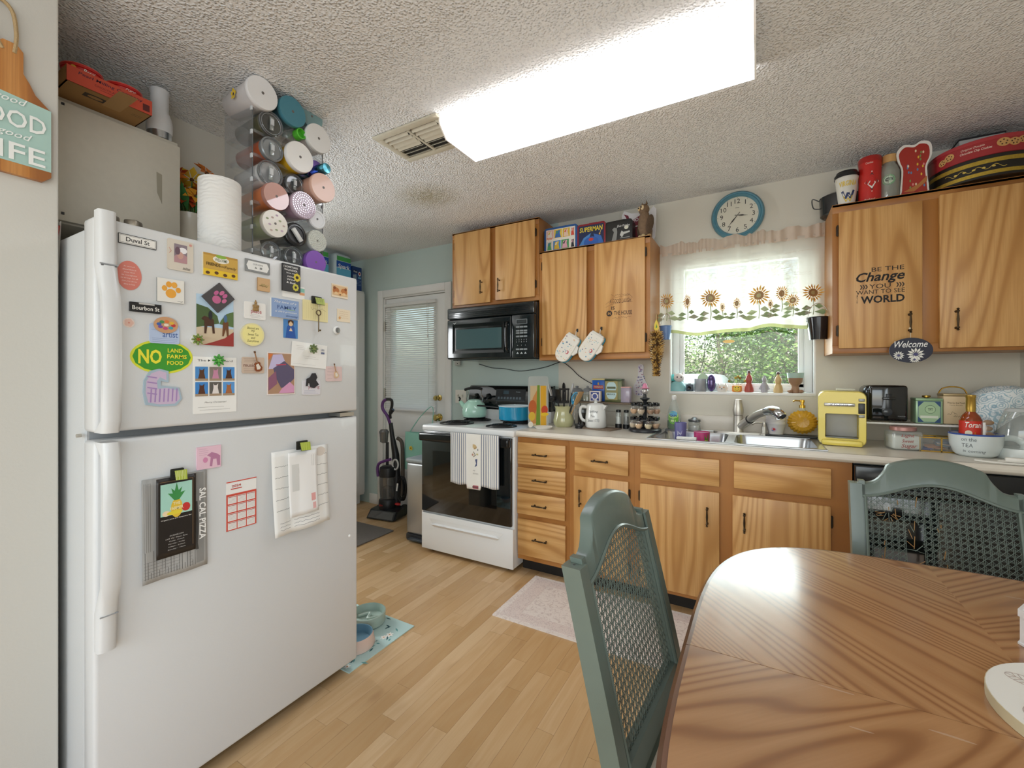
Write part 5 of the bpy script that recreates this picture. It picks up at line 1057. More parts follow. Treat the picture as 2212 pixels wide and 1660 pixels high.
succulent('olive green succulent magnet with brown heart below the riders photo', 425, 734, 15, '7C8F45', 'A5653A'); succulent('bright green succulent magnet holding the herd card', 470, 779, 16, '4FA044', '7CC460'); succulent('spiky grey-green succulent magnet holding the mailed letter', 675, 754, 13, '6E7F52', '8C9A5E')
# lower door
mag('pink_card_magnet', 'square pink photo card magnet of a camel on lower door', 'magnet', (424, 964, 476, 1012), 'E8C3D2', [('p', [(.02, -.4), (.06, .0), (-.1, .1), (.1, .22), (.3, .14), (.46, .02), (.46, -.42), (.34, -.42), (.3, -.1), (.16, -.1), (.12, -.42)], 'B97FA0'), ('e', (-.16, -.1, .1, .12), 'D58BB0'), *lines(4, -.45, .0, .4, .14, 'C59AB2', .0008)], .005, 'r')
def paper(name, label, r, m, items, wav=.008, tilt=.0, cat='paper', off=.004, curl=.02):
    cy, cz, w, h = frect(*r, XF); t = thing(name, label, cat, (XF + off, cy, cz), Q90)
    def fy(x, z): return -.001 - abs(wav * math.sin(x / w * 5 + 1) * (.5 - z / h)) - curl * max(0, .5 - z / h) ** 2 * .6
    B = MB(m); B.grid(14, 14, lambda u, v: ((u - .5) * w, fy((u - .5) * w, (v - .5) * h), (v - .5) * h)); o = B.build('sheet', t); s = o.modifiers.new('thickness', 'SOLIDIFY'); s.thickness = .0006; s.offset = 1
    if items: prints(t, 'print', 0, items, w, h, warp=lambda x, y, z: (x, fy(x, z) + y - .0004, z))
    return t
NEWS = mat('A9A8A5', .8, var=.25, scale=60, stretch=(1, 1, .06))
paper('menu_bag', 'crumpled grey pizza menu paper clipped to lower door', (308, 1026, 448, 1240), NEWS, [('r', (.38, .02, .13, .94), '8D8C89', 0)] + [('l', ([(-.46 + .042 * k, -.46), (-.46 + .042 * k, -.2 - .1 * (k % 3))], .0012), '5C5B58', 0) for k in range(19)] + [('l', ([(-.47 + .03 * k, .46), (-.47 + .03 * k, -.2)], .0008), '77756F', 0) for k in range(4)] + [('l', ([(-.48, -.3 - .03 * k), (.25, -.3 - .03 * k)], .0008), '7C7A76', 0) for k in range(6)] + [('r', (.36, -.06, .1, .5), '4A4947', 1)], .004, curl=.004)
cy, cz, w, h = frect(330, 1024, 420, 1200, XF)
t = paper('smoothie_bag', 'black juice bar bag with pineapple print clipped on lower door', (333, 1028, 418, 1196), mat('2A2624', .35), [('r', (0, .22, .8, .4), 'A9D8C8', 0), ('e', (.0, .1, .15, .12), 'E3BF3E', 1), ('p', [(-.06, .2), (-.22, .3), (-.1, .29), (-.14, .36), (-.05, .32), (0, .42), (.05, .32), (.14, .36), (.1, .29), (.22, .3), (.06, .2)], '3E8E4A', 1), ('e', (-.26, .05, .1, .035), 'F0D9B4', 1), ('e', (-.05, .045, .2, .025), 'E6D23C', 1), ('e', (.24, .09, .11, .055), 'C8342F', 1), ('t', ('THE', 0, .16, .035, .18, 0, .02), 'F3E9B8', 2), ('t', ('FARMER', 0, .1, .04, .34, 0, .02), 'F3E9B8', 2), ('t', ('Organic Juice and Smoothie Bar', 0, -.03, .018, .78, 0, .01), 'E0DDD8', 1)] + [('t', (s, 0, -.24 - .035 * i, .017, ww, .1), 'C9C5C0', 1) for i, (s, ww) in enumerate((('DUNNELLON', .35), ('149 W. Main Ave', .55), ('Daily, Fresh', .38), ('Monday - Friday', .42), ('9:00am - 5:00pm', .42), ('Sunday - 10am', .45)))] + [('l', ([(-.42, .45), (.42, .45), (.42, -.42)], .0012), '8A6B4A', 1)], .0, off=.016, curl=0.)
prints(t, 'side_lettering', -.006, [('t', ('SAL CAL PIZZA', 0, 0, .018, .155, 0, .02), 'F0EFEC')], warp=lambda x, y, z: (w * .62 + z, y - .002, -x - .01))
clip('magnetic_clip', 'green and black magnetic clip holding the pineapple bag', (362, 1011, 396, 1038), 'D9DCA0').location.x += .014
mag('calendar_magnet', 'red and white yearly calendar magnet on lower door', 'calendar', (489, 1036, 554, 1140), 'F0EFEC', [('r', (0, -.13, 1, .74), 'D2513F', 0)] + [('r', (-.31 + .31 * (k % 3), .12 - .175 * (k // 3), .28, .15), 'EFEAE6', 1) for k in range(12)] + [('r', (-.31 + .31 * (k % 3), .18 - .175 * (k // 3), .26, .012), 'A8453A', 2) for k in range(12)] + [('l', ([(-.42 + .31 * (k % 3), .15 - .175 * (k // 3) - .025 * j), (-.2 + .31 * (k % 3), .15 - .175 * (k // 3) - .025 * j)], .0006), 'A9A6A2', 2) for k in range(12) for j in range(4)] + [('t', ('2024', -.18, .4, .05, .3, 0, .02), 'B5433A', 1), ('r', (-.18, .34, .36, .02), 'C75044', 1), ('r', (0, .488, 1, .02), 'D2513F', 1)], .001)
paper('letter_sheet', 'wrinkled typed letter hanging from a clip on lower door', (588, 968, 708, 1140), PAPER, [('l', (scribble(-.3 if k % 2 else .34, .38 - .065 * k, .3, .012, 6, k), .0012), '6E6C6A', 0) for k in range(11)] + [('l', (scribble(-.05, -.36 - .04 * k, .7, .012, 9, k), .0012), '77757A', 0) for k in range(3)] + [('e', (.36, .42, .1, .06), 'DCD2C8', 0)], .012)
t = paper('torn_envelope', 'white window envelope clipped over the typed letter', (616, 974, 678, 1108), mat('F1F0EE', .7), [('r', (-.26, .1, .24, .42), 'D9D9D6', 0)] + [('l', ([(-.34 + .05 * k, .24), (-.34 + .05 * k, -.0 + .04 * k)], .0007), '9A9A98', 1) for k in range(5)] + [('r', (.34, -.26, .16, .12), 'E7A9A6', 0), ('r', (.36, -.4, .12, .1), 'E9B6B4', 0)] + [('l', ([(.32 + .06 * k, .42), (.32 + .06 * k, .24)], .0007), '8A8A88', 0) for k in range(3)], .003, off=.018)
clip('magnetic_clip', 'green and black magnetic clip holding the letters', (634, 952, 662, 975), 'C9CF6A').location.x += .014

# ------------------------------------------------------------------ sign on the wall
q = atX(52, 320, WLX); yy1 = yX(107, WLX); WB = .152
t = thing('cutting_board_sign', 'wooden paddle board sign reading good food good life in white on mint', 'sign', (WLX + .001, yy1 - WB / 2, atX(52, 294, WLX).z), Q90)
sc = dep(q) / F; hb = .225
body = rrect(WB, hb, .018, 4); top = [(-WB / 2, hb * .42)]; 
out = [(WB / 2, -hb / 2 + .016), (WB / 2 - .016, -hb / 2), (-WB / 2 + .016, -hb / 2), (-WB / 2, -hb / 2 + .016), (-WB / 2, hb / 2 - .03), (-WB / 2 + .03, hb / 2), (-.035, hb / 2 + .025), (-.024, hb / 2 + .045), (-.024, hb / 2 + .1), (-.012, hb / 2 + .115), (.012, hb / 2 + .115), (.024, hb / 2 + .1), (.024, hb / 2 + .045), (.035, hb / 2 + .025), (WB / 2 - .03, hb / 2), (WB / 2, hb / 2 - .03)]
B = MB(BOARDW); B.prism(out, -.014, 0); B.build('board', t, smooth=30)
B = MB(mat('A9C8BF', .6, var=.06, scale=25)); B.prism([(-WB / 2 + .0005, -hb / 2 + .03), (WB / 2 - .0005, -hb / 2 + .03), (WB / 2 - .0005, hb / 2 - .028), (-WB / 2 + .0005, hb / 2 - .012)], -.0148, -.0141); B.build('mint_panel', t, smooth=0)
B = MB(); 
prints(t, 'raised_lettering', -.0148, [('t', ('good', .0, .34, .1, .4, .35, .006), 'EDEFEB', 3), ('t', ('FOOD', 0, .14, .2, .86, 0, .012), 'EDEFEB', 3), ('t', ('good', .05, -.05, .1, .42, .35, .006), 'EDEFEB', 3), ('t', ('LIFE', .02, -.24, .2, .8, 0, .012), 'EDEFEB', 3)], WB, hb, step=.0006)
B = MB(mat('B59B72', .9, bump=.4, scale=200)); hz = hb / 2 + .09
B.tube(spline([(.008, -.012, hz), (.012, -.012, hz + .05), (.005, -.008, hz + .11), (-.02, -.004, hz + .13), (-.045, -.01, hz + .1), (-.03, -.012, hz + .04), (-.012, -.012, hz)]), .0045, n=6); B.build('jute_rope', t)
# ------------------------------------------------------------------ on top of the refrigerator and its cabinet
FT = FZ - .0195
z_ = OZ1 + .001
bc = atZ(243, 235, OZ1) if False else None
t = thing('cardboard_box', 'red and brown cardboard carton of pancake cups on the cream cabinet', 'box', (-2.0, .612, z_), Q90)
CARD = mat('A87C46', .8); REDC = mat('C4492F', .6); bw_, bd_, bh = .225, .15, .052
B = MB(CARD)
for a in ((0, 0, .0015, bw_, bd_, .003), (0, bd_ / 2 - .0015, bh / 2, bw_, .003, bh), (-bw_ / 2 + .0015, 0, bh / 2, .003, bd_, bh), (bw_ / 2 - .0015, 0, bh / 2, .003, bd_, bh)): B.box(a[:3], a[3:])
B.build('tray', t, smooth=0)
B = MB(REDC); B.box((0, -bd_ / 2 + .0012, bh / 2), (bw_, .003, bh)); B.build('red_front', t, smooth=0)
prints(t, 'carton_lettering', -bd_ / 2 - .0004, [('t', ('Pearl Milling Company', .0, .037, .013, .17, .15, .008), '3F1A34', 0), ('t', ('CHOCOLATE CHIP', 0, .021, .007, .09), '6E2320', 0), ('l', ([(-.03, .012), (.04, .012)], .001), '6E2320', 0), ('r', (.095, .02, .02, .024), '5A1C18', 0)])
prints(t, 'bottom_print', 0, [('r', (-.03, .03, .06, .03), '3A2A18', 0), ('e', (-.03, .03, .02, .01), 'A87C46', 1), ('l', ([(.07, .02), (.1, .02)], .0015), '3A2A18', 0), ('l', ([(.07, .03), (.1, .03)], .0015), '3A2A18', 0), ('r', (.02, .075, .05, .15), 'B58A52', 0)], warp=lambda x, y, z: (x, -z + .0, y))
for k, yv in enumerate((-.055, .055)):
    t2 = thing('pancake_cup', 'red pancake mix cup in the carton, ' + ('with white lettering' if k == 0 else 'beside the white shaker'), 'cup', (-2.0, .612 + yv, z_ + .0035))
    B = MB(mat('C8231F', .3)); B.lathe([(.036, 0), (.05, .07), (.053, .072), (.053, .078)], n=28); B.build('cup', t2)
    B = MB(mat('D9534A', .35)); B.lathe([(.054, .078), (.054, .081), (0, .0815)], n=28); B.build('foil_lid', t2)
    prints(t2, 'cup_lettering', 0, [('t', ('Pearl' if k == 0 else 'CHOC', 0, .062, .013, .03, .2, .01), 'F0E6DA', 0)] + ([('e', (-.04, .064, .008, .008), 'E0B23A', 0)] if k == 0 else []), warp=lambda x, y, z: ((.0505 + (z - .062) * .2 - y) * math.cos(x / .05 + .1), (.0505 + (z - .062) * .2 - y) * math.sin(x / .05 + .1), z))
p = atX(341, 288, -2.08)
t = thing('protein_shaker', 'white flared shaker with silver base on the cream cabinet', 'shaker', (-2.10, .815, z_))
B = MB(mat('B9BCBE', .25, .9)); B.lathe([(.04, 0), (.041, .028)], n=28); B.build('silver_base', t)
B = MB(mat('E4E4E4', .35)); B.lathe([(.041, .028), (.043, .04), (.043, .07), (.038, .095), (.030, .115), (.030, .185), (.032, .188), (.032, .2), (.028, .203)], n=28); B.build('body', t)
# small pewter holders on the fridge
for k, (px, lab) in enumerate(((237, 'small pewter cube-topped holder on the fridge beside the handle'), (288, 'small pewter cube-topped holder further from the handle, above Duval sign'))):
    q = atX(px, 480, -1.70); t = thing('pewter_holder', lab, 'holder', (-1.70, q.y, FT), R(40)); PW_ = mat('8F877A', .3, .8)
    B = MB(PW_); B.lathe([(.022, 0), (.022, .006), (.015, .01), (.015, .045), (.019, .05)], n=16); B.build('stem', t)
    B = MB(PW_); B.box((0, 0, .068), (.036, .036, .036), bev=.006); hd = B.build('cube_head', t)
    B = MB(mat('4A4238', .4, .6)); B.tube([(-.018 - .0005, .012 * math.cos(a), .068 + .01 * math.sin(a)) for a in [k_ * pi / 5 for k_ in range(10)]], .002, n=5, closed=True); B.build('swirl_relief', hd)
# apron stuffed beside the fridge
t = thing('hanging_apron', 'white and red cloth hanging between refrigerator and wall', 'cloth', (-1.76, .436, 1.57))
B = MB(mat('D6D0C6', .9)); B.grid(6, 12, lambda u, v: (-.01 + .06 * u - .02 * (1 - v), -.003 + .004 * math.sin(u * 8) - .004 * u, .11 * v + .04 * u * (v - .4)))
B.build('cloth', t); B = MB(mat('A3352C', .9)); B.tube([(.046, -.008, .12), (.03, -.008, .085), (.005, -.007, .06), (-.02, -.007, .05)], .004, n=5); B.build('red_trim', t)
# paper towel roll
q = atX(475, 500, -1.64); t = thing('paper_towel_roll', 'white embossed paper towel roll standing on the refrigerator', 'paper towel', (-1.64, q.y, FT))
g = NT('embossed_paper'); v = g.n('TexCoord').outputs['Object']
wv = g.n('TexWave', {'Vector': v, 'Scale': 26., 'Distortion': 6., 'Detail': 1., 'Detail Scale': 1.5}, wave_type='RINGS').outputs['Fac']
B = MB(g.P(Base_Color=lin('E9E7E3'), Roughness=.9, Normal=g.bump(wv, .35, .004))); B.lathe([(.063, 0), (.064, .002), (.064, .276), (.062, .279), (.021, .279), (.02, .2)], n=40, cap=False); B.build('roll', t)
B = MB(mat('A88C66', .8)); B.lathe([(.0205, .05), (.0205, .278)], n=20, cap=False); B.build('cardboard_core', t)
# pitcher with artificial flowers
t = thing('flower_pitcher', 'cream pitcher of orange and yellow silk flowers behind the cream cabinet', 'pitcher', (-2.17, .955, FT), R(70)); t.scale = (1.4, 1.4, 1.4); CRP = mat('DDD6C6', .3, coat=.3)
B = MB(CRP); B.lathe([(.05, 0), (.062, .02), (.066, .07), (.055, .13), (.042, .18), (.05, .215), (.045, .215), (.036, .18)], n=24, cap=False); B.build('body', t)
B = MB(CRP); B.tube(spline([(.045, 0, .195), (.08, 0, .2), (.1, 0, .16), (.09, 0, .1), (.06, 0, .06)]), [.010] * 25, n=10); B.build('handle', t)
rd = random.Random(11)
for k in range(22):
    a = rd.uniform(0, 6.28); hgt = rd.uniform(.22, .35); rr = rd.uniform(.02, .085); c = rd.choice(('E07B1E', 'E8A02A', 'D9531E', 'E6B92E', 'C94A1C')); p = Vector((rr * math.cos(a), rr * math.sin(a), hgt))
    B = MB(mat('55743A', .7)); B.tube([(0, 0, .15), tuple(p * .6 + Vector((0, 0, .08))), p], .002, n=5); st = B.build('stem', t)
    B = MB(mat(c, .7)); n_ = Vector((math.cos(a), math.sin(a), .9)).normalized(); M_ = n_.to_track_quat('Z', 'Y').to_matrix()
    for j in range(7):
        b = j * 2 * pi / 7; V = [M_ @ Vector(q) + p for q in ((.004 * math.cos(b), .004 * math.sin(b), 0), (.026 * math.cos(b - .42), .026 * math.sin(b - .42), .008), (.042 * math.cos(b), .042 * math.sin(b), .003), (.026 * math.cos(b + .42), .026 * math.sin(b + .42), .008))]
        B.add(V, [(0, 1, 2, 3)])
    B.ball(p, .006, mat('5A3A18', .8), n=7); B.build('flower', t)
B = MB(mat('3F7A3C', .7))
for k in range(10):
    a = k * .63; B.add([(.03 * math.cos(a), .03 * math.sin(a), .22), (.07 * math.cos(a - .2), .07 * math.sin(a - .2), .26), (.09 * math.cos(a), .09 * math.sin(a), .29), (.07 * math.cos(a + .2), .07 * math.sin(a + .2), .25)], [(0, 1, 2, 3)])
B.build('foliage', t)

# tumbler rack
RX0, RX1, RY0, RY1 = -1.925, -1.725, .975, 1.285
t = thing('bottle_rack', 'clear stackable acrylic rack full of tumblers on the refrigerator', 'rack', ((RX0 + RX1) / 2, (RY0 + RY1) / 2, FT)); rx_, ry_ = t.location.x, t.location.y; RD, RWd = RX1 - RX0, RY1 - RY0
lev = [.0 + .0935 * k for k in range(8)]
for k, z in enumerate(lev):
    B = MB(CLEAR)
    B.grid(24, 1, lambda u, v: ((v - .5) * RD, (u - .5) * RWd, z + .012 - .01 * abs(math.sin(u * 3 * pi)))); B.box((RD / 2 - .0015, 0, z + .008), (.003, RWd, .012)); B.build('shelf', t, smooth=60)
for s in (-1, 1):
    B = MB(CLEAR); B.box((0, s * (RWd / 2 + .002), .34), (RD, .0025, .68)); sd = B.build('side_panel', t, smooth=0)
    B = MB(mat('6B6E70', .2)); B.box((RD / 2, s * (RWd / 2 + .002), .34), (.003, .003, .68)); B.build('edge', sd)
    for z in lev[1:]:
        B = MB(mat('D5D9DB', .15)); B.box((RD / 2 - .004, s * (RWd / 2 + .004), z), (.014, .006, .018), bev=.002); B.build('connector', sd)
def wmat(c, r=.3): return mat(c, r, coat=.2)
TG = 'tumblers lying in the acrylic rack'
def tumbler(label, px, py, rpx, body, lid, kind='plug', xf=-1.695, L_=.2, name='tumbler', taper=.78):
    p = atX(px, py, xf); r = rpx / F * dep(p); t = thing(name, label, 'tumbler', (xf, p.y, p.z - r), 0, TG)
    rot = (0, R(90), 0); c = (0, 0, r)
    b = body if isinstance(body, bpy.types.Material) else wmat(body)
    B = MB(b); B.lathe([(0, -L_), (r * taper * .9, -L_), (r * taper, -L_ + .006), (r * .93, -.02), (r * .93, -.012)], c=c, n=26, rot=rot, cap=False); B.build('body', t)
    l = lid if isinstance(lid, bpy.types.Material) else wmat(lid)
    B = MB(l)
    if kind == 'flat': B.lathe([(r * .96, -.016), (r, -.012), (r, .002), (r * .97, .006), (0, .006)], c=c, n=30, rot=rot, cap=False)
    elif kind == 'clear': B.lathe([(r * .96, -.016), (r, -.01), (r, .004), (r * .9, .007), (r * .85, -.001), (r * .4, -.003), (0, -.003)], c=c, n=30, rot=rot, cap=False)
    elif kind == 'plug': B.lathe([(r * .96, -.016), (r, -.012), (r, .003), (r * .9, .007), (r * .72, .007), (r * .7, .004), (0, .004)], c=c, n=30, rot=rot, cap=False)
    ld = B.build('lid', t)
    B = MB(mat('6F6A66', .5) if kind != 'clear' else GLASS)
    if kind == 'clear': B.box((.003, 0, r), (.006, r * .3, r * 1.1), bev=.002); B.box((.007, 0, r + r * .1), (.006, r * .26, r * .5), mat('C9CCCE', .2)); B.build('slider', ld)
    else: B.lathe([(r * .09, .0), (r * .09, .0068)], c=c, n=10, rot=rot); B.build('straw_hole', ld)
    if kind == 'clear':
        B = MB(mat('A7ABAE', .15, .5)); B.lathe([(r * 1.0, .004), (r * 1.01, .0), (r * .98, -.004)], c=c, n=30, rot=rot, cap=False); B.lathe([(r * .84, .0005), (r * .8, .0015), (r * .78, .0005)], c=c, n=30, rot=rot, cap=False); B.build('gasket_ring', ld)
    return t
tumbler('large white lidded tumbler at the top of the rack', 566, 202, 34, 'DAD6D6', 'EDECEC', 'flat')
prints(bpy.data.objects['tumbler'], 'printed_daisy', 0, [('e', (.0 + .014 * math.cos(a), .014 * math.sin(a), .008, .008), 'E6C22A', 0) for a in [k * 1.257 for k in range(5)]] + [('e', (0, 0, .006, .006), '4A3A14', 1), ('l', ([(.03, .03), (.035, .06)], .0015), '4A4640', 0)], warp=lambda x, y, z: (-.09 - z * .8, -.0595 + y - abs(x) * .1, .055 + x))
tumbler('dark teal lidded tumbler on the rack top tier', 631, 242, 31, '355C66', '4A8798', 'flat', -1.70)
tumbler('pale aqua translucent cup behind the dark teal tumbler', 672, 252, 27, 'B4D6D6', clear('aqua_plastic', 'A9D0D2', .12, .45), 'flat', -1.74)
tumbler('green-brown tumbler with round clear lid on second tier', 586, 268, 26, '59583F', CLEAR, 'clear', -1.705)
t = tumbler('clear bottle with small lime green cap', 632, 292, 20, CLEAR, CLEAR, 'plug', -1.74)
B = MB(mat('5CC13A', .35)); B.lathe([(.022, 0), (.022, .03), (.018, .032), (.017, .012), (0, .01)], c=(.01, .014, .042), n=18, rot=(0, R(90), 0)); B.build('green_cap', t)
tumbler('white lidded clear tumbler on the rack right side', 687, 300, 30, clear('ribbed_clear', 'EDE6E2', .12, .7), 'E9E8E6', 'flat')
tumbler('orange and green tumbler with black slide lid', 587, 323, 25, 'B0532C', mat('8E9294', .2, .4), 'clear', -1.70)
tumbler('yellow pineapple tumbler with white lid', 647, 340, 32, 'DDB01C', 'F0EFEC', 'flat', -1.68)
t = tumbler('iridescent blue steel bottle with long cap', 682, 368, 20, mat('2E6F8C', .15, .9), mat('6E5AA8', .15, .9), 'flat', -1.70)
B = MB(mat('5FA8C0', .12, .95)); B.lathe([(.024, 0), (.022, .05), (.02, .055), (0, .056)], c=(.004, .012, .042), n=20, rot=(0, R(90), 0)); B.build('long_cap', t)
tumbler('white script tumbler with clear slide lid', 584, 375, 27, 'D9D7D4', CLEAR, 'clear', -1.70)
tumbler('plain steel tumbler with clear lid mid rack', 636, 399, 22, mat('B8BABD', .25, .8), CLEAR, 'clear', -1.715)
tumbler('matte blush pink tumbler jutting from the rack', 697, 406, 30, 'C99A86', 'E0B7A4', 'flat', -1.655, taper=.85)
tumbler('orange tumbler with pink clear patterned lid', 596, 425, 29, 'D47A48', clear('pink_plastic', 'E6A99A', .12, .4), 'flat', -1.68)
def stud(t, r, c, z0=.0):
    B = MB(c); n = 0
    for ring in range(1, 6):
        for k in range(ring * 7): a = 2 * pi * k / (ring * 7); B.box((.0075, r * .18 * ring * math.cos(a), r + r * .18 * ring * math.sin(a)), (.002, .0035, .0035), rot=(a, 0, 0))
    o = B.build('rhinestones', t, smooth=0); o['kind'] = 'stuff'
q = tumbler('lilac rhinestone studded tumbler', 655, 444, 29, 'B495AC', 'C2AEBE', 'flat', -1.67); stud(q, 29 / F * dep(atX(655, 444, -1.67)), mat('E3D6E2', .1, .6))
tumbler('clear tumbler with white inner lid below the lilac one', 684, 474, 21, CLEAR, 'E6E8EA', 'plug', -1.70)
tumbler('pale green tumbler with cream floral lid', 593, 484, 29, 'B4B88E', 'EAE3D6', 'flat', -1.68)
prints([o for o in bpy.data.objects if o.get('label') == 'pale green tumbler with cream floral lid'][0], 'floral_print', 0, [('e', (.035 * math.cos(a) * (1 - .3 * (k % 2)), .035 * math.sin(a) * (1 - .3 * (k % 2)), .006, .004), c, 0) for k, (a, c) in enumerate([(j * .7, ('C9B3A8', 'A9B08E', 'C7AFC0')[j % 3]) for j in range(9)])], warp=lambda x, y, z: (.0062 - y, x, 29 / F * dep(atX(593, 484, -1.68)) + z))
t = tumbler('steel tumbler with black flip-top lid', 638, 507, 25, mat('9DA0A2', .25, .8), '1D1E20', 'plug', -1.69)
B = MB(mat('D5D5D2', .3)); B.box((.012, 0, .045), (.012, .018, .06), bev=.003, rot=(.7, 0, 0)); B.build('flip_spout', t)
q = tumbler('quilted crystal glass cup', 684, 521, 23, clear('cut_glass', 'E3E6DC', .2, .5), 'D3D6CC', 'flat', -1.70); stud(q, 23 / F * dep(atX(684, 521, -1.70)), mat('F2F3EC', .1, .5))
tumbler('short clear tumbler at the rack bottom left', 585, 544, 22, CLEAR, CLEAR, 'clear', -1.70)
tumbler('clear tumbler with black slide window on bottom tier', 634, 556, 22, mat('B9BCBE', .3, .6), CLEAR, 'clear', -1.70)
tumbler('purple lidded cup at the rack bottom corner', 681, 567, 25, '6E3F9A', '8A5BB8', 'flat', -1.68)

# ------------------------------------------------------------------ on the pantry
PZ = 2.1005
def carton(label, x, y, w, d, h, m, name='box', rot=0., cat='box'):
    t = thing(name, label, cat, (x, y, PZ), Q90 + rot); B = MB(m); B.box((0, 0, h / 2), (w, d, h), bev=.004); B.build('carton', t, smooth=30); return t
t = carton('blue dishwasher tablet box on the pantry', -3.46, 2.935, .115, .09, .235, mat('1E3E7C', .4))
prints(t, 'box_print', -.045, [('e', (-.02, .185, .035, .018), '16254F', 0), ('t', ('Finish', -.02, .185, .016, .045, .2, .01), 'E8EAF0', 1), ('e', (.03, .17, .017, .022), 'D9DDE4', 0), ('e', (.03, .172, .01, .01), 'C0392E', 1), ('r', (.03, .13, .034, .016), '6FB2D6', 0), ('p', [(-.05, .15), (-.01, .16), (.0, .07), (-.04, .05)], '8FA3B4', 0), *[('l', ([(.0, .1 - .014 * k), (.05, .1 - .014 * k)], .002), '9FB4D0', 0) for k in range(4)]])
def pack(label, y, w, lt):
    t = thing('paper_towel_pack', label, 'paper towel', (-3.46, y, PZ), Q90); B = MB(mat('C9DCE4', .3, bump=.15, scale=18)); B.box((0, 0, .155), (w, .16, .31), bev=.03, seg=3); B.build('wrap', t)
    prints(t, 'wrap_print', -.081, [('r', (.0, .26, w * .8, .04), '4FB05A', 0), ('r', (.0, .205, w * .85, .06), '1D55B0', 0), ('r', (0, .1, w * .85, .14), '5FB4DA', 0), ('t', (lt, .0, .185, .05, w * .7, .2, .015), 'F2F6F8', 1)])
    return t
pack('blue and green wrapped paper towel pack by the purple cup, reading rk', 2.52, .15, 'Spark'); pack('blue and green wrapped paper towel pack beside the tablet box', 2.75, .19, 'Spark')
t = thing('wipes_bag', 'crumpled teal and green plastic wipes bag on the pantry edge', 'bag', (-3.41, 2.84, PZ), Q90); B = MB(mat('6FC3C8', .3, bump=.3, scale=25)); B.box((0, 0, .03), (.12, .07, .06), bev=.025, seg=3); B.build('bag', t); prints(t, 'bag_print', -.0355, [('r', (.02, .028, .05, .022), '7FD0A0')])
# ------------------------------------------------------------------ worktop, stove side
K = CT + .0006
def lath(name, label, cat, loc, parts, rotz=0., n=24, group=None):
    t = thing(name, label, cat, loc, rotz, group)
    for pn, prof, m in parts: B = MB(m); B.lathe(prof, n=n, cap=False); B.build(pn, t)
    return t
def cy(r, z0, z1, b=.002): return [(0, z0), (r - b, z0), (r, z0 + b), (r, z1 - b), (r - b, z1), (0, z1)]
# glass chopping board
ang = math.atan2(.115, .09)
t = thing('glass_cutting_board', 'clear-edged glass cutting board printed with vegetables by the stove', 'cutting board', (-1.298, 2.644, K), ang)
B = MB(clear('glass_edge', 'D8DEDC', .2, .55)); B.prism(rrect(.15, .35, .016, 4, 0, .175), -.004, .004); B.build('glass', t)
prints(t, 'vegetable_print', -.0042, [('r', (.0, .15, .125, .27), 'CDB58C', 0), ('p', [(-.06, .03), (-.02, .03), (-.01, .26), (-.045, .2)], 'C98A4A', 1), ('p', [(-.02, .02), (.012, .02), (.008, .29), (-.01, .29)], '6F8F2E', 2), ('r', (.035, .15, .04, .27), 'E0A92C', 1), ('e', (-.045, .14, .03, .05), 'C0622E', 2), ('e', (-.05, .08, .025, .03), 'D9B23A', 2), ('e', (.045, .12, .025, .03), 'C94A2A', 2), ('e', (.045, .09, .03, .012), 'EBC431', 3), ('e', (-.06, .025, .018, .02), 'E6E0D2', 3)])
t = lath('spoon_dish', 'small oval white spoon dish beside the utensil crock', 'dish', (xY(1174, 2.60), 2.60, K), [('dish', [(0, 0), (.045, 0), (.062, .016), (.060, .017), (.043, .004), (0, .004)], mat('EDEBE4', .3))])
# crock and utensils
cr = Vector((xY(1217, 2.80), 2.80, K))
lath('utensil_crock', 'pale green glazed stoneware crock holding cooking utensils', 'crock', cr, [('body', [(0, 0), (.055, 0), (.068, .015), (.072, .04), (.065, .07), (.058, .1), (.06, .13), (.066, .143), (.06, .143), (.053, .1), (.06, .05), (.05, .008), (0, .006)], mat('B7B58A', .15, coat=.5, var=.08, scale=15))])
def utensil(label, name, bx_, by_, tx, ty, L_, head, m, m2):
    t = thing(name, label, 'utensil', (cr.x + bx_, cr.y + by_, K + .02)); d = Vector((tx, ty, 1)).normalized(); e = d * L_
    B = MB(m); B.tube([(0, 0, 0), tuple(e * .55), tuple(e)], [.005, .006, .005], n=8, flat=.6); B.build('handle', t)
    B = MB(m2); Rm = d.to_track_quat('Z', 'Y').to_matrix().to_4x4(); B.T = Matrix.Translation(e) @ Rm
    if head == 'spoon': B.ball((0, 0, .03), (.026, .008, .036), n=12)
    elif head == 'ladle': B.lathe([(.004, 0), (.03, .01), (.04, .035), (.036, .035), (.026, .013), (0, .006)], c=(0, 0, -.005), n=16, cap=False)
    elif head == 'turner': B.prism([(-.02, 0), (.02, 0), (.038, .03), (.036, .1), (-.036, .1), (-.038, .03)], -.002, .002)
    elif head == 'slot':
        for k in range(4): B.box((-.027 + .018 * k, 0, .055), (.01, .004, .09), bev=.001)
        B.box((0, 0, .01), (.07, .004, .02)); B.box((0, 0, .1), (.07, .004, .012))
    elif head == 'scraper': B.prism([(-.024, 0), (.024, 0), (.026, .05), (.01, .085), (-.024, .07)], -.003, .003)
    elif head == 'whisk':
        for k in range(5): a = k * pi / 5; B.tube(spline([(0, 0, 0), (.022 * math.cos(a), .022 * math.sin(a), .04), (.012 * math.cos(a), .012 * math.sin(a), .08), (0, 0, .09)]), .0025, n=5)
    B.build('head', t); return t
BN = mat('18191B', .35); utensil('white silicone spatula leaning left in the crock', 'spatula', -.03, 0, -.28, -.05, .2, 'scraper', BN, mat('E2E0DA', .5))
utensil('black nylon ladle in the crock', 'ladle', -.02, -.02, -.24, -.2, .165, 'ladle', BN, BN); utensil('black nylon turner in the crock', 'turner', 0, -.02, -.1, -.26, .15, 'turner', BN, BN)
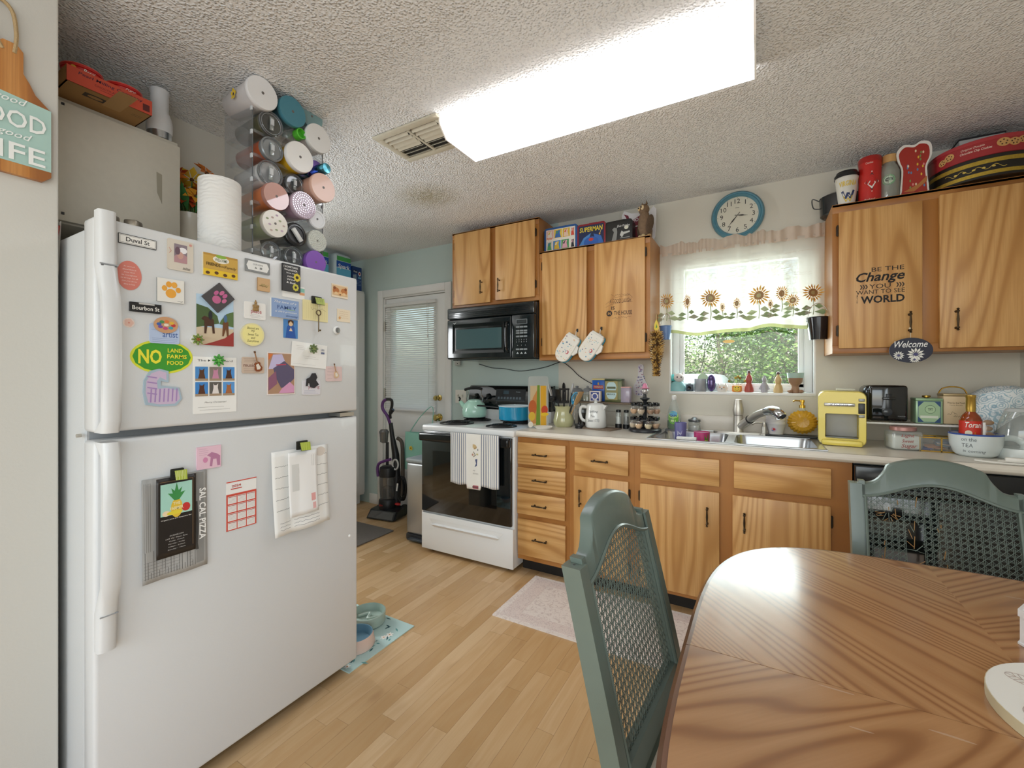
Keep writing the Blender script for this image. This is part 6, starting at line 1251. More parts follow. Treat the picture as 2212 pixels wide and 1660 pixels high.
utensil('black slotted turner tilted right in the crock', 'turner', .01, -.02, .12, -.24, .15, 'slot', BN, BN); utensil('black nylon serving spoon standing in the crock', 'spoon', 0, .02, -.02, .0, .22, 'spoon', BN, BN)
utensil('grey nylon spoon at the back of the crock', 'spoon', .02, .02, .14, .05, .22, 'spoon', BN, mat('C9CBCB', .35)); utensil('blue whisk in the crock', 'whisk', .02, -.01, .42, -.12, .15, 'whisk', BN, mat('38A6D6', .35))
utensil('pale wooden spatula leaning right in the crock', 'spatula', .025, .0, .5, -.05, .15, 'turner', mat('D9B07C', .6), mat('D9B07C', .6))
# little shelf with tins
hx0, hx1, hz, hy = xY(1243, 2.94), xY(1392, 2.94), 1.088, 2.94
t = thing('counter_shelf', 'narrow wooden step shelf on wire legs behind the teapot', 'shelf', ((hx0 + hx1) / 2, hy, K)); hw2 = (hx1 - hx0) / 2; hH = hz - K
B = MB(mat('6B5C4A', .6)); B.box((0, 0, hH - .006), (hw2 * 2, .15, .012), bev=.002); B.build('shelf_board', t)
for s in (-1, 1):
    B = MB(CHROME); B.tube(spline([(s * (hw2 - .015), -.06, 0), (s * (hw2 - .015), -.06, hH - .012)], 2), .003, n=6); B.tube([(s * (hw2 - .015), .06, 0), (s * (hw2 - .015), .06, hH - .012)], .003, n=6); B.tube([(s * (hw2 - .015), -.06, .004), (s * (hw2 - .015), .06, .004)], .003, n=6); B.build('leg_frame', t)
S1 = hz + .0006
def tin(name, label, x0, x1, yt, yb, Y, z, m, lid=None, dd=None, cat='tin', items=None, lidh=.012):
    xa_, xb_ = xY(x0, Y), xY(x1, Y); w = xb_ - xa_; zt = atY((x0 + x1) / 2, yt, Y).z; h = zt - z; d_ = dd or w * .8
    t = thing(name, label, cat, ((xa_ + xb_) / 2, Y + d_ / 2, z)); B = MB(m); B.box((0, 0, (h - (lidh if lid else 0)) / 2), (w, d_, h - (lidh if lid else 0)), bev=.003); B.build('body', t)
    if lid: B = MB(lid); B.box((0, 0, h - lidh / 2), (w + .002, d_ + .002, lidh), bev=.003); B.build('lid', t)
    if items: prints(t, 'label_print', -d_ / 2, items, w, h).location.z = h / 2
    return t
for a, b, lab in ((1234, 1259, 'left glass canister with grey lid on the step shelf'), (1259, 1279, 'narrower glass canister with grey lid against the blue tin')):
    xa_, xb_ = xY(a, 2.95), xY(b, 2.95); r = (xb_ - xa_) / 2
    lath('glass_canister', lab, 'canister', ((xa_ + xb_) / 2, 2.95, S1), [('jar', [(0, 0), (r, .001), (r, .06), (r * .9, .066), (r * .85, .066)], GLASS), ('contents', cy(r * .92, .003, .045), mat('8F8A62', .9, var=.3, scale=120)), ('lid', [(r * .95, .066), (r, .072), (r * .7, .088), (r * .2, .094), (r * .28, .104), (0, .108)], mat('8E9294', .35))])
tin('tea_tin', 'bright blue tea tin stacked at the back of the step shelf', 1279, 1306, 818, 868, 2.955, S1, mat('1F5FC0', .3), mat('D8C98A', .35), .055, items=[('r', (0, .12, .8, .16), 'B9473A'), ('t', ('NUTELLA' if False else 'TWININGS', 0, .12, .09, .7, 0, .01), 'E6D9C0'), ('t', ('ENGLISH', 0, -.1, .07, .6), 'D8DCE8'), ('e', (0, .27, .06, .06), 'D9A23A')])
tin('tile_box', 'small white box with blue tile motif on the step shelf', 1273, 1297, 845, 868, 2.875, S1, mat('DDD4CC', .5), None, .04, 'box', [('r', (0, 0, .74, .78), '3B4A8C'), ('r', (0, 0, .62, .64), 'E0DAD6'), ('e', (0, 0, .2, .22), '4A5694'), ('e', (-.25, .26, .08, .09), '3B4A8C'), ('e', (.25, .26, .08, .09), '3B4A8C'), ('e', (-.25, -.26, .08, .09), '3B4A8C'), ('e', (.25, -.26, .08, .09), '3B4A8C')])
t = tin('ornate_tin', 'ornate green and gold tea tin with pale blue label', 1306, 1343, 819, 868, 2.885, S1, mat('5E6440', .3, .3, var=.35, scale=110), mat('4A5A44', .3, .3), .07, items=[('r', (-.1, 0, .72, .8), '9C9260'), ('p', [(-.1 + .3 * x, -.0 + .36 * z) for x, z in ((-.8, -.8), (-.5, -1), (.5, -1), (.8, -.8), (1, -.4), (.85, 0), (1, .4), (.8, .8), (.5, 1), (-.5, 1), (-.8, .8), (-1, .4), (-.85, 0), (-1, -.4))], 'B9D3D6'), ('r', (-.1, .12, .5, .09), '5A6248'), ('r', (-.1, -.04, .56, .1), '8C8A62'), ('t', ('MARIAGE', -.1, -.16, .07, .46, 0, .01), '3E4A4A'), ('r', (.38, 0, .14, .76), '7C8468')])
tin('plastic_canister', 'translucent lilac canister with pink lid on the step shelf', 1341, 1360, 836, 868, 2.88, S1, clear('lilac_plastic', 'CFC4D6', .1, .45), mat('D9A9A4', .4), .05, 'canister', lidh=.008)
# below the shelf
lath('coffee_canister', 'smoky dark glass canister under the step shelf', 'canister', (xY(1260, 2.95), 2.95, K), [('jar', cy(.04, 0, .09), mat('3A3632', .15, coat=.4)), ('lid', cy(.041, .09, .115), mat('8A8E90', .3, .6))])
lath('black_jar', 'squat black jar beside the crock', 'jar', (xY(1251, 2.755), 2.755, K), [('base', cy(.028, 0, .014), BLACK), ('lid', cy(.03, .014, .03), mat('26282A', .25))])
pt = Vector((xY(1300, 2.785), 2.785, K))
t = thing('serving_mat', 'woven brown rectangular trivet under the white pitcher', 'trivet', pt, R(-14)); B = MB(mat('7C6A58', .8, bump=.4, scale=150)); B.box((0, 0, .004), (.21, .15, .007), bev=.002); B.build('mat', t)
CER = mat('E4E5E2', .2, coat=.4)
t = thing('ceramic_pitcher', 'white lidded ceramic pitcher lettered spilling tea since 1773', 'pitcher', (xY(1287, 2.80), 2.80, K + .008), R(-3))
B = MB(CER); B.lathe([(0, 0), (.064, 0), (.07, .008), (.068, .07), (.06, .145), (.058, .15), (.05, .15)], n=32, cap=False); B.prism([(.05, .15), (.08, .148), (.06, .115)], -.015, .015); B.build('body', t)
B = MB(CER); B.lathe([(.058, .150), (.045, .16), (.012, .164), (.01, .17), (.014, .178), (0, .186)], n=24, cap=False); B.build('lid', t)
B = MB(CER); B.tube(spline([(-.06, 0, .13), (-.1, 0, .135), (-.115, 0, .1), (-.1, 0, .05), (-.065, 0, .035)]), [.008] * 25, n=10, flat=1.3); B.build('handle', t)
prints(t, 'lettering', 0, [('t', ('Spilling', 0, .108, .018, .062, .15), '55595A', 0), ('t', ('Tea', -.004, .08, .015, .028, .1), '55595A', 0), ('t', ('Since 1773', 0, .05, .018, .08, .1), '55595A', 0)], warp=lambda x, y, z: ((.069 - (z * .05) - y) * math.sin(x / .066 + .12), -(.0705 - max(0, z - .05) * .085 - y) * math.cos(x / .066 + .12), z))
# salt and pepper
for px, lab, c in ((1336, 'glass salt mill with black base', 'E9E8E4'), (1353, 'slim glass pepper mill with black base', '4A4440')):
    lath('spice_mill', lab, 'mill', (xY(px, 2.88), 2.88, K), [('base', cy(.022, 0, .03), BLACK), ('grounds', cy(.016, .031, .08), mat(c, .9)), ('glass', [(.018, .03), (.018, .1), (.016, .108)], GLASS), ('cap', cy(.016, .108, .125), BLACK)])
# revolving spice rack
sp0 = Vector((xY(1393, 2.80), 2.80, K)); t = thing('spice_carousel', 'two-tier black revolving spice carousel', 'spice rack', sp0)
B = MB(mat('26282B', .3)); B.lathe(cy(.1, 0, .022, .006), n=32, cap=False); B.build('turntable', t)
B = MB(DARKP); B.lathe([(.02, .022), (.012, .03), (.012, .19), (.02, .2), (.03, .205), (.03, .212), (.012, .215), (.01, .235), (0, .235)], n=14, cap=False); B.build('column', t)
for z in (.075, .165):
    B = MB(DARKP); B.lathe([(.012, z), (.085, z), (.085, z + .006), (.012, z + .006)], n=28, cap=False); B.build('tier_ring', t)
JG = clear('jar_glass', 'FFFFFF', .1, .97)
spn = ('caramel', 'reddish', 'golden', 'pale grey', 'mauve brown', 'cream', 'dark brown', 'sandy')
spc = ('C9A27C', 'B98E6E', 'D6B48C', 'C7B49A', 'A98A74', 'D9C7A2', '9C7A5C', 'C9B89C')
for tier, z in enumerate((.024, .114)):
    for k in range(8):
        a = 2 * pi * k / 8 + tier * .2 - .3; lab = 'round spice jar of %s powder on the %s tier of the carousel' % (spn[(k * 3 + tier) % 8], ('lower', 'upper')[tier])
        q = sp0 + Vector((.074 * math.cos(a), .074 * math.sin(a), z)); j = lath('spice_jar', lab, 'jar', q, [('glass', [(0, 0), (.014, .0), (.0235, .016), (.0245, .028), (.018, .044), (.014, .05)], JG), ('spice', [(0, .002), (.013, .002), (.0215, .017), (.0222, .028), (0, .03)], mat(spc[(k * 3 + tier) % 8], .9, var=.2, scale=200)), ('lid', [(.018, .05), (.0185, .052), (.0185, .068), (.016, .07), (0, .07)], GLOSSB)], n=14, group='spice jars on the ' + ('lower', 'upper')[tier] + ' carousel tier')
t = thing('pig_figurine', 'silver ball figurine in a pink hat on top of the spice carousel', 'figurine', sp0 + Vector((0, 0, .236))); B = MB(mat('C9C5C4', .2, .5)); B.ball((0, 0, .02), .022, n=14); B.build('body', t)
B = MB(mat('D98AA6', .6)); B.lathe([(.028, .036), (.03, .04), (.016, .042), (.014, .058), (.008, .068), (0, .07)], n=14, cap=False); B.build('hat', t)
# spoon rest on the wall
q = atY(1385, 822, YW); t = thing('spoon_rest', 'white ceramic spoon rest with purple flowers hung on the wall', 'spoon rest', (q.x, YW - .001, q.z)); sc = dep(q) / F
o = [(.0, .112), (.014, .108), (.02, .09), (.018, .04), (.03, .0), (.048, -.04), (.05, -.075), (.035, -.102), (0, -.112)]; out = spline([(x, z, 0) for x, z in o], 4); out = [(p.x, p.y) for p in out]; out = out + [(-x, z) for x, z in out[::-1][1:-1]]
B = MB(mat('D9D6DC', .2, coat=.4)); B.prism(out, -.012, 0); B.build('dish', t)
rd = random.Random(4); its = []
for k in range(46):
    z = rd.uniform(-.1, .1); ww = .012 if z > .03 else .036 * (1 - abs(z + .06) * 8 * .5); x = rd.uniform(-ww, ww); its.append(('e', (x, z, rd.uniform(.003, .006), rd.uniform(.003, .005)), rd.choice(('7C6A9C', '9C86B4', 'A87C94', '6C7CA4')), 0))
prints(t, 'painted_flowers', -.0122, its)
# power cord on wall
t = thing('power_cord', 'thin black cord draped along the wall under the microwave and cabinet', 'cord', (0, 0, 0)); P_ = [atY(x, y, YW - .006) for x, y in ((1035, 787), (1062, 795), (1090, 797), (1120, 802), (1150, 799), (1180, 793), (1205, 784), (1216, 783), (1235, 797), (1250, 812), (1272, 826), (1285, 832))]
B = MB(BLACK); B.tube(spline(P_, 4), .0028, n=6); B.build('cable', t)

# ------------------------------------------------------------------ sink things
t = thing('faucet', 'brushed nickel pull-out kitchen faucet with lever handle', 'faucet', (-.105, 2.945, CT + .0055))
B = MB(NICKEL); B.slab([(p[0], p[1]) for p in rrect(.27, .06, .028)], 0, .01); B.build('deck_plate', t)
B = MB(NICKEL); B.lathe([(.030, .01), (.028, .02), (.026, .10), (.027, .11), (.0, .11)], n=20, cap=False); B.build('column', t)
B = MB(NICKEL); B.lathe([(.027, .112), (.031, .14), (.026, .175), (.02, .205), (0, .207)], n=20, cap=False); B.build('lever_cap', t)
B = MB(NICKEL); P_ = spline([(.012, -.01, .045), (.05, -.045, .08), (.1, -.11, .125), (.145, -.17, .15)]); B.tube(P_, [.024] * 8 + [.021] * (len(P_) - 8), n=14); B.build('spout', t)
B = MB(mat('2E2E2E', .5)); B.tube([(.06, -.058, .09), (.064, -.064, .094)], .0245, n=14); B.build('joint_ring', t)
B = MB(CHROME); B.tube(spline([(.14, -.165, .149), (.17, -.205, .158), (.2, -.245, .148), (.215, -.262, .13)]), [.022 + .006 * math.sin(pi * k / 18) for k in range(19)], n=14); B.tube([(.198, -.243, .135), (.2, -.247, .112)], .014, n=12); B.build('spray_head', t)
t = thing('soap_pump', 'small brushed nickel soap pump beside the faucet', 'soap dispenser', (-.105 + .135, 2.93, CT + .0055)); B = MB(NICKEL); B.lathe([(.02, .0), (.02, .01), (.014, .012), (.014, .05), (.012, .052), (.01, .075), (0, .076)], n=14, cap=False); B.build('body', t); B = MB(NICKEL); B.tube([(0, 0, .07), (-.045, -.02, .072), (-.06, -.026, .062)], .005, n=7); B.build('nozzle', t)
q = (xY(1456, 2.93), 2.93, K)
t = thing('soap_tray', 'small grey tray under the green dish soap', 'tray', (q[0], q[1], K)); B = MB(mat('6F7274', .5)); B.box((0, 0, .005), (.1, .075, .01), bev=.004); B.build('tray', t)
t = thing('dish_soap', 'clear dish soap bottle with green liquid and white cap', 'bottle', (q[0], q[1], K + .0105))
B = MB(GLASS); B.lathe([(0, 0), (.038, 0), (.042, .01), (.043, .08), (.036, .12), (.02, .17), (.013, .185), (.013, .19)], n=24, sq=(1, .62), cap=False); B.build('bottle', t)
B = MB(mat('2F7A2C', .15)); B.lathe([(0, .003), (.036, .003), (.0405, .012), (.0405, .055), (0, .055)], n=24, sq=(1, .6), cap=False); B.build('liquid', t)
B = MB(WHITE); B.lathe([(.014, .188), (.015, .19), (.014, .212), (.008, .216), (0, .216)], n=14, cap=False); B.build('cap', t)
prints(t, 'soap_label', -.0272, [('e', (0, .075, .031, .042), '6DB83A'), ('e', (0, .09, .03, .02), 'B6DE7A'), ('e', (0, .1, .024, .018), '6FB5D6'), ('t', ('GAIN', 0, .088, .014, .046, .15, .01), '3A2E7A'), ('r', (0, .055, .03, .012), 'CFE8A2')], warp=lambda x, y, z: (x, y - .0005 + 8. * x * x, z))
t = lath('glass_jar', 'glass jar with pewter flip lid behind the sink', 'jar', (xY(1500, 2.95), 2.95, CT + .0055), [('jar', [(0, 0), (.036, .0), (.038, .01), (.036, .05), (.03, .058)], GLASS), ('contents', cy(.033, .002, .035), mat('E4E0DA', .9)), ('lid', [(.036, .058), (.037, .06), (.036, .072), (.02, .076), (.012, .085), (0, .088)], mat('7F8284', .3, .8))])
# dish rack and cups in the left bowl
bxc = ((HX0 + .012 + xm - .02) / 2, (HYa + HYb) / 2); bz = CT - .154
t = thing('dish_rack', 'white wire rack inside the left sink bowl', 'rack', (bxc[0], bxc[1], bz)); WR = mat('DCDCD8', .4)
for k in range(9):
    B = MB(WR); x = -.13 + .0325 * k; B.tube(spline([(x, -.13, .1), (x, -.12, .02), (x, 0, .01), (x, .12, .02), (x, .13, .1)], 3), .0025, n=5); B.build('wire', t)
B = MB(WR); B.tube([(-.14, -.13, .11), (.14, -.13, .11), (.14, .13, .11), (-.14, .13, .11)], .004, n=6, closed=True); B.build('rim_wire', t)
qz = bz + .02
def incup(name, label, px, Y, zt_py, m, r, cat, items=None, inner=None, taper=.85):
    x = xY(px, Y); zt = atY(px, zt_py, Y).z; t = thing(name, label, cat, (x, Y, qz)); h = zt - qz; B = MB(m); B.lathe([(0, 0), (r * taper, 0), (r, h), (r - .003, h), (r * taper - .003, .004), (0, .004)], n=24, cap=False); B.build('cup', t)
    if items: prints(t, 'print', 0, items, warp=lambda x_, y_, z_: ((r * .97 - y_ + .001) * math.sin(x_ / r), -(r * .97 - y_ + .001) * math.cos(x_ / r), z_ + h))
    return t
incup('purple_tumbler', 'purple striped plastic cup upside in the sink rack', 1470, 2.70, 913, mat('6C6A9E', .35, var=.12, scale=90, stretch=(1, 1, .05)), .034, 'cup', [('l', (scribble(0, -.06, .03, .03, 4, 2), .002), 'D5D3E2')])
incup('pink_mug', 'hot pink and green printed mug in the sink rack', 1516, 2.62, 933, mat('B83A70', .35), .042, 'mug', [('r', (.03, -.035, .022, .05), '5C7A2E', 0), ('t', ('MILO' if False else 'TEA', .03, -.05, .016, .02, 0, .01), 'E6D23C', 1), ('r', (0, -.004, .1, .008), 'C9C6CC', 0)])
t = thing('sponge', 'white rectangular sponge on the front rim of the sink', 'sponge', (xY(1483, 2.505), 2.505, CT + .0055), 0); B = MB(mat('E3E2DE', .9, bump=.5, scale=120)); B.box((0, 0, .008), (.1, .03, .015), bev=.003); B.build('foam', t)
# tray with cups and amber soap
ty = 2.955
t = thing('counter_tray', 'black rectangular tray behind the right sink bowl', 'tray', (xY(1711, 2.93), 2.945, CT + .0055)); B = MB(mat('3A3C3E', .4)); B.box((0, 0, .005), (.265, .075, .01), bev=.003); B.build('tray', t)
tz = CT + .016
x = xY(1676, 2.945)
for k in range(6):
    t = thing('paper_cup', 'white paper cup with red floral print in the nested stack' if k == 5 else 'white rim of a nested paper cup in the stack by the faucet', 'cup', (x, 2.945, tz + .0085 * k), 0, 'stacked paper cups'); B = MB(mat('E9E6E4', .6)); B.lathe([(0, 0), (.036, 0), (.05, .058), (.0515, .06), (.0515, .062), (.049, .062), (.034, .004), (0, .003)], n=24, cap=False); B.build('cup', t)
    if k == 0: t['label'] = 'lowest paper cup of the stack showing its red printed side'; prints(t, 'cup_print', 0, [('e', (-.012, .028, .014, .014), 'D9C5D2', 0), ('e', (-.01, .03, .007, .007), 'C9403C', 1), ('e', (-.018, .022, .006, .004), '7C86B4', 1)], warp=lambda x_, y_, z_: ((.037 + z_ * .24 - y_) * math.sin(x_ / .043), -(.037 + z_ * .24 - y_) * math.cos(x_ / .043), z_))
q = atY(1733, 920, 2.945); t = thing('soap_dispenser', 'round amber cut-glass soap dispenser with gold pump', 'soap dispenser', (q.x, 2.945, tz))
AMB = NT('amber_glass').P(Base_Color=lin('F2B93C'), Roughness=.06, Transmission_Weight=.4, IOR=1.35)
rr = .076; B = MB(AMB); n = 44; prof = []
for s in (-1, 1):
    V = [(0, s * .024, rr)] + [(rr * (.98 if k % 2 else .9) * f * math.cos(2 * pi * k / n), s * d_, rr * .9 + .007 + rr * (.98 if k % 2 else .9) * f * math.sin(2 * pi * k / n) * .92) for f, d_ in ((.45, .026), (.75, .022), (1, .006)) for k in range(n)]
    Fc = [(0, 1 + k, 1 + (k + 1) % n) for k in range(n)] + [(1 + j * n + k, 1 + (j + 1) * n + k, 1 + (j + 1) * n + (k + 1) % n, 1 + j * n + (k + 1) % n) for j in range(2) for k in range(n)]
    B.add(V, Fc if s < 0 else [f[::-1] for f in Fc])
    if s < 0: rim0 = V[1 + 2 * n:]
    else: rim1 = V[1 + 2 * n:]; B.add(rim0 + rim1, [(k, n + k, n + (k + 1) % n, (k + 1) % n) for k in range(n)])
B.build('bottle', t, smooth=0)
B = MB(GLASS); B.lathe([(.018, .138), (.014, .15), (.014, .158)], n=14, cap=False); B.build('neck', t)
B = MB(GOLD); B.lathe([(.015, .155), (.015, .17), (.008, .172), (.008, .185), (.012, .187), (.012, .2), (0, .202)], n=14, cap=False); B.tube([(0, 0, .194), (-.035, -.008, .196), (-.045, -.01, .19)], .0045, n=7); B.build('pump', t)
# ------------------------------------------------------------------ worktop, right side
YEL = mat('EBD767', .3, coat=.25)
kx = xY(1818, 2.72); t = thing('coffee_maker', 'yellow single-serve coffee maker with grey front plate', 'coffee maker', (kx, 2.72, K), R(-6))
kw = .195; B = MB(YEL); oo = rrect(kw, .272, .03, 5, 0, .137); o2 = rrect(kw + .002, .27, .026, 5, 0, .135); ii = rrect(.136, .122, .008, 5, 0, .1); n = len(oo)
lp = [[(x * .97, -.014, .137 + (z - .137) * .975) for x, z in oo], [(x, -.006, z) for x, z in oo], [(x, .215, z) for x, z in oo], [(x * .9, .23, .137 + (z - .137) * .93) for x, z in oo]]; li = [[(x, -.014, z) for x, z in ii], [(x * .97, .05, z) for x, z in ii]]
V = [p for q in [li[1], li[0]] + lp for p in q]
B.add(V, [(j * n + i, j * n + (i + 1) % n, (j + 1) * n + (i + 1) % n, (j + 1) * n + i)[::-1] for j in range(5) for i in range(n)] + [tuple(5 * n + i for i in range(n))[::-1], tuple(range(n))]); B.build('body', t, smooth=35)
B = MB(mat('A9A9A6', .45)); B.box((0, .044, .1), (.128, .006, .116), bev=.003); B.build('back_plate', t)
B = MB(CHROME); B.box((-.01, -.016, .207), (.125, .012, .017), bev=.004); hd = B.build('lid_handle', t); prints(hd, 'lettering', -.0225, [('t', ('KEURIG', -.01, .207, .009, .07, 0, .01), '4A4A48')])
B = MB(BLACK); B.box((.078, -.0155, .19), (.026, .006, .052), bev=.002); cp = B.build('button_panel', t)
for z in (.232, .152):
    B = MB(mat('8A8A84', .35, .6)); B.box((.078, -.014, z), (.024, .008, .014), bev=.002); B.build('button', cp)
B = MB(mat('6E706E', .35, .6)); B.box((0, .008, .042), (kw - .066, .06, .006), bev=.002); B.build('drip_grate', t)
B = MB(mat('C9C8BC', .4)); B.box((.02, .12, .28), (.08, .06, .012), bev=.003); B.build('water_lid', t)
B = MB(YEL); B.box((0, -.012, .016), (kw - .03, .05, .03), bev=.01); B.build('drip_base', t)
# wire shelf
wx0, wx1, wy0, wy1, wz = xY(1863, 2.75), .838, 2.75, 2.975, 1.036
t = thing('wire_shelf', 'white wire counter shelf holding toaster and tins', 'shelf', (wx0, wy0, K)); zz = wz - K - .003; WW = mat('E4E4E0', .35)
B = MB(WW); B.tube([(0, 0, zz), (wx1 - wx0, 0, zz), (wx1 - wx0, wy1 - wy0, zz), (0, wy1 - wy0, zz)], .005, n=6, closed=True); B.build('rim_wire', t)
b0 = None
for k in range(1, 26):
    x = (wx1 - wx0) * k / 26
    if b0 is None: B = MB(WW); B.tube([(0, -.002, zz + .001), (0, wy1 - wy0 + .002, zz + .001)], .0018, n=5); b0 = B.build('wire', t, (x, 0, 0)).data
    else: link('wire', b0, t, (x, 0, 0))
for x in (0, wx1 - wx0):
    B = MB(WW); B.tube([(x, 0, zz), (x, 0, .003), (x, wy1 - wy0, .003), (x, wy1 - wy0, zz)], .0035, n=6); B.build('leg_frame', t)
S2 = wz + .001
# toaster
ta, tb = xY(1871, 2.79), xY(1962, 2.79); t = thing('toaster', 'glossy black two-slot toaster on the wire shelf', 'toaster', ((ta + tb) / 2, 2.87, S2)); tw_ = tb - ta; th_ = .182
B = MB(mat('4A4E52', .2, .8)); B.box((-.008, .0, th_ / 2 + .002), (tw_, .15, th_ - .004), bev=.03, seg=4); B.build('shell', t)
B = MB(GLOSSB); B.box((.006, -.07, th_ / 2 + .002), (tw_ - .012, .03, th_ - .004), bev=.014, seg=3); fp = B.build('front_panel', t)
B = MB(mat('1E2226', .25)); B.box((.006, -.087, .09), (.022, .006, .1), bev=.002); B.build('lever_slot', fp); B = MB(GLOSSB); B.box((.006, -.094, .118), (.05, .014, .014), bev=.004); B.build('lever', fp)
B = MB(mat('30353A', .2)); B.lathe([(.02, 0), (.02, .008), (.016, .011), (0, .011)], c=(.0, -.085, .05), n=20, rot=(R(90), 0, 0)); B.build('browning_dial', fp)
prints(fp, 'brand_lettering', -.0852, [('t', ('TOASTER', .055, .03, .005, .03), '9A9C9E'), ('t', ('OSTER', .0, .085, .0001, .0001), '9A9C9E')])
for y in (-.02, .03): B = MB(BLACK); B.box((0, y, th_ - .002), (tw_ - .05, .02, .004)); B.build('bread_slot', t)
t = tin('tea_tin', 'sage green tea tin with blue corner ornament and gold knob', 1978, 2037, 861, 917, 2.80, S2, mat('9CBD98', .3, .15), mat('8FB08A', .3, .15), .085, items=[('r', (0, -.04, .84, .84), '33547E', 0), ('r', (0, -.04, .8, .8), 'A9C9A2', 1), ('p', [(-.4, .36), (-.4, .16), (-.3, .26), (-.2, .36)], '33547E', 2), ('p', [(.4, .36), (.4, .16), (.3, .26), (.2, .36)], '33547E', 2), ('p', [(-.4, -.44), (-.4, -.24), (-.3, -.34), (-.2, -.44)], '33547E', 2), ('p', [(.4, -.44), (.4, -.24), (.3, -.34), (.2, -.44)], '33547E', 2), ('e', (.04, .06, .2, .17), '4A6A52', 2), ('e', (.04, .06, .185, .155), 'B4D2AA', 3), ('t', ('TFT', .04, .06, .1, .18, 0, .02), '2C3E34', 4), ('r', (0, -.24, .66, .1), 'E2EBDA', 2)])
B = MB(mat('A8893E', .3, .9)); B.lathe([(.006, 0), (.016, .004), (.016, .012), (0, .014)], c=(0, 0, atY(2008, 861, 2.80).z - S2), n=14, cap=False); B.build('knob', t)
t = tin('biscuit_tin', 'beige storybook biscuit tin with gold handle and line drawing', 2038, 2093, 851, 917, 2.815, S2, mat('DCC49E', .4), mat('A8936C', .35, .4), .085, items=[('t', ('Winnie the Pooh', .0, .2, .06, .7), '5A4A34', 0), ('t', ('Hunny Biscuits', 0, .12, .04, .5), '7A6A52', 0), ('l', (scribble(-.15, -.14, .4, .12, 3, 4), .001), '5A4A34', 0), ('l', (scribble(.1, -.22, .4, .1, 3, 7), .001), '5A4A34', 0)])
zt = atY(2065, 851, 2.815).z - S2
B = MB(GOLD); B.tube(spline([(-.05, 0, zt), (-.035, 0, zt + .024), (0, 0, zt + .032), (.035, 0, zt + .024), (.05, 0, zt)]), .003, n=6); B.build('handle', t)
# under the shelf and in front
x = xY(1953, 2.715); t = thing('sugar_jar', 'square glass jar of white sugar with rose lid', 'jar', (x, 2.735, K), R(8))
B = MB(GLASS); B.box((0, 0, .045), (.118, .1, .09), bev=.012, seg=3); B.build('jar', t)
B = MB(mat('EFEDE8', .9)); B.box((0, 0, .036), (.106, .088, .064), bev=.01, seg=3); B.build('sugar', t)
B = MB(mat('B98A84', .3, .4)); B.lathe([(.048, .09), (.05, .092), (.05, .106), (.047, .109), (0, .109)], n=28, cap=False); B.build('lid', t)
prints(t, 'script_lettering', -.0505, [('t', ('Brown' if False else 'Light', .0, .068, .018, .05, .3, .006), 'A8605A', 0), ('t', ('Sweet', .0, .045, .016, .045, .3, .006), 'A8605A', 0), ('t', ('Sugar', .005, .02, .024, .06, .3, .006), 'A8605A', 0)])
xa_, xb_ = xY(1987, 2.70), xY(2066, 2.70); t = thing('gold_wire_box', 'gold framed glass box of sweetener packets', 'box', ((xa_ + xb_) / 2, 2.745, K)); gw, gd, gh = (xb_ - xa_) / 2, .045, .066
B = MB(GOLD)
for sx_ in (-1, .2, 1):
    for sy_ in (-1, 1): B.box((sx_ * gw, sy_ * gd, gh / 2), (.005, .005, gh))
for sy_ in (-1, 1):
    for z in (.003, gh): B.box((0, sy_ * gd, z), (gw * 2, .005, .005))
for sx_ in (-1, 1):
    for z in (.003, gh): B.box((sx_ * gw, 0, z), (.005, gd * 2, .005))
B.build('frame', t, smooth=0); B = MB(CLEAR); B.box((0, -gd, gh / 2), (gw * 2, .001, gh)); B.build('glass_front', t, smooth=0)
rd = random.Random(8)
for k, c in enumerate(('3D4FB0', '3D4FB0', 'D9976A', 'D9976A', '8A9AA0', 'E0C9B4', '6E7C8A')):
    p_ = thing('sugar_packet', ('deep blue', 'blue', 'orange', 'peach', 'grey-green', 'cream', 'slate')[k] + ' sweetener packet lying in the gold box', 'packet', (t.location.x + (-.04 if k < 2 else (.0 if k < 4 else .035)) + rd.uniform(-.006, .006), t.location.y + rd.uniform(-.01, .01), K + .006 + .006 * k), R(rd.uniform(-12, 12)), 'sweetener packets')
    B = MB(mat(c, .6)); B.box((0, 0, 0), (.06, .05, .004), bev=.0015, rot=(.1, rd.uniform(-.12, .12), 0)); B.build('packet', p_)
mx_, my_ = xY(2107, 2.66), 2.66
t = thing('soup_mug', 'big white mug with blue rim holding bottle and cookies', 'mug', (mx_, my_, K)); MG_ = mat('D9E2E2', .2, coat=.4)
B = MB(MG_); B.lathe([(0, 0), (.055, 0), (.07, .012), (.083, .05), (.086, .098), (.081, .098), (.078, .05), (.06, .012), (0, .008)], n=36, cap=False); B.build('bowl', t)
B = MB(mat('3A56A0', .25)); B.lathe([(.0865, .094), (.087, .099), (.0835, .101), (.0805, .097)], n=36, cap=False); B.build('blue_rim', t)
B = MB(MG_); B.tube(spline([(.078, -.01, .085), (.115, -.015, .085), (.14, -.02, .06), (.13, -.02, .03), (.09, -.01, .02), (.07, -.01, .02)]), [.012] * 31, n=10, flat=1.1); B.build('handle', t)
mr = lambda z: (.07 + (z - .012) * .342 if z < .05 else .083 + (z - .05) * .0625) + .0006
prints(t, 'lettering', 0, [('t', ('on the', -.035, .078, .016, .045, .1), '6F777A', 0), ('t', ('TEA', -.04, .052, .016, .034, .1), '6F777A', 0), ('t', ('is coming', -.02, .025, .015, .075, .2), '6F777A', 0)], warp=lambda x_, y_, z_: ((mr(z_) - y_) * math.sin(x_ / .08 - .1), -(mr(z_) - y_) * math.cos(x_ / .08 - .1), z_))
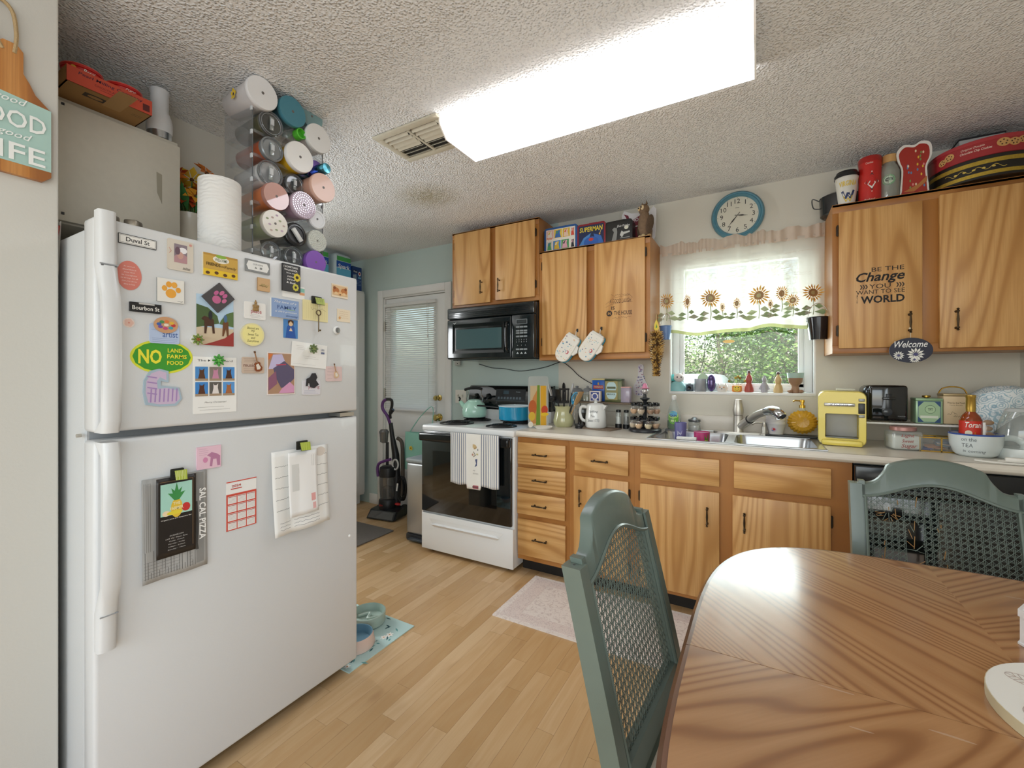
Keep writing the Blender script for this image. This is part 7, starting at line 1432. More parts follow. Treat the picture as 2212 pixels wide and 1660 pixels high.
t = thing('syrup_bottle', 'amber syrup bottle with gold cap and red label', 'bottle', (xY(2097, 2.675), 2.675, K + .0085)); AM2 = mat('8A3A10', .08, coat=.5)
B = MB(AM2); B.lathe([(0, 0), (.034, 0), (.037, .01), (.037, .145), (.03, .165), (.015, .185), (.014, .2)], n=24, cap=False); B.build('bottle', t)
B = MB(mat('C4A04C', .3, .8)); B.lathe([(.0155, .185), (.0165, .2), (.0155, .245), (.017, .247), (.017, .258), (0, .26)], n=18, cap=False); B.build('gold_foil_cap', t)
B = MB(mat('D0301C', .5)); B.lathe([(.0376, .07), (.0376, .145)], n=24, cap=False); B.build('red_label', t)
prints(t, 'label_print', 0, [('t', ('Torani', 0, .128, .024, .058, .3, .012), 'F4EEE6', 0), ('r', (.018, .09, .034, .014), 'E6C22A', 0), ('e', (-.018, .092, .012, .012), 'E9DFC8', 0)], warp=lambda x_, y_, z_: ((.038 - y_) * math.sin(x_ / .038), -(.038 - y_) * math.cos(x_ / .038), z_))
t = thing('cookie_bag', 'clear cellophane bag of brown cookies in the mug', 'bag', (xY(2130, 2.66), 2.655, K + .03)); B = MB(CLEAR); B.ball((0, 0, .07), (.028, .02, .075), n=14); B.build('cellophane', t)
for k in range(4): B = MB(mat('A37C52', .8, var=.2, scale=80)); B.ball((.004 * (k % 2), 0, .04 + .026 * k), (.02, .014, .012), n=10); B.build('cookie', t)
B = MB(WHITE); B.box((-.014, -.02, .07), (.008, .003, .1)); B.build('label_strip', t)
# patterned cloth cover over a mixer
g = NT('block_print_cotton'); v = g.n('TexCoord').outputs['Object']
vo = g.n('TexVoronoi', {'Vector': v, 'Scale': 26.}).outputs['Distance']; nz = g.n('TexNoise', {'Vector': v, 'Scale': 38., 'Detail': 4., 'Distortion': 1.5}).outputs[0]
rg = g.math('GREATER_THAN', g.math('FRACT', g.math('MULTIPLY', vo, 5.)), .68); c = g.mix(g.math('MULTIPLY', rg, .6), lin('E4E9EA'), lin('5E9FB4')); c = g.mix(g.math('MULTIPLY', g.math('GREATER_THAN', nz, .58), .45), c, lin('7C9CB0'))
t = thing('appliance_cover', 'blue and white block-print cotton cover over a rounded appliance', 'cover', (.983, 2.885, K))
def cov(u, v):
    a = 2 * pi * u; f = [(.118, .0), (.12, .1), (.118, .2), (.1, .265), (.05, .3), (0, .305)]; i = min(4, int(v * 5)); k = v * 5 - i; r = f[i][0] * (1 - k) + f[i + 1][0] * k; z = f[i][1] * (1 - k) + f[i + 1][1] * k
    r *= 1 + .05 * math.cos(3 * a + 1) * (1 - v) + .03 * math.cos(7 * a) * (1 - v); return (r * math.cos(a), r * math.sin(a) * .95, z + .18 * max(0, math.cos(a - R(-60))) * (1 - v) ** 2)
B = MB(g.P(Base_Color=c, Roughness=.9)); B.grid(44, 20, cov); B.build('cloth', t)
B = MB(mat('3E5C60', .3)); B.lathe(cy(.1, .0, .2), n=24, cap=False); B.build('hidden_appliance', t)
t = thing('electric_kettle', 'glass electric kettle with white base at the worktop end', 'kettle', (.965, 2.66, K)); B = MB(mat('DCE2E0', .3)); B.lathe([(0, 0), (.07, 0), (.075, .01), (.07, .045), (.0, .046)], n=28, cap=False); B.build('base', t)
B = MB(GLASS); B.lathe([(.068, .046), (.074, .08), (.066, .14), (.05, .19), (.046, .2)], n=28, cap=False); B.build('glass_body', t); B = MB(mat('B9BDBC', .3)); B.lathe([(.047, .2), (.04, .212), (.0, .214)], n=24, cap=False); B.build('lid', t)
B = MB(WHITE); B.tube(spline([(.045, .0, .2), (.09, 0, .19), (.1, 0, .12), (.07, 0, .06)]), .009, n=8); B.build('handle', t)
t = thing('charger_cable', 'white coiled cable and plug on the worktop edge', 'cable', (.80, 2.49, K)); B = MB(mat('E9E6DE', .45)); B.tube(spline([(.0, .02, .004), (-.02, .0, .004), (.06, -.03, .004), (.2, -.035, .004), (.28, .0, .004), (.2, .02, .004), (.05, .025, .004)]), .0038, n=7); B.build('cable', t)
B = MB(mat('E9E6DE', .45)); B.box((.1, .02, .012), (.06, .022, .02), bev=.005, rot=(0, 0, R(-12))); B.build('plug', t)
# ------------------------------------------------------------------ lettering and hangings on the cabinets
def door_decal(cab, name, items, x0, y0, x1, y1):
    cx_, cz, w, h = brect(x0, y0, x1, y1, Yd); o = prints(cab, name, 0, items, w, h); o.location = (cx_ - cab.location.x, Yd - UY - .0012, cz - cab.location.z); return o
door_decal(cabC, 'lettering_decal', [('t', ('BE THE', .16, .42, .11, .66), INK, 0), ('t', ('Change', .0, .2, .32, 1., .3, .02), INK, 1), ('t', ('YOU', .0, -.02, .12, .44), INK, 0), ('t', ('WANT TO SEE', 0, -.16, .11, 1.), INK, 0), ('t', ('WORLD', .05, -.36, .2, .9, 0, .03), INK, 0)] + [('p', [(s * .36 + .055 * k - .06, .04), (s * .36 + .055 * k - .03, .04), (s * .36 + .055 * k, -.02), (s * .36 + .055 * k - .03, -.08), (s * .36 + .055 * k - .06, -.08), (s * .36 + .055 * k - .03, -.02)], '4A3A2C', 0) for s in (-1, 1.08) for k in range(3)] + [('t', (ch, -.475, -.24 - .045 * i, .035, .025), INK, 0) for i, ch in enumerate('INTHE')], 1848, 575, 1953, 658)
door_decal(cabB, 'lettering_decal', [('t', ('A GOOD LAUGH', .05, .2, .16, .8, .2), '4A3020', 0), ('t', ('IS', -.22, -.06, .13, .13, 0, .02), '3A2618', 0), ('e', (-.36, -.26, .11, .11), '2E2018', 0), ('t', ('IN', -.36, -.26, .1, .1, 0, .02), 'C99A58', 1), ('t', ('THE HOUSE', .15, -.26, .16, .66, 0, .012), '3A2618', 0), ('l', (scribble(.1, -.44, .7, .1, 5, 3), .0012), '5A3A26', 0), ('l', (scribble(.05, .42, .7, .1, 5, 6), .0012), '5A3A26', 0), ('l', ([(-.5, .1), (-.2, .32), (.4, .4), (.5, .28)], .0012), '5A3A26', 0), ('l', ([(-.5, -.02), (-.3, .08), (.4, .16), (.5, .12)], .0012), '5A3A26', 0)], 1308, 633, 1366, 690)
q = atY(1967, 757, Yd - .03); t = thing('welcome_sign', 'oval navy welcome sign with white daisies hanging from cabinet handle', 'sign', (q.x, Yd - .027, q.z)); sc = dep(q) / F
B = MB(mat('23263A', .5)); B.prism(circ(36 * sc, 27 * sc, 36), -.006, 0, mat('23263A', .5), mat('8C8E98', .5)); B.build('plaque', t)
its = [('t', ('Welcome', .0, 13 * sc, 14 * sc, 54 * sc, .35, .01), 'F0F0EE', 3)]
for cx_, cz, r in ((8, -9, 15), (-20, -11, 10), (6, -20, 9)):
    for k in range(12): a = k * pi / 6; its.append(('p', [((cx_ + r * .2 * math.cos(a)) * sc, (cz + r * .2 * math.sin(a)) * sc), ((cx_ + r * .65 * math.cos(a - .22)) * sc, max(-26, cz + r * .65 * math.sin(a - .22)) * sc), ((cx_ + r * math.cos(a)) * sc, max(-26, cz + r * math.sin(a)) * sc), ((cx_ + r * .65 * math.cos(a + .22)) * sc, max(-26, cz + r * .65 * math.sin(a + .22)) * sc)], 'ECECE6', 1))
    its.append(('e', (cx_ * sc, cz * sc, r * .26 * sc, r * .2 * sc), '4A4A7A', 2))
prints(t, 'painted_daisies', -.006, its)
B = MB(mat('D9CDB4', .8)); zt = 27 * sc; B.tube([(.0, -.004, zt - .004), (.001, .0, zt + .02), (.0, .003, zt + .04)], .0012, n=5); B.ball((0, .003, zt + .045), .005, n=8); B.build('hanging_cord', t)
# oven mitts
def mitt(label, px, py):
    q = atY(px, py, Yd - .006); t = thing('oven_mitt', label, 'oven mitt', (q.x, Yd - .006, q.z), 0, 'oven mitts hung on cabinet hooks')
    FAB = mat('E4E0D6', .9, bump=.15, scale=160); TB = mat('3F8FA8', .9); T_ = Matrix.Rotation(R(33), 4, 'Y')
    o = [(-.035, .0), (.05, .0), (.06, -.05), (.058, -.13), (.045, -.175), (.01, -.195), (-.03, -.185), (-.055, -.14), (-.05, -.05)]; out = [(p.x, p.y) for p in spline([(x, z, 0) for x, z in o], 4, True)]
    B = MB(FAB); B.T = T_; B.prism([(x - .0, z - .035) for x, z in out], -.03, -.008); ob = B.build('mitt_body', t); bv = ob.modifiers.new('soft', 'BEVEL'); bv.width = .006; bv.segments = 2; bv.limit_method = 'ANGLE'
    B = MB(TB); B.T = T_; B.prism([(x * 1.02 + .004, z * 1.01 - .035) for x, z in out], -.0085, -.002); B.build('teal_lining', t)
    B = MB(FAB); B.T = T_; B.prism([(.045, -.075), (.075, -.085), (.085, -.12), (.07, -.15), (.048, -.15)], -.026, -.006); B.build('thumb', t)
    B = MB(mat('D9D6CE', .9)); B.T = T_; B.box((.007, -.019, -.037), (.09, .026, .014), bev=.004); B.build('cuff', t)
    B = MB(mat('D9D6CE', .9)); B.tube([(-.002, -.012, .0), (-.006, -.014, -.03), (.004, -.014, -.034)], .0025, n=5); B.build('loop', t)
    B = MB(BLACK); B.box((0, .001, .006), (.012, .006, .022), bev=.002); B.tube([(0, -.002, .0), (0, -.012, -.002), (0, -.014, .008)], .002, n=5); B.build('hook', t)
    rd = random.Random(px); its = []
    for k in range(34):
        x, z = rd.uniform(-.045, .045), rd.uniform(-.21, -.055); its.append(('e', (x, z, rd.uniform(.0015, .007), rd.uniform(.0015, .005)), rd.choice(('6FA4BC', '9CC4CC', 'E0B08C', 'E0CC90', '6A7A94', 'B4C4B4')), 0))
    its.append(('e', (.025, -.15, .011, .013), 'C0555E', 1)); its.append(('e', (.022, -.15, .006, .009), 'E4E0D6', 2))
    prints(t, 'bird_and_flower_print', -.0302, its, warp=lambda x_, y_, z_: tuple(T_ @ Vector((x_, y_, z_)))); return t
mitt('white floral oven mitt on the left cabinet door', 1247, 716); mitt('white floral oven mitt on the lettered cabinet door', 1299, 712)
# ------------------------------------------------------------------ top of the wall cabinets
TB_ = 2.136; TC_ = 2.141
def lunch(label, x0, x1, yt, Y, z, edge, items, face):
    xa_, xb_ = xY(x0, Y), xY(x1, Y); w = xb_ - xa_; h = atY((x0 + x1) / 2, yt, Y).z - z
    t = thing('lunch_box', label, 'lunch box', ((xa_ + xb_) / 2, Y + .04, z)); B = MB(mat(edge, .3, .2)); B.prism(rrect(w, h, .018, 4, 0, h / 2), -.04, .04); B.build('tin_case', t)
    B = MB(mat(face, .35)); B.prism(rrect(w * .88, h * .84, .008, 3, 0, h / 2), -.0415, -.039); B.build('face_panel', t)
    B = MB(mat(edge, .3, .2)); B.tube([(-.03, 0, h), (-.028, 0, h + .012), (.028, 0, h + .012), (.03, 0, h)], .004, n=6); B.build('handle', t)
    o = prints(t, 'lid_artwork', -.0416, items, w * .88, h * .84); o.location = (0, 0, h / 2); return t
cm = ('E8C7B0', 'D9B53A', 'E3DCD2', 'D9503A', 'E0A8B4', '3F6FB4', '4F9A5E', '2A2A30')
rd = random.Random(6); its = [('r', (0, 0, 1, 1), 'E9E4D8', 0)]
for k, (x, z, w_, h_, c) in enumerate(((-.36, .27, .24, .4, 'E0B4A8'), (-.08, .27, .28, .4, 'E6C44A'), (.2, .27, .24, .4, 'D9B53A'), (.42, .27, .14, .4, 'DAD4CC'), (-.38, -.26, .2, .42, 'D8D2CA'), (-.12, -.26, .26, .42, '4A86C4'), (.16, -.26, .26, .42, '4F9A5E'), (.42, -.26, .14, .42, 'E8E2D8'))):
    its.append(('r', (x, z, w_, h_), c, 1)); its.append(('p', [(x + w_ * a, z + h_ * b) for a, b in ((-.4, -.45), (.35, -.45), (.2, .1), (.3, .4), (-.25, .35))], cm[(k * 3 + 2) % 8], 2)); its.append(('p', [(x + w_ * a, z + h_ * b) for a, b in ((-.3, .1), (.1, .45), (-.1, .0))], cm[(k * 5 + 1) % 8], 3))
its += [('t', ('POW', -.38, .08, .12, .2, .1, .02), 'E06A1C', 4)]
lunch('blue edged lunch box with bright comic panels', 1176, 1247, 489, 2.80, TB_, '2F5FA0', its, 'E9E4D8')
lunch('red edged lunch box with yellow comic title on blue', 1247, 1308, 482, 2.80, TB_, '8E2A34', [('r', (0, 0, 1, 1), '1E2A50', 0), ('p', [(-.5, -.5), (-.2, -.5), (.0, .1), (-.3, -.1)], '4A86C8', 1), ('p', [(.5, -.5), (.2, -.5), (.1, .05), (.4, -.1)], '3A6CB8', 1), ('e', (0, -.34, .3, .26), '2F62B4', 2), ('e', (0, -.22, .1, .08), 'C03A34', 3), ('t', ('SUPERMAN', 0, .3, .24, .92, .1, .02), 'E8CF3A', 2), ('e', (.34, -.0, .03, .05), 'E9A94A', 2), ('l', ([(.34, .0), (.42, .26)], .003), 'D9C27A', 2)], '1E2A50')
lunch('black lunch box with white signature and guitar scene', 1308, 1366, 476, 2.80, TB_, '1C1D1C', [('t', ('Elvis Presley', .2, .26, .16, .55, .4), 'E4E4E0', 0), ('e', (.32, .16, .09, .1), 'D9D9C8', 0), ('p', [(-.3, -.45), (-.2, .0), (-.28, .14), (-.2, .24), (-.08, .2), (-.06, -.02), (-.1, -.45)], '8C8E8A', 0), ('p', [(.05, -.2), (.12, .02), (.2, -.06), (.46, -.04), (.46, -.12), (.22, -.18), (.14, -.34)], 'C9CAC4', 0), ('r', (.26, -.36, .4, .03), 'A9AAA4', 0)], '1A1C1A')
# owl figurine
q = xY(1392, 2.83); t = thing('owl_figurine', 'brown feathered owl figurine perched on the cabinet corner', 'figurine', (q, 2.83, TB_), R(-35)); OWL = mat('7C644C', .8, bump=.5, scale=70, var=.3)
B = MB(OWL); B.lathe([(.0, .02), (.03, .03), (.045, .08), (.042, .13), (.03, .17), (0, .18)], n=18, sq=(1, .85), cap=False); B.build('body', t)
B = MB(OWL); B.ball((0, -.004, .195), (.036, .033, .034), n=16); hd = B.build('head', t)
B = MB(mat('D6BE96', .8)); 
for s in (-1, 1): B.ball((s * .014, -.03, .2), (.014, .008, .016), n=10)
B.build('facial_disc', hd); B = MB(BLACK)
for s in (-1, 1): B.ball((s * .013, -.037, .202), .005, n=8)
B.build('eyes', hd); B = MB(mat('C9A25A', .5)); B.lathe([(.005, 0), (0, -.014)], c=(0, -.04, .195), n=8, cap=False); B.build('beak', hd)
for s in (-1, 1):
    B = MB(OWL); B.lathe([(.008, .225), (0, .25)], c=(s * .02, 0, 0), n=8, cap=False); B.build('ear_tuft', hd)
    B = MB(mat('5E4A38', .85, bump=.5, scale=90, var=.3)); B.ball((s * .04, .008, .095), (.012, .03, .065), n=12, rot=(R(-15), 0, 0)); B.build('wing', t)
    B = MB(mat('D0B88A', .7)); B.ball((s * .015, -.02, .018), (.012, .018, .016), n=10); B.build('foot', t)
B = MB(OWL); B.prism([(-.02, .07), (.02, .07), (.014, -.0), (-.014, -.0)], .03, .05); B.build('tail', t)
B = MB(mat('B08F62', .8)); B.tube([(-.06, -.01, .012), (.06, -.01, .012)], .012, n=8); B.build('perch', t)
q = brect(1343, 452, 1418, 516, 2.97); t = thing('cutout_sign', 'maroon and white cut-out sign standing behind the owl', 'sign', (q[0], 2.97, TB_)); w, h = q[2], atY(1380, 452, 2.97).z - TB_
B = MB(mat('E6E3E4', .5)); B.prism([(x * w, z * h) for x, z in ((-.4, 0), (.36, 0), (.46, .2), (.5, .9), (.42, 1.), (.3, .88), (-.2, .9), (-.42, 1.), (-.5, .88), (-.42, .5))], -.012, 0); B.build('board', t)
prints(t, 'maroon_print', -.012, [('p', [(-.38, .84), (-.44, .92), (-.3, .86), (-.24, .7), (-.34, .76)], '7A2236'), ('p', [(-.2, .72), (.1, .84), (.28, .7), (.3, .2), (.2, .06), (-.1, .1), (-.2, .4)], '7A2236'), ('t', ('HOGS', -.02, .72, .1, .3, 0, .02), 'E9E4E6'), ('r', (.02, .55, .3, .03), 'E9E4E6')], w, h)
# cabinet C
t = lath('black_pot', 'black speckled enamel pot with wire handle at the cabinet end', 'pot', (xY(1812, 2.962), 2.962, TC_), [('body', [(0, 0), (.07, 0), (.085, .012), (.09, .11), (.086, .11), (.08, .012), (0, .006)], mat('17181A', .25, coat=.4)), ('lid', [(.09, .11), (.06, .125), (.012, .13), (.012, .145), (0, .147)], mat('17181A', .25, coat=.4))])
B = MB(mat('5A5C5E', .3, .9)); B.tube(spline([(-.085, 0, .1), (-.12, 0, .12), (-.115, 0, .07), (-.085, 0, .06)]), .003, n=6); B.build('side_handle', t)
def jarC(name, label, cat, px, Y, parts, rotz=0): return lath(name, label, cat, (xY(px, Y), Y, TC_), parts, rotz)
def hC(px, py, Y): return atY(px, py, Y).z - TC_
h = hC(1827, 374, 2.82)
t = jarC('travel_cup', 'white travel cup with black lid and yellow and blue team lettering', 'cup', 1829, 2.82, [('cup', [(0, 0), (.033, 0), (.05, h - .03), (0, h - .03)], mat('DAD8CE', .4)), ('lid', [(.053, h - .032), (.053, h - .016), (.046, h - .008), (.044, h), (0, h)], BLACK)])
prints(t, 'cup_print', 0, [('t', ('WEST VIRGINIA' if False else 'VIRGINIA', 0, h * .62, .026, .075, 0, .02), 'E3C23A', 0), ('r', (0, h * .74, .1, .01), 'D9BE3C', 0), ('l', ([(-.026, h * .42), (-.013, h * .2), (0, h * .36), (.013, h * .2), (.026, h * .42)], .011), '2A3A66', 0), ('l', ([(-.02, h * .28), (-.01, h * .12), (0, h * .22), (.01, h * .12), (.02, h * .28)], .004), 'E3C23A', 1)], warp=lambda x_, y_, z_: ((.0335 + .017 * z_ / (h - .03) - y_) * math.sin(x_ / .043), -(.0335 + .017 * z_ / (h - .03) - y_) * math.cos(x_ / .043), z_))
h = hC(1878, 343, 2.82)
t = jarC('round_tin', 'tall red cylindrical tin with white diamond emblem', 'tin', 1879, 2.82, [('body', cy(.047, 0, h - .006), mat('C2221C', .28, coat=.3)), ('lid', [(.0485, h - .03), (.0485, h - .006), (.044, h), (.02, h - .002), (0, h)], mat('A81E1A', .28, coat=.3))])
prints(t, 'emblem', 0, [('p', [(-.03, h * .42), (0, h * .2), (.03, h * .42), (0, h * .66)], 'F0EEE8', 0), ('p', [(-.025, h * .42), (0, h * .24), (.025, h * .42), (0, h * .62)], '2A2A2C', 1), ('p', [(-.018, h * .38), (.0, h * .27), (.016, h * .4), (0, h * .5)], 'E9E7E0', 2), ('e', (.002, h * .46, .009, .02), 'C2221C', 3), ('t', ('Cookies', -.01, h * .84, .01, .03, .2), 'F0DCD0', 0), ('t', ('Orchard', -.01, h * .05, .012, .045, .25), 'F0DCD0', 0)], warp=lambda x_, y_, z_: ((.0476 - y_) * math.sin(x_ / .0476), -(.0476 - y_) * math.cos(x_ / .0476), z_))
h = hC(1921, 337, 2.82)
t = jarC('glass_bottle', 'wide glass water bottle with wooden cap and green emblem', 'bottle', 1921, 2.82, [('bottle', [(0, 0), (.04, 0), (.042, .01), (.042, h * .62), (.034, h * .74), (.026, h * .8), (.026, h * .84)], clear('smoky_glass', 'C9D0C6', .2, .62)), ('cap', cy(.029, h * .83, h), mat('CFA368', .6))])
prints(t, 'emblem', 0, [('e', (-.01, h * .42, .026, .026), '7FAE86', 0), ('e', (-.01, h * .42, .019, .019), 'B9CDB8', 1), ('t', ('CTE', -.008, h * .43, .014, .032, 0, .02), '2C3A34', 2)], warp=lambda x_, y_, z_: ((.0424 - y_) * math.sin(x_ / .0424), -(.0424 - y_) * math.cos(x_ / .0424), z_))
h = hC(1978, 308, 2.80); q0, q1 = xY(1936, 2.80), xY(2012, 2.80); w = q1 - q0
t = thing('toast_plate', 'toast-shaped red ceramic dish with white rim and confetti print', 'dish', ((q0 + q1) / 2, 2.80, TC_), 0)
o = spline([(-.36, 0, 0), (.36, 0, 0), (.42, .1, 0), (.36, .5, 0), (.5, .72, 0), (.46, .94, 0), (.2, 1., 0), (0, .95, 0), (-.3, .98, 0), (-.5, .86, 0), (-.46, .68, 0), (-.36, .5, 0), (-.4, .1, 0)], 4, True); out = [(p.x * w, p.y * h) for p in o]
B = MB(mat('7A1C16', .3, coat=.3)); B.prism([(x * .97, z * .98 + .002) for x, z in out], .0, .05); B.build('body', t)
B = MB(mat('E9E6E0', .3, coat=.3)); B.prism(out, -.008, .0); B.build('white_rim', t)
prints(t, 'confetti_print', -.008, [('p', [(x * .86 / w, (z * .9 + h * .05) / h) for x, z in out], mat('A62A20', .3, coat=.4), 0)] + [('e', (rd.uniform(-.3, .3), rd.uniform(.15, .85), .025, .025), rd.choice(('E0B83A', 'E08A8A', '5A86B0', '7A8A4A', 'E9D2B0')), 1) for k in range(22)] + [('p', [(-.3, .1), (.1, .2), (.36, .34), (.36, .24), (.0, .08)], 'B5763C', 2)], w, h)
rt = .185; cx_ = xY(2010, 2.90) + rt * .93
lvl = TC_
t = thing('cookie_tin', 'large round black tin with gold scrollwork bands', 'tin', (cx_, 2.865, lvl)); GS = mat('B59A3C', .3, .6, var=.3, scale=140)
rt = min(rt, XR - .004 - cx_); B = MB(mat('17140F', .3)); B.lathe(cy(rt, 0, .08), n=48, cap=False); B.build('body', t); B = MB(mat('17140F', .3)); B.lathe(cy(rt + .001, .075, .095), n=48, cap=False); B.build('lid', t)
for z0_, z1_ in ((.01, .026), (.06, .078)): B = MB(GS); B.lathe([(rt + .0015, z0_), (rt + .0015, z1_)], n=48, cap=False); B.build('gold_band', t)
prints(t, 'scrollwork', 0, [('l', ([(.11 * s * math.cos(a * .0) * 0 + x_, .043 + .008 * math.sin(x_ * 120)) for x_ in [(-.1 + .2 * k / 40) for k in range(41)]], .0018), 'C9AE4A', 0) for s in (1,)] + [('e', (-.06 + .03 * k, .043, .006, .004), 'C9AE4A', 1) for k in range(5)], warp=lambda x_, y_, z_: ((rt + .0012 - y_) * math.sin(x_ / rt - .45), -(rt + .0012 - y_) * math.cos(x_ / rt - .45), z_))
t = thing('cookie_tin', 'large round red chocolate chip cookie tin stacked on the black tin', 'tin', (cx_, 2.865, lvl + .0955)); B = MB(mat('9C2A2E', .3)); B.lathe(cy(rt, 0, .07), n=48, cap=False); B.build('body', t); B = MB(mat('A6353A', .3)); B.lathe(cy(rt + .0015, .062, .08), n=48, cap=False); B.build('lid', t)
its = [('t', ('Original Double', -.01, .048, .011, .075, .3), 'F0D8C8', 0), ('t', ('Chocolate Chip Cookies', .0, .032, .013, .1, .3, .005), 'F4E0D0', 0)]
for x_, z_, r in ((-.12, .03, .018), (-.09, .04, .02), (.085, .044, .022), (.12, .04, .02), (.15, .046, .018)):
    its.append(('e', (x_, z_, r, r * .85), 'C99A5C', 0)); its += [('e', (x_ + r * .5 * math.cos(a), z_ + r * .45 * math.sin(a), .003, .003), '4A2A16', 1) for a in (0.3, 1.6, 2.9, 4.2, 5.4)]
prints(t, 'tin_print', 0, its, warp=lambda x_, y_, z_: ((rt + .0006 - y_) * math.sin(x_ / rt - .42), -(rt + .0006 - y_) * math.cos(x_ / rt - .42), z_))
bz = lvl + .0955 + .0805; bw1 = xY(2160, 2.93) - xY(2062, 2.93)
t = thing('gift_box', 'flat white box with dark lid edge and line drawing on the cookie tins', 'box', (xY(2112, 2.93), 2.955, bz)); bh = min(.085, CEIL - .012 - bz)
B = MB(mat('C9CCCC', .5)); B.box((0, 0, bh / 2), (bw1, .14, bh), bev=.004); B.build('box', t); B = MB(DARKP); B.box((0, 0, bh + .003), (bw1 + .004, .145, .006)); B.build('lid_edge', t)
prints(t, 'line_drawing', -.07, [('l', (scribble(-.02, bh * .35, .08, .02, 3, 2), .0015), '4A4C4C'), ('l', (scribble(.02, bh * .7, .07, .02, 3, 5), .0015), '4A4C4C'), ('l', ([(-.05, bh * .2), (0, bh * .75), (.05, bh * .3)], .001), '5A5C5C')])

# ------------------------------------------------------------------ clock
q = atY(1593, 467, YW); cr_ = .148
t = thing('wall_clock', 'round distressed blue wall clock with black numerals', 'clock', (q.x, YW - .001, q.z)); CB = mat('5E93A6', .45, var=.12, scale=25)
B = MB(CB); B.lathe([(cr_ * .9, 0), (cr_, .008), (cr_, .02), (cr_ * .93, .034), (cr_ * .89, .03), (cr_ * .85, .036), (cr_ * .8, .028), (cr_ * .78, .014)], rot=(R(90), 0, 0), n=56, cap=False); B.build('frame', t)
B = MB(mat('E0DDCC', .5)); B.lathe([(0, .014), (cr_ * .79, .014)], rot=(R(90), 0, 0), n=48, cap=False); fc = B.build('dial', t)
its = []
for k in range(12):
    a = R(90 - 30 * (k + 1)); its.append(('t', (str(k + 1), cr_ * .6 * math.cos(a), cr_ * .6 * math.sin(a), cr_ * .19), '2C2A28', 0)); its.append(('e', (cr_ * .745 * math.cos(a), cr_ * .745 * math.sin(a), .0018, .0018), '2C2A28', 0))
prints(fc, 'numerals', -.0142, its + [('r', (0, cr_ * .32, .022, .0035), '8A877C', 0)])
def hand(name, deg, L_, w_):
    B = MB(mat('2A2420', .5)); B.T = Matrix.Rotation(R(deg), 4, 'Y'); B.prism([(-w_ * .4, -L_ * .25), (w_ * .4, -L_ * .25), (w_ * .3, .0), (w_, L_ * .45), (w_ * .3, L_ * .7), (0, L_), (-w_ * .3, L_ * .7), (-w_, L_ * .45), (-w_ * .3, 0)], -.0185, -.0175); B.build(name, t, smooth=0)
hand('hour_hand', 98, cr_ * .4, .0045); hand('minute_hand', 219, cr_ * .6, .0035)

# ------------------------------------------------------------------ valance, blind and hangings at the window
vx0_, vx1_, vz0_, vz1_, vy = -.569, .327, 1.54, 2.075, YW - .065
g = NT('sheer_printed_voile'); v = g.n('TexCoord').outputs['Object']
df = g.n('BsdfDiffuse', {'Color': lin('F1ECE4')}); tl = g.n('BsdfTranslucent', {'Color': lin('F5F1EA')}); tr = g.n('BsdfTransparent')
m1 = g.n('MixShader', {0: .55, 1: df.outputs[0], 2: tl.outputs[0]}); m2 = g.n('MixShader', {0: .22, 1: m1.outputs[0], 2: tr.outputs[0]}); g.t.links.new(m2.outputs[0], g.out.inputs[0]); SHEER = g.m
g = NT('ruffled_beige_voile'); df = g.n('BsdfDiffuse', {'Color': lin('E3D3C4')}); tl = g.n('BsdfTranslucent', {'Color': lin('E9DACB')}); m1 = g.n('MixShader', {0: .35, 1: df.outputs[0], 2: tl.outputs[0]}); g.t.links.new(m1.outputs[0], g.out.inputs[0]); RUF = g.m
g = NT('olive_hem_voile'); df = g.n('BsdfDiffuse', {'Color': lin('A9AC7A')}); tl = g.n('BsdfTranslucent', {'Color': lin('B4B884')}); m1 = g.n('MixShader', {0: .4, 1: df.outputs[0], 2: tl.outputs[0]}); g.t.links.new(m1.outputs[0], g.out.inputs[0]); HEM = g.m
t = thing('window_valance', 'sheer cream valance with sunflower border over the sink window', 'curtain', (0, vy, 0))
def fold(x, z):
    k = min(1, max(0, (vz1_ - z) / .2)); return -.02 * math.sin(x * 33 + 1.2 * math.sin(x * 7)) * (.35 + .65 * k) - .006 * math.sin(x * 71 + 2) * k
hemz = lambda x: vz0_ + .012 * math.sin(x * 9 + 1) + .006 * math.sin(x * 23)
B = MB(SHEER); B.grid(180, 14, lambda u, w_: ((lambda x: (x, fold(x, hemz(x) + w_ * (vz1_ - hemz(x))), hemz(x) + .018 + w_ * (vz1_ - hemz(x) - .018)))(vx0_ + u * (vx1_ - vx0_)))); B.build('sheer_panel', t)
B = MB(HEM); B.grid(180, 1, lambda u, w_: ((lambda x: (x, fold(x, hemz(x)) - .0005, hemz(x) + w_ * .02))(vx0_ + u * (vx1_ - vx0_)))); B.build('olive_hem', t)
rd2 = random.Random(1); ph = [rd2.uniform(0, 6) for _ in range(4)]
B = MB(RUF); B.grid(220, 6, lambda u, w_: ((lambda x: (x, -.006 + .007 * math.sin(x * 130 + 3 * math.sin(x * 17)) * (1.2 - .6 * w_ if w_ < .5 else w_ * 1.6), vz1_ - .02 + w_ * .075 + .008 * math.sin(x * 41 + ph[0]) * w_ + .005 * math.sin(x * 97) * w_))(vx0_ + u * (vx1_ - vx0_)))); B.build('gathered_heading', t)
its = []
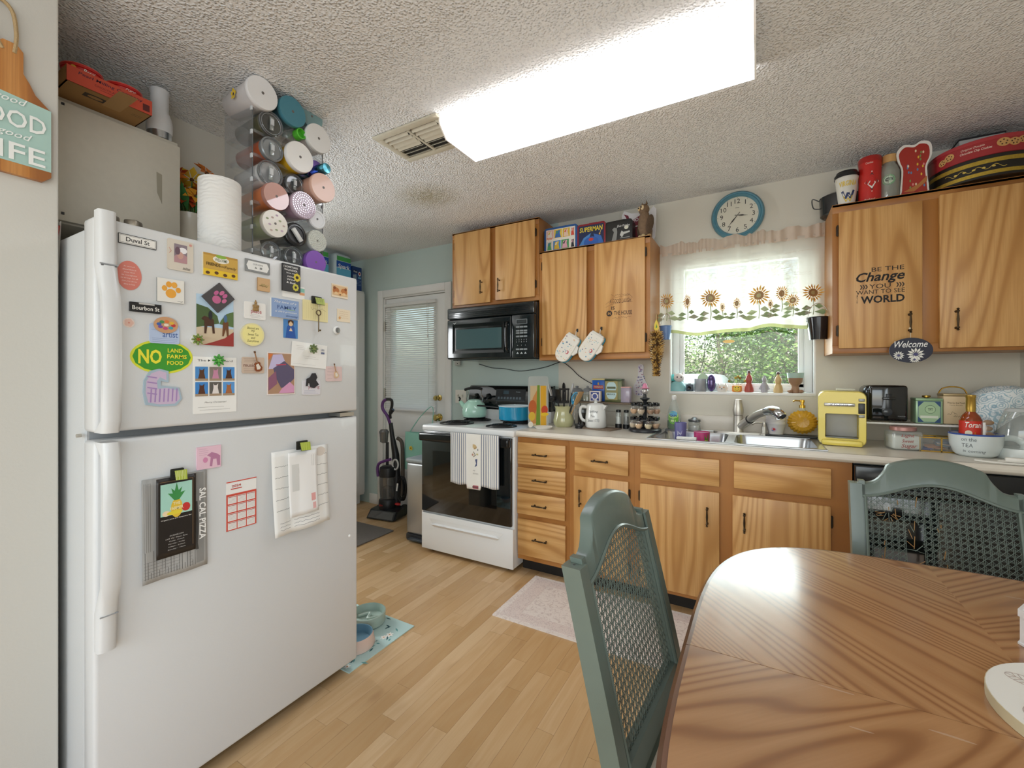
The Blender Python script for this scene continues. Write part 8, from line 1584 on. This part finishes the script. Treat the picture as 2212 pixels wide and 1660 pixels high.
def flower(px, py, r, side=1., dark=0):
    q = atY(px, py, vy); s = 1.2 * r / F * dep(q); x, z = q.x, q.z; rd3 = random.Random(int(px))
    for k in range(18):
        a = k * 2 * pi / 18; L_ = s * rd3.uniform(.85, 1.05); its.append(('p', [(x + side * s * .3 * math.cos(a - .15), z + s * .3 * math.sin(a - .15)), (x + side * L_ * .7 * math.cos(a - .13), z + L_ * .7 * math.sin(a - .13)), (x + side * L_ * math.cos(a), z + L_ * math.sin(a)), (x + side * L_ * .7 * math.cos(a + .13), z + L_ * .7 * math.sin(a + .13))], ('E0A94A', 'E9BE6A', 'D99A3C')[k % 3], 1))
    its.append(('e', (x, z, s * .42 * side, s * .42), 'A07C54', 2)); its.append(('e', (x, z, s * .2 * side, s * .2), 'B4A878', 3))
    its.append(('l', ([(x, z - s * .5), (x + .004, z - s * 1.6), (x, z - s * 2.2)], .004), '9AA87C', 0))
    for a, b, c_ in ((.5, -1.3, 1), (-.6, -1.5, -1), (.8, -1.9, 1), (-.8, -2.0, -1)):
        its.append(('p', [(x + .1 * s * c_, z + b * s), (x + a * s, z + (b + .25) * s), (x + a * s * 1.7, z + (b - .1) * s), (x + a * s, z + (b - .3) * s)], ('A9BA8E', 'B9C79C', '93A87C')[int(px) % 3], 0))
for a in ((1441, 652, 16, .8), (1484, 651, 15, .5), (1535, 645, 18, 1), (1560, 663, 10, .5), (1592, 657, 12, .6), (1639, 639, 19, 1), (1664, 658, 10, .5), (1689, 633, 15, .7), (1712, 650, 13, .9), (1757, 632, 18, 1)): flower(*a)
for k in range(26): its.append(('l', ([(p_[0], p_[1]) for p_ in scribble(rd2.uniform(-.5, .27), rd2.uniform(1.74, 2.03), .09, .006, 5, k)], .001), 'CDBFB0', 0))
prints(t, 'sunflower_print', -.0012, its, warp=lambda x, y, z: (x, fold(x, z) + y, z))
B = MB(mat('C9BDB0', .5)); B.tube([(vx0_ + .004, .004, vz1_ - .005), (vx1_ - .004, .004, vz1_ - .005)], .005, n=8); B.build('curtain_rod', t)
# raised blind behind the valance
t = thing('window_blind', 'white mini blind behind the sunflower valance', 'blind', ((WX0 + WX1) / 2, YW + .05, WZ1 - .01)); w = WX1 - WX0 - .03
B = MB(BLM); B.box((0, 0, -.014), (w, .026, .026), bev=.003); B.build('headrail', t); me = None
for k in range(26):
    z = -.04 - .0155 * k
    if me is None: B = MB(BLM); B.add([(s * w / 2, y, z_) for s in (-1, 1) for y, z_ in ((-.011, -.004), (0, .001), (.011, .003))], [(0, 3, 4, 1), (1, 4, 5, 2)]); me = B.build('slat', t, (0, 0, z)).data
    else: link('slat', me, t, (0, 0, z))
B = MB(BLM); B.box((0, 0, -.04 - .0155 * 26), (w, .02, .012), bev=.003); B.build('bottom_rail', t)
B = MB(BLACK); B.tube(spline([atY(1523, 718, YW + .03) - t.location, atY(1522, 760, YW + .03) - t.location, atY(1518, 785, YW + .03) - t.location, atY(1510, 806, YW + .03) - t.location]), .0022, n=6); B.build('tilt_wand', t)
q = atY(1574, 738, WF + .02); t = thing('suncatcher', 'amber oval leaf suncatcher on the window glass', 'suncatcher', (q.x, WF + .0215, q.z)); B = MB(mat('E0B04A', .2)); B.prism([(.036 * math.cos(a), .011 * math.sin(a) * (1 if abs(math.cos(a)) < .9 else .7)) for a in [k * pi / 12 for k in range(24)]], -.003, 0); B.build('glass_leaf', t); B = MB(CLEAR); B.lathe([(.008, 0), (.006, .004), (0, .005)], c=(0, -.003, .016), rot=(R(90), 0, 0), n=10); B.tube([(0, -.002, .01), (0, -.002, .017)], .0008, n=4); B.build('suction_cup', t)
def bucket(label, px, py, w_, h_, m, inner, Y, rot, deco):
    q = atY(px, py, Y); t = thing('tin_bucket', label, 'bucket', (q.x, Y, q.z - h_ / 2), rot); B = MB(m); B.lathe([(0, 0), (w_ * .36, 0), (w_ * .5, h_), (w_ * .53, h_ + .002), (w_ * .5, h_ + .005)], n=24, cap=False); B.build('pail', t)
    B = MB(inner); B.lathe([(w_ * .495, h_ + .004), (w_ * .355, .002), (0, .002)], n=24, cap=False); B.build('inner_wall', t)
    B = MB(CHROME); B.tube(spline([(-w_ * .5, 0, h_ * .85), (-w_ * .3, .01, h_ + .06), (0, .015, h_ + .085), (w_ * .3, .01, h_ + .06), (w_ * .5, 0, h_ * .85)]), .0018, n=6); B.build('bail_handle', t); deco(t); return t
def dk(t):
    prints(t, 'logo', 0, [('e', (-.012, .045, .022, .022), 'D9C24A', 0), ('e', (-.012, .045, .018, .018), '16181C', 1), ('t', ('BON', .035, .06, .01, .025, 0, .01), 'D9C24A', 0)], warp=lambda x, y, z: ((.033 + .16 * z - y) * math.sin(x / .04), -(.033 + .16 * z - y) * math.cos(x / .04), z))
bucket('glossy black tin bucket hanging at the right of the window', 1768, 711, .115, .12, mat('14161C', .15, coat=.4), mat('8FA8C0', .3, .5), YW - .125, R(8), dk)
def db(t): prints(t, 'wave_print', 0, [('p', [(-.01, .02), (.012, .03), (.016, .06), (.004, .075), (.008, .05)], '2C5AA0', 0)], warp=lambda x, y, z: ((.0275 + .1 * z - y) * math.sin(x / .035), -(.0275 + .1 * z - y) * math.cos(x / .035), z))
bucket('small light blue tin bucket hanging at the left of the window', 1438, 720, .075, .085, mat('6F92C8', .25), mat('9FB4D0', .4), YW - .115, R(-10), db)
# hanging tassel
q = atY(1418, 760, 2.74); t = thing('hanging_wheat_bundle', 'brown and gold layered tassel hanging beside the cabinet', 'tassel', (q.x, 2.74, q.z)); rd = random.Random(12)
zt = atY(1416, 722, 2.74).z - q.z; zb = atY(1416, 815, 2.74).z - q.z; c1, c2, c3 = mat('A9803A', .8), mat('C9A45C', .8), mat('5E4220', .8)
B = MB(c1)
for r_ in range(24):
    z = zt + (zb - zt) * r_ / 23 + .02; rad = .05 * (.55 + .45 * math.sin(pi * min(1, (r_ + 4) / 22)))
    for k in range(12):
        a = 2 * pi * k / 12 + r_ * .26; d = Vector((math.cos(a), math.sin(a), 0)); B.tube([tuple(d * .006 + Vector((0, 0, z))), tuple(d * rad * .7 + Vector((0, 0, z - .012))), tuple(d * rad + Vector((0, 0, z - .004)))], [.004, .0042, .001], (c1, c2, c3)[rd.randrange(3)], n=4)
o = B.build('layered_husks', t, smooth=0); o['kind'] = 'stuff'
B = MB(mat('D9C24A', .6)); B.prism([(0, zt + .015), (.014, zt + .03), (.012, zt + .06), (0, zt + .09), (-.012, zt + .06), (-.014, zt + .03)], -.004, .002); B.build('yellow_leaf_tag', t); prints(t, 'tag_print', -.004, [('p', [(-.004, zt + .035), (.006, zt + .04), (.002, zt + .06)], '3F8A3C')])
B = MB(mat('D9D0A0', .8)); B.tube([(0, -.001, zt + .085), (.001, 0, zt + .12)], .001, n=4); B.build('string', t)
# ------------------------------------------------------------------ window sill figures
ZS = WZ0 + .0065; YS = YW + .035
def sx(px): return xY(px, YS)
def sh(px, py): return atY(px, py, YS).z - ZS
CLC = clear('pale_glass', 'DCE4E6', .15, .6)
t = thing('cat_figurine', 'white cat figurine with pink ears and teal clothes on the sill', 'figurine', (sx(1464), YS, ZS), R(10)); TL = mat('8FC4C8', .4); CW_ = mat('E6E0DC', .4)
B = MB(TL); B.lathe([(0, 0), (.042, 0), (.045, .02), (.034, .055), (.02, .065), (0, .066)], n=18, sq=(1.15, .7), cap=False); B.build('body', t)
B = MB(CW_); B.ball((.008, -.008, .09), (.034, .026, .03), n=16); hd = B.build('head', t)
for s in (-1, 1): B = MB(CW_); B.lathe([(.012, 0), (0, .03)], c=(.008 + s * .02, -.004, .105), n=8, rot=(0, s * .3, 0), cap=False); B.build('ear', hd)
prints(hd, 'painted_face', -.0345, [('e', (-.004, .094, .004, .005), '2A2A2E'), ('e', (.02, .094, .004, .005), '2A2A2E'), ('e', (.008, .085, .003, .002), 'D98A94')])
t = thing('turquoise_ball', 'turquoise ball ornament behind the cat figurine', 'ornament', (sx(1452), YS + .022, ZS)); B = MB(mat('5FCAC8', .4)); B.ball((0, 0, .088), .026, n=16); B.build('ball', t); B = MB(mat('2E4A50', .5)); B.lathe(cy(.018, 0, .068), n=14, cap=False); B.build('stand', t)
t = thing('toy_camera', 'tiny dark camera figurine on the sill', 'figurine', (sx(1490), YS, ZS)); B = MB(mat('3A4A58', .35)); B.box((0, 0, .024), (.044, .025, .046), bev=.004); B.build('body', t); B = MB(GLOSSB); B.lathe([(.012, 0), (.012, .01), (.009, .012), (0, .008)], c=(0, -.013, .022), rot=(R(90), 0, 0), n=14, cap=False); B.build('lens', t); B = MB(mat('9AA4AA', .3)); B.box((0, 0, .05), (.016, .014, .008)); B.build('viewfinder', t)
t = lath('glass_votive', 'frosted grey glass votive on the sill', 'candle holder', (sx(1513), YS, ZS), [('glass', [(0, 0), (.034, 0), (.037, .006), (.038, sh(1513, 819)), (.034, sh(1513, 819)), (.032, .01), (0, .008)], clear('frosted_glass', 'C9CDD2', .12, .5, .2)), ('wax', cy(.03, .01, .055), mat('A9A4AE', .6))])
t = thing('round_mirror', 'small round green-tinted glass disc behind the votive', 'ornament', (sx(1517), YS + .042, ZS)); B = MB(clear('green_glass', '6E9A5E', .2, .5)); B.lathe([(0, -.002), (.033, -.002), (.033, .002), (0, .002)], c=(0, 0, .085), rot=(R(90), 0, 0), n=28, cap=False); B.build('disc', t); B = MB(DARKP); B.box((0, 0, .025), (.01, .006, .052)); B.box((0, 0, .003), (.04, .012, .006)); B.build('stand', t)
g = NT('iridescent_glass'); lw = g.n('LayerWeight', {'Blend': .5}).outputs['Facing']; c = g.ramp(lw, [(0, '4A3A6E'), (.4, '6E5A9A'), (.7, '3F8A6A'), (1, '9AD0B4')])
t = thing('glass_egg', 'iridescent purple and green glass egg on the sill', 'ornament', (sx(1537), YS - .005, ZS)); h = sh(1537, 809); B = MB(g.P(Base_Color=c, Roughness=.06, Metallic=.4, Coat_Weight=.6)); B.lathe([(0, 0)] + [(.027 * math.sin(pi * k / 16) * (1 - .18 * math.cos(pi * k / 16) * -1 * (-1 if k > 8 else 1) * .6), h * (.5 - .5 * math.cos(pi * k / 16))) for k in range(1, 16)] + [(0, h)], n=24, cap=False); B.build('egg', t)
t = thing('cat_planter', 'squat white cat face pot on the sill', 'pot', (sx(1560), YS, ZS)); B = MB(mat('E3DDD6', .35)); B.lathe([(0, 0), (.026, 0), (.034, .02), (.032, .04), (.026, .046), (.022, .04), (0, .038)], n=22, cap=False); B.build('pot', t)
for s in (-1, 1): B = MB(mat('E3DDD6', .35)); B.lathe([(.009, 0), (0, .014)], c=(s * .02, -.012, .044), n=8, cap=False); B.build('ear', t)
prints(t, 'painted_face', -.0345, [('e', (-.011, .03, .006, .003), 'D99A5A'), ('e', (.011, .03, .006, .003), 'D99A5A'), ('e', (0, .02, .003, .003), '3A2A26')], warp=lambda x, y, z: (x, y + 14 * x * x, z))
t = thing('pumpkin_planter', 'small orange and yellow smiling square planter with dried flowers', 'planter', (sx(1592), YS, ZS)); B = MB(mat('D9873A', .4)); B.box((0, 0, .022), (.056, .04, .044), bev=.008); B.build('pot', t); prints(t, 'painted_face', -.0202, [('e', (0, .022, .02, .018), 'E9C94A'), ('e', (-.008, .028, .003, .004), '2A2420'), ('e', (.008, .028, .003, .004), '2A2420'), ('l', ([(-.012, .018), (-.006, .011), (.006, .011), (.012, .018)], .002), '2A2420')])
for k, (dx, hz_) in enumerate(((-.045, .068), (-.008, .09), (.006, .098), (.016, .088), (.045, .07))):
    B = MB(mat('6E7A3E', .7)); B.tube([(dx * .3, 0, .04), (dx, 0, hz_)], .0013, n=4); B.ball((dx, 0, hz_), .008, mat(('8A6E2A', 'B49A3C', 'A8883A')[k % 3], .8), n=8); B.build('dried_flower', t)
def bishop(label, px, top, c):
    h = sh(px, top); t = thing('bottle_figurine', label, 'figurine', (sx(px), YS, ZS)); B = MB(mat(c, .4, var=.1, scale=60)); B.lathe([(0, 0), (.024, 0), (.026, .008), (.022, h * .3), (.014, h * .42), (.016, h * .48), (.02, h * .58), (.015, h * .72), (.007, h * .8), (.0075, h * .86), (0, h * .87)], n=18, cap=False); B.build('body', t)
    B = MB(mat('6E5A58', .3)); B.ball((0, 0, h * .92), (.011, .011, h * .075), n=12); B.build('stopper', t); B = MB(mat(c, .6)); B.lathe([(.0165, h * .42), (.0175, h * .44), (.0165, h * .46)], n=16, cap=False); B.build('collar', t); return t
bishop('brick red bottle-shaped figurine on the sill', 1618, 800, 'A84A40'); bishop('tan bottle-shaped figurine with dark spout on the sill', 1681, 803, 'CDB07C')
t = thing('gnome_figurine', 'grey cloaked standing figurine on the sill', 'figurine', (sx(1651), YS, ZS)); GY = mat('A7A6AE', .5, var=.1, scale=70); h = sh(1651, 811)
B = MB(GY); B.lathe([(0, 0), (.017, 0), (.018, .01), (.014, h * .5), (.01, h * .58), (0, h * .6)], n=14, cap=False); B.build('robe', t); B = MB(GY); B.ball((0, 0, h * .72), (.012, .012, .018), n=12); B.lathe([(.013, h * .74), (.007, h * .9), (0, h)], n=12, cap=False); B.build('hooded_head', t)
for s in (-1, 1): B = MB(GY); B.prism([(s * .012, h * .55), (s * .03, h * .2), (s * .018, h * .14)], -.004, .004); B.build('cloak_wing', t)
t = thing('brown_planter', 'brown plain planter figure with pale green rim on the sill', 'planter', (sx(1718), YS, ZS)); h = sh(1718, 806); BP = mat('9C7A60', .5)
B = MB(BP); B.lathe([(0, 0), (.02, 0), (.024, .01), (.018, .035), (.02, .045), (.036, .065), (.04, h - .025)], n=20, cap=False); B.build('pot', t)
B = MB(mat('A9C4BC', .45)); B.lathe([(.0405, h - .03), (.044, h), (.038, h), (.034, h - .03), (0, h - .035)], n=20, cap=False); B.build('green_rim', t)
for s in (-1, 1): B = MB(BP); B.ball((s * .028, -.016, .01), (.014, .018, .01), n=10); B.build('foot', t)

# ------------------------------------------------------------------ outside
B = MB(mat('6E7A4A', .95, var=.3, scale=3)); B.box((-1, 14.2, -.5), (44, 22, .2)); o = B.build('ground', smooth=0); o['kind'] = 'structure'
LEAFS = [mat(c, .6) for c in ('5E8434', '769A44', '476C2C', '8FAC58', '3A5A26')]
def tree(label, x, y, h, r, n, seed, name='tree'):
    rd = random.Random(seed); t = thing(name, label, 'tree', (x, y, -.4), 0, 'trees beyond the sink window'); B = MB(mat('8A7E6C', .9, bump=.4, scale=30))
    P_ = [(0, 0, 0), (.06 * rd.uniform(-1, 1), .05, h * .35), (.12 * rd.uniform(-1, 1), 0, h * .7), (.1, .1, h * .92)]; B.tube(spline(P_, 4), [.075 * (1 - .07 * k) for k in range(13)], n=8)
    tips = []
    for k in range(14):
        z = h * rd.uniform(.25, .9); a = rd.uniform(0, 6.28); L_ = r * rd.uniform(.5, 1); e = Vector((L_ * math.cos(a), L_ * math.sin(a), z + L_ * .5)); B.tube([(0, 0, z), tuple((Vector((0, 0, z)) + e) / 2 + Vector((0, 0, .08))), tuple(e)], [.025, .017, .007], n=5); tips.append(e)
    B.build('trunk', t)
    B = MB(LEAFS[0])
    for k in range(n):
        c = rd.choice(tips) if rd.random() < .8 else Vector((0, 0, h * rd.uniform(.3, 1))); p = c + Vector((rd.gauss(0, r * .33), rd.gauss(0, r * .33), rd.gauss(0, r * .3)))
        a = Vector((rd.uniform(-1, 1), rd.uniform(-1, 1), rd.uniform(-.6, .6))).normalized(); b = a.cross(Vector((rd.uniform(-1, 1), rd.uniform(-1, 1), rd.uniform(-1, 1)))).normalized(); s = rd.uniform(.022, .045)
        B.add([p - a * s, p + b * s * .5, p + a * s, p - b * s * .5], [(0, 1, 2, 3)], LEAFS[rd.randrange(5)])
    o = B.build('foliage', t, smooth=0); o['kind'] = 'stuff'; return t
sp_ = [(-4., 9.4, 3.4, .85), (-1.95, 8.6, 3.4, .8), (-.62, 9.6, 3.6, .8), (.42, 8.2, 2.9, .75), (2.0, 9.2, 3.6, .85), (4., 8.8, 3.4, .9), (-2.6, 13., 4.8, 1.2), (.1, 13.6, 4.9, 1.2), (2.9, 13., 4.8, 1.2)]
for i, a in enumerate(sp_): tree('leafy green tree outside behind the sink window glass', *a, 7000, 20 + i)
# parked van and utility lines
c0 = atY(1511, 812, 6.2); t = thing('parked_van', 'white van parked outside beyond the window sill', 'van', (c0.x - .1, 6.6, -.4)); VW = mat('E9EBEC', .3, coat=.4)
B = MB(VW); B.box((0, 0, .75), (.9, 1.9, .9), bev=.12, seg=3); B.box((0, .1, 1.42), (.8, 1.5, .55), bev=.14, seg=3); B.build('body', t)
B = MB(mat('5E7A8C', .1, coat=.5)); B.box((0, -.66, 1.42), (.62, .03, .26), bev=.01, rot=(R(-8), 0, 0)); B.build('rear_window', t)
for sx_ in (-1, 1):
    for sy_ in (-1, 1): B = MB(BLACK); B.lathe([(.12, -.09), (.3, -.09), (.32, 0), (.3, .09), (.12, .09)], c=(sx_ * .4, sy_ * .6, .32), n=18, rot=(0, R(90), 0)); B.build('wheel', t)
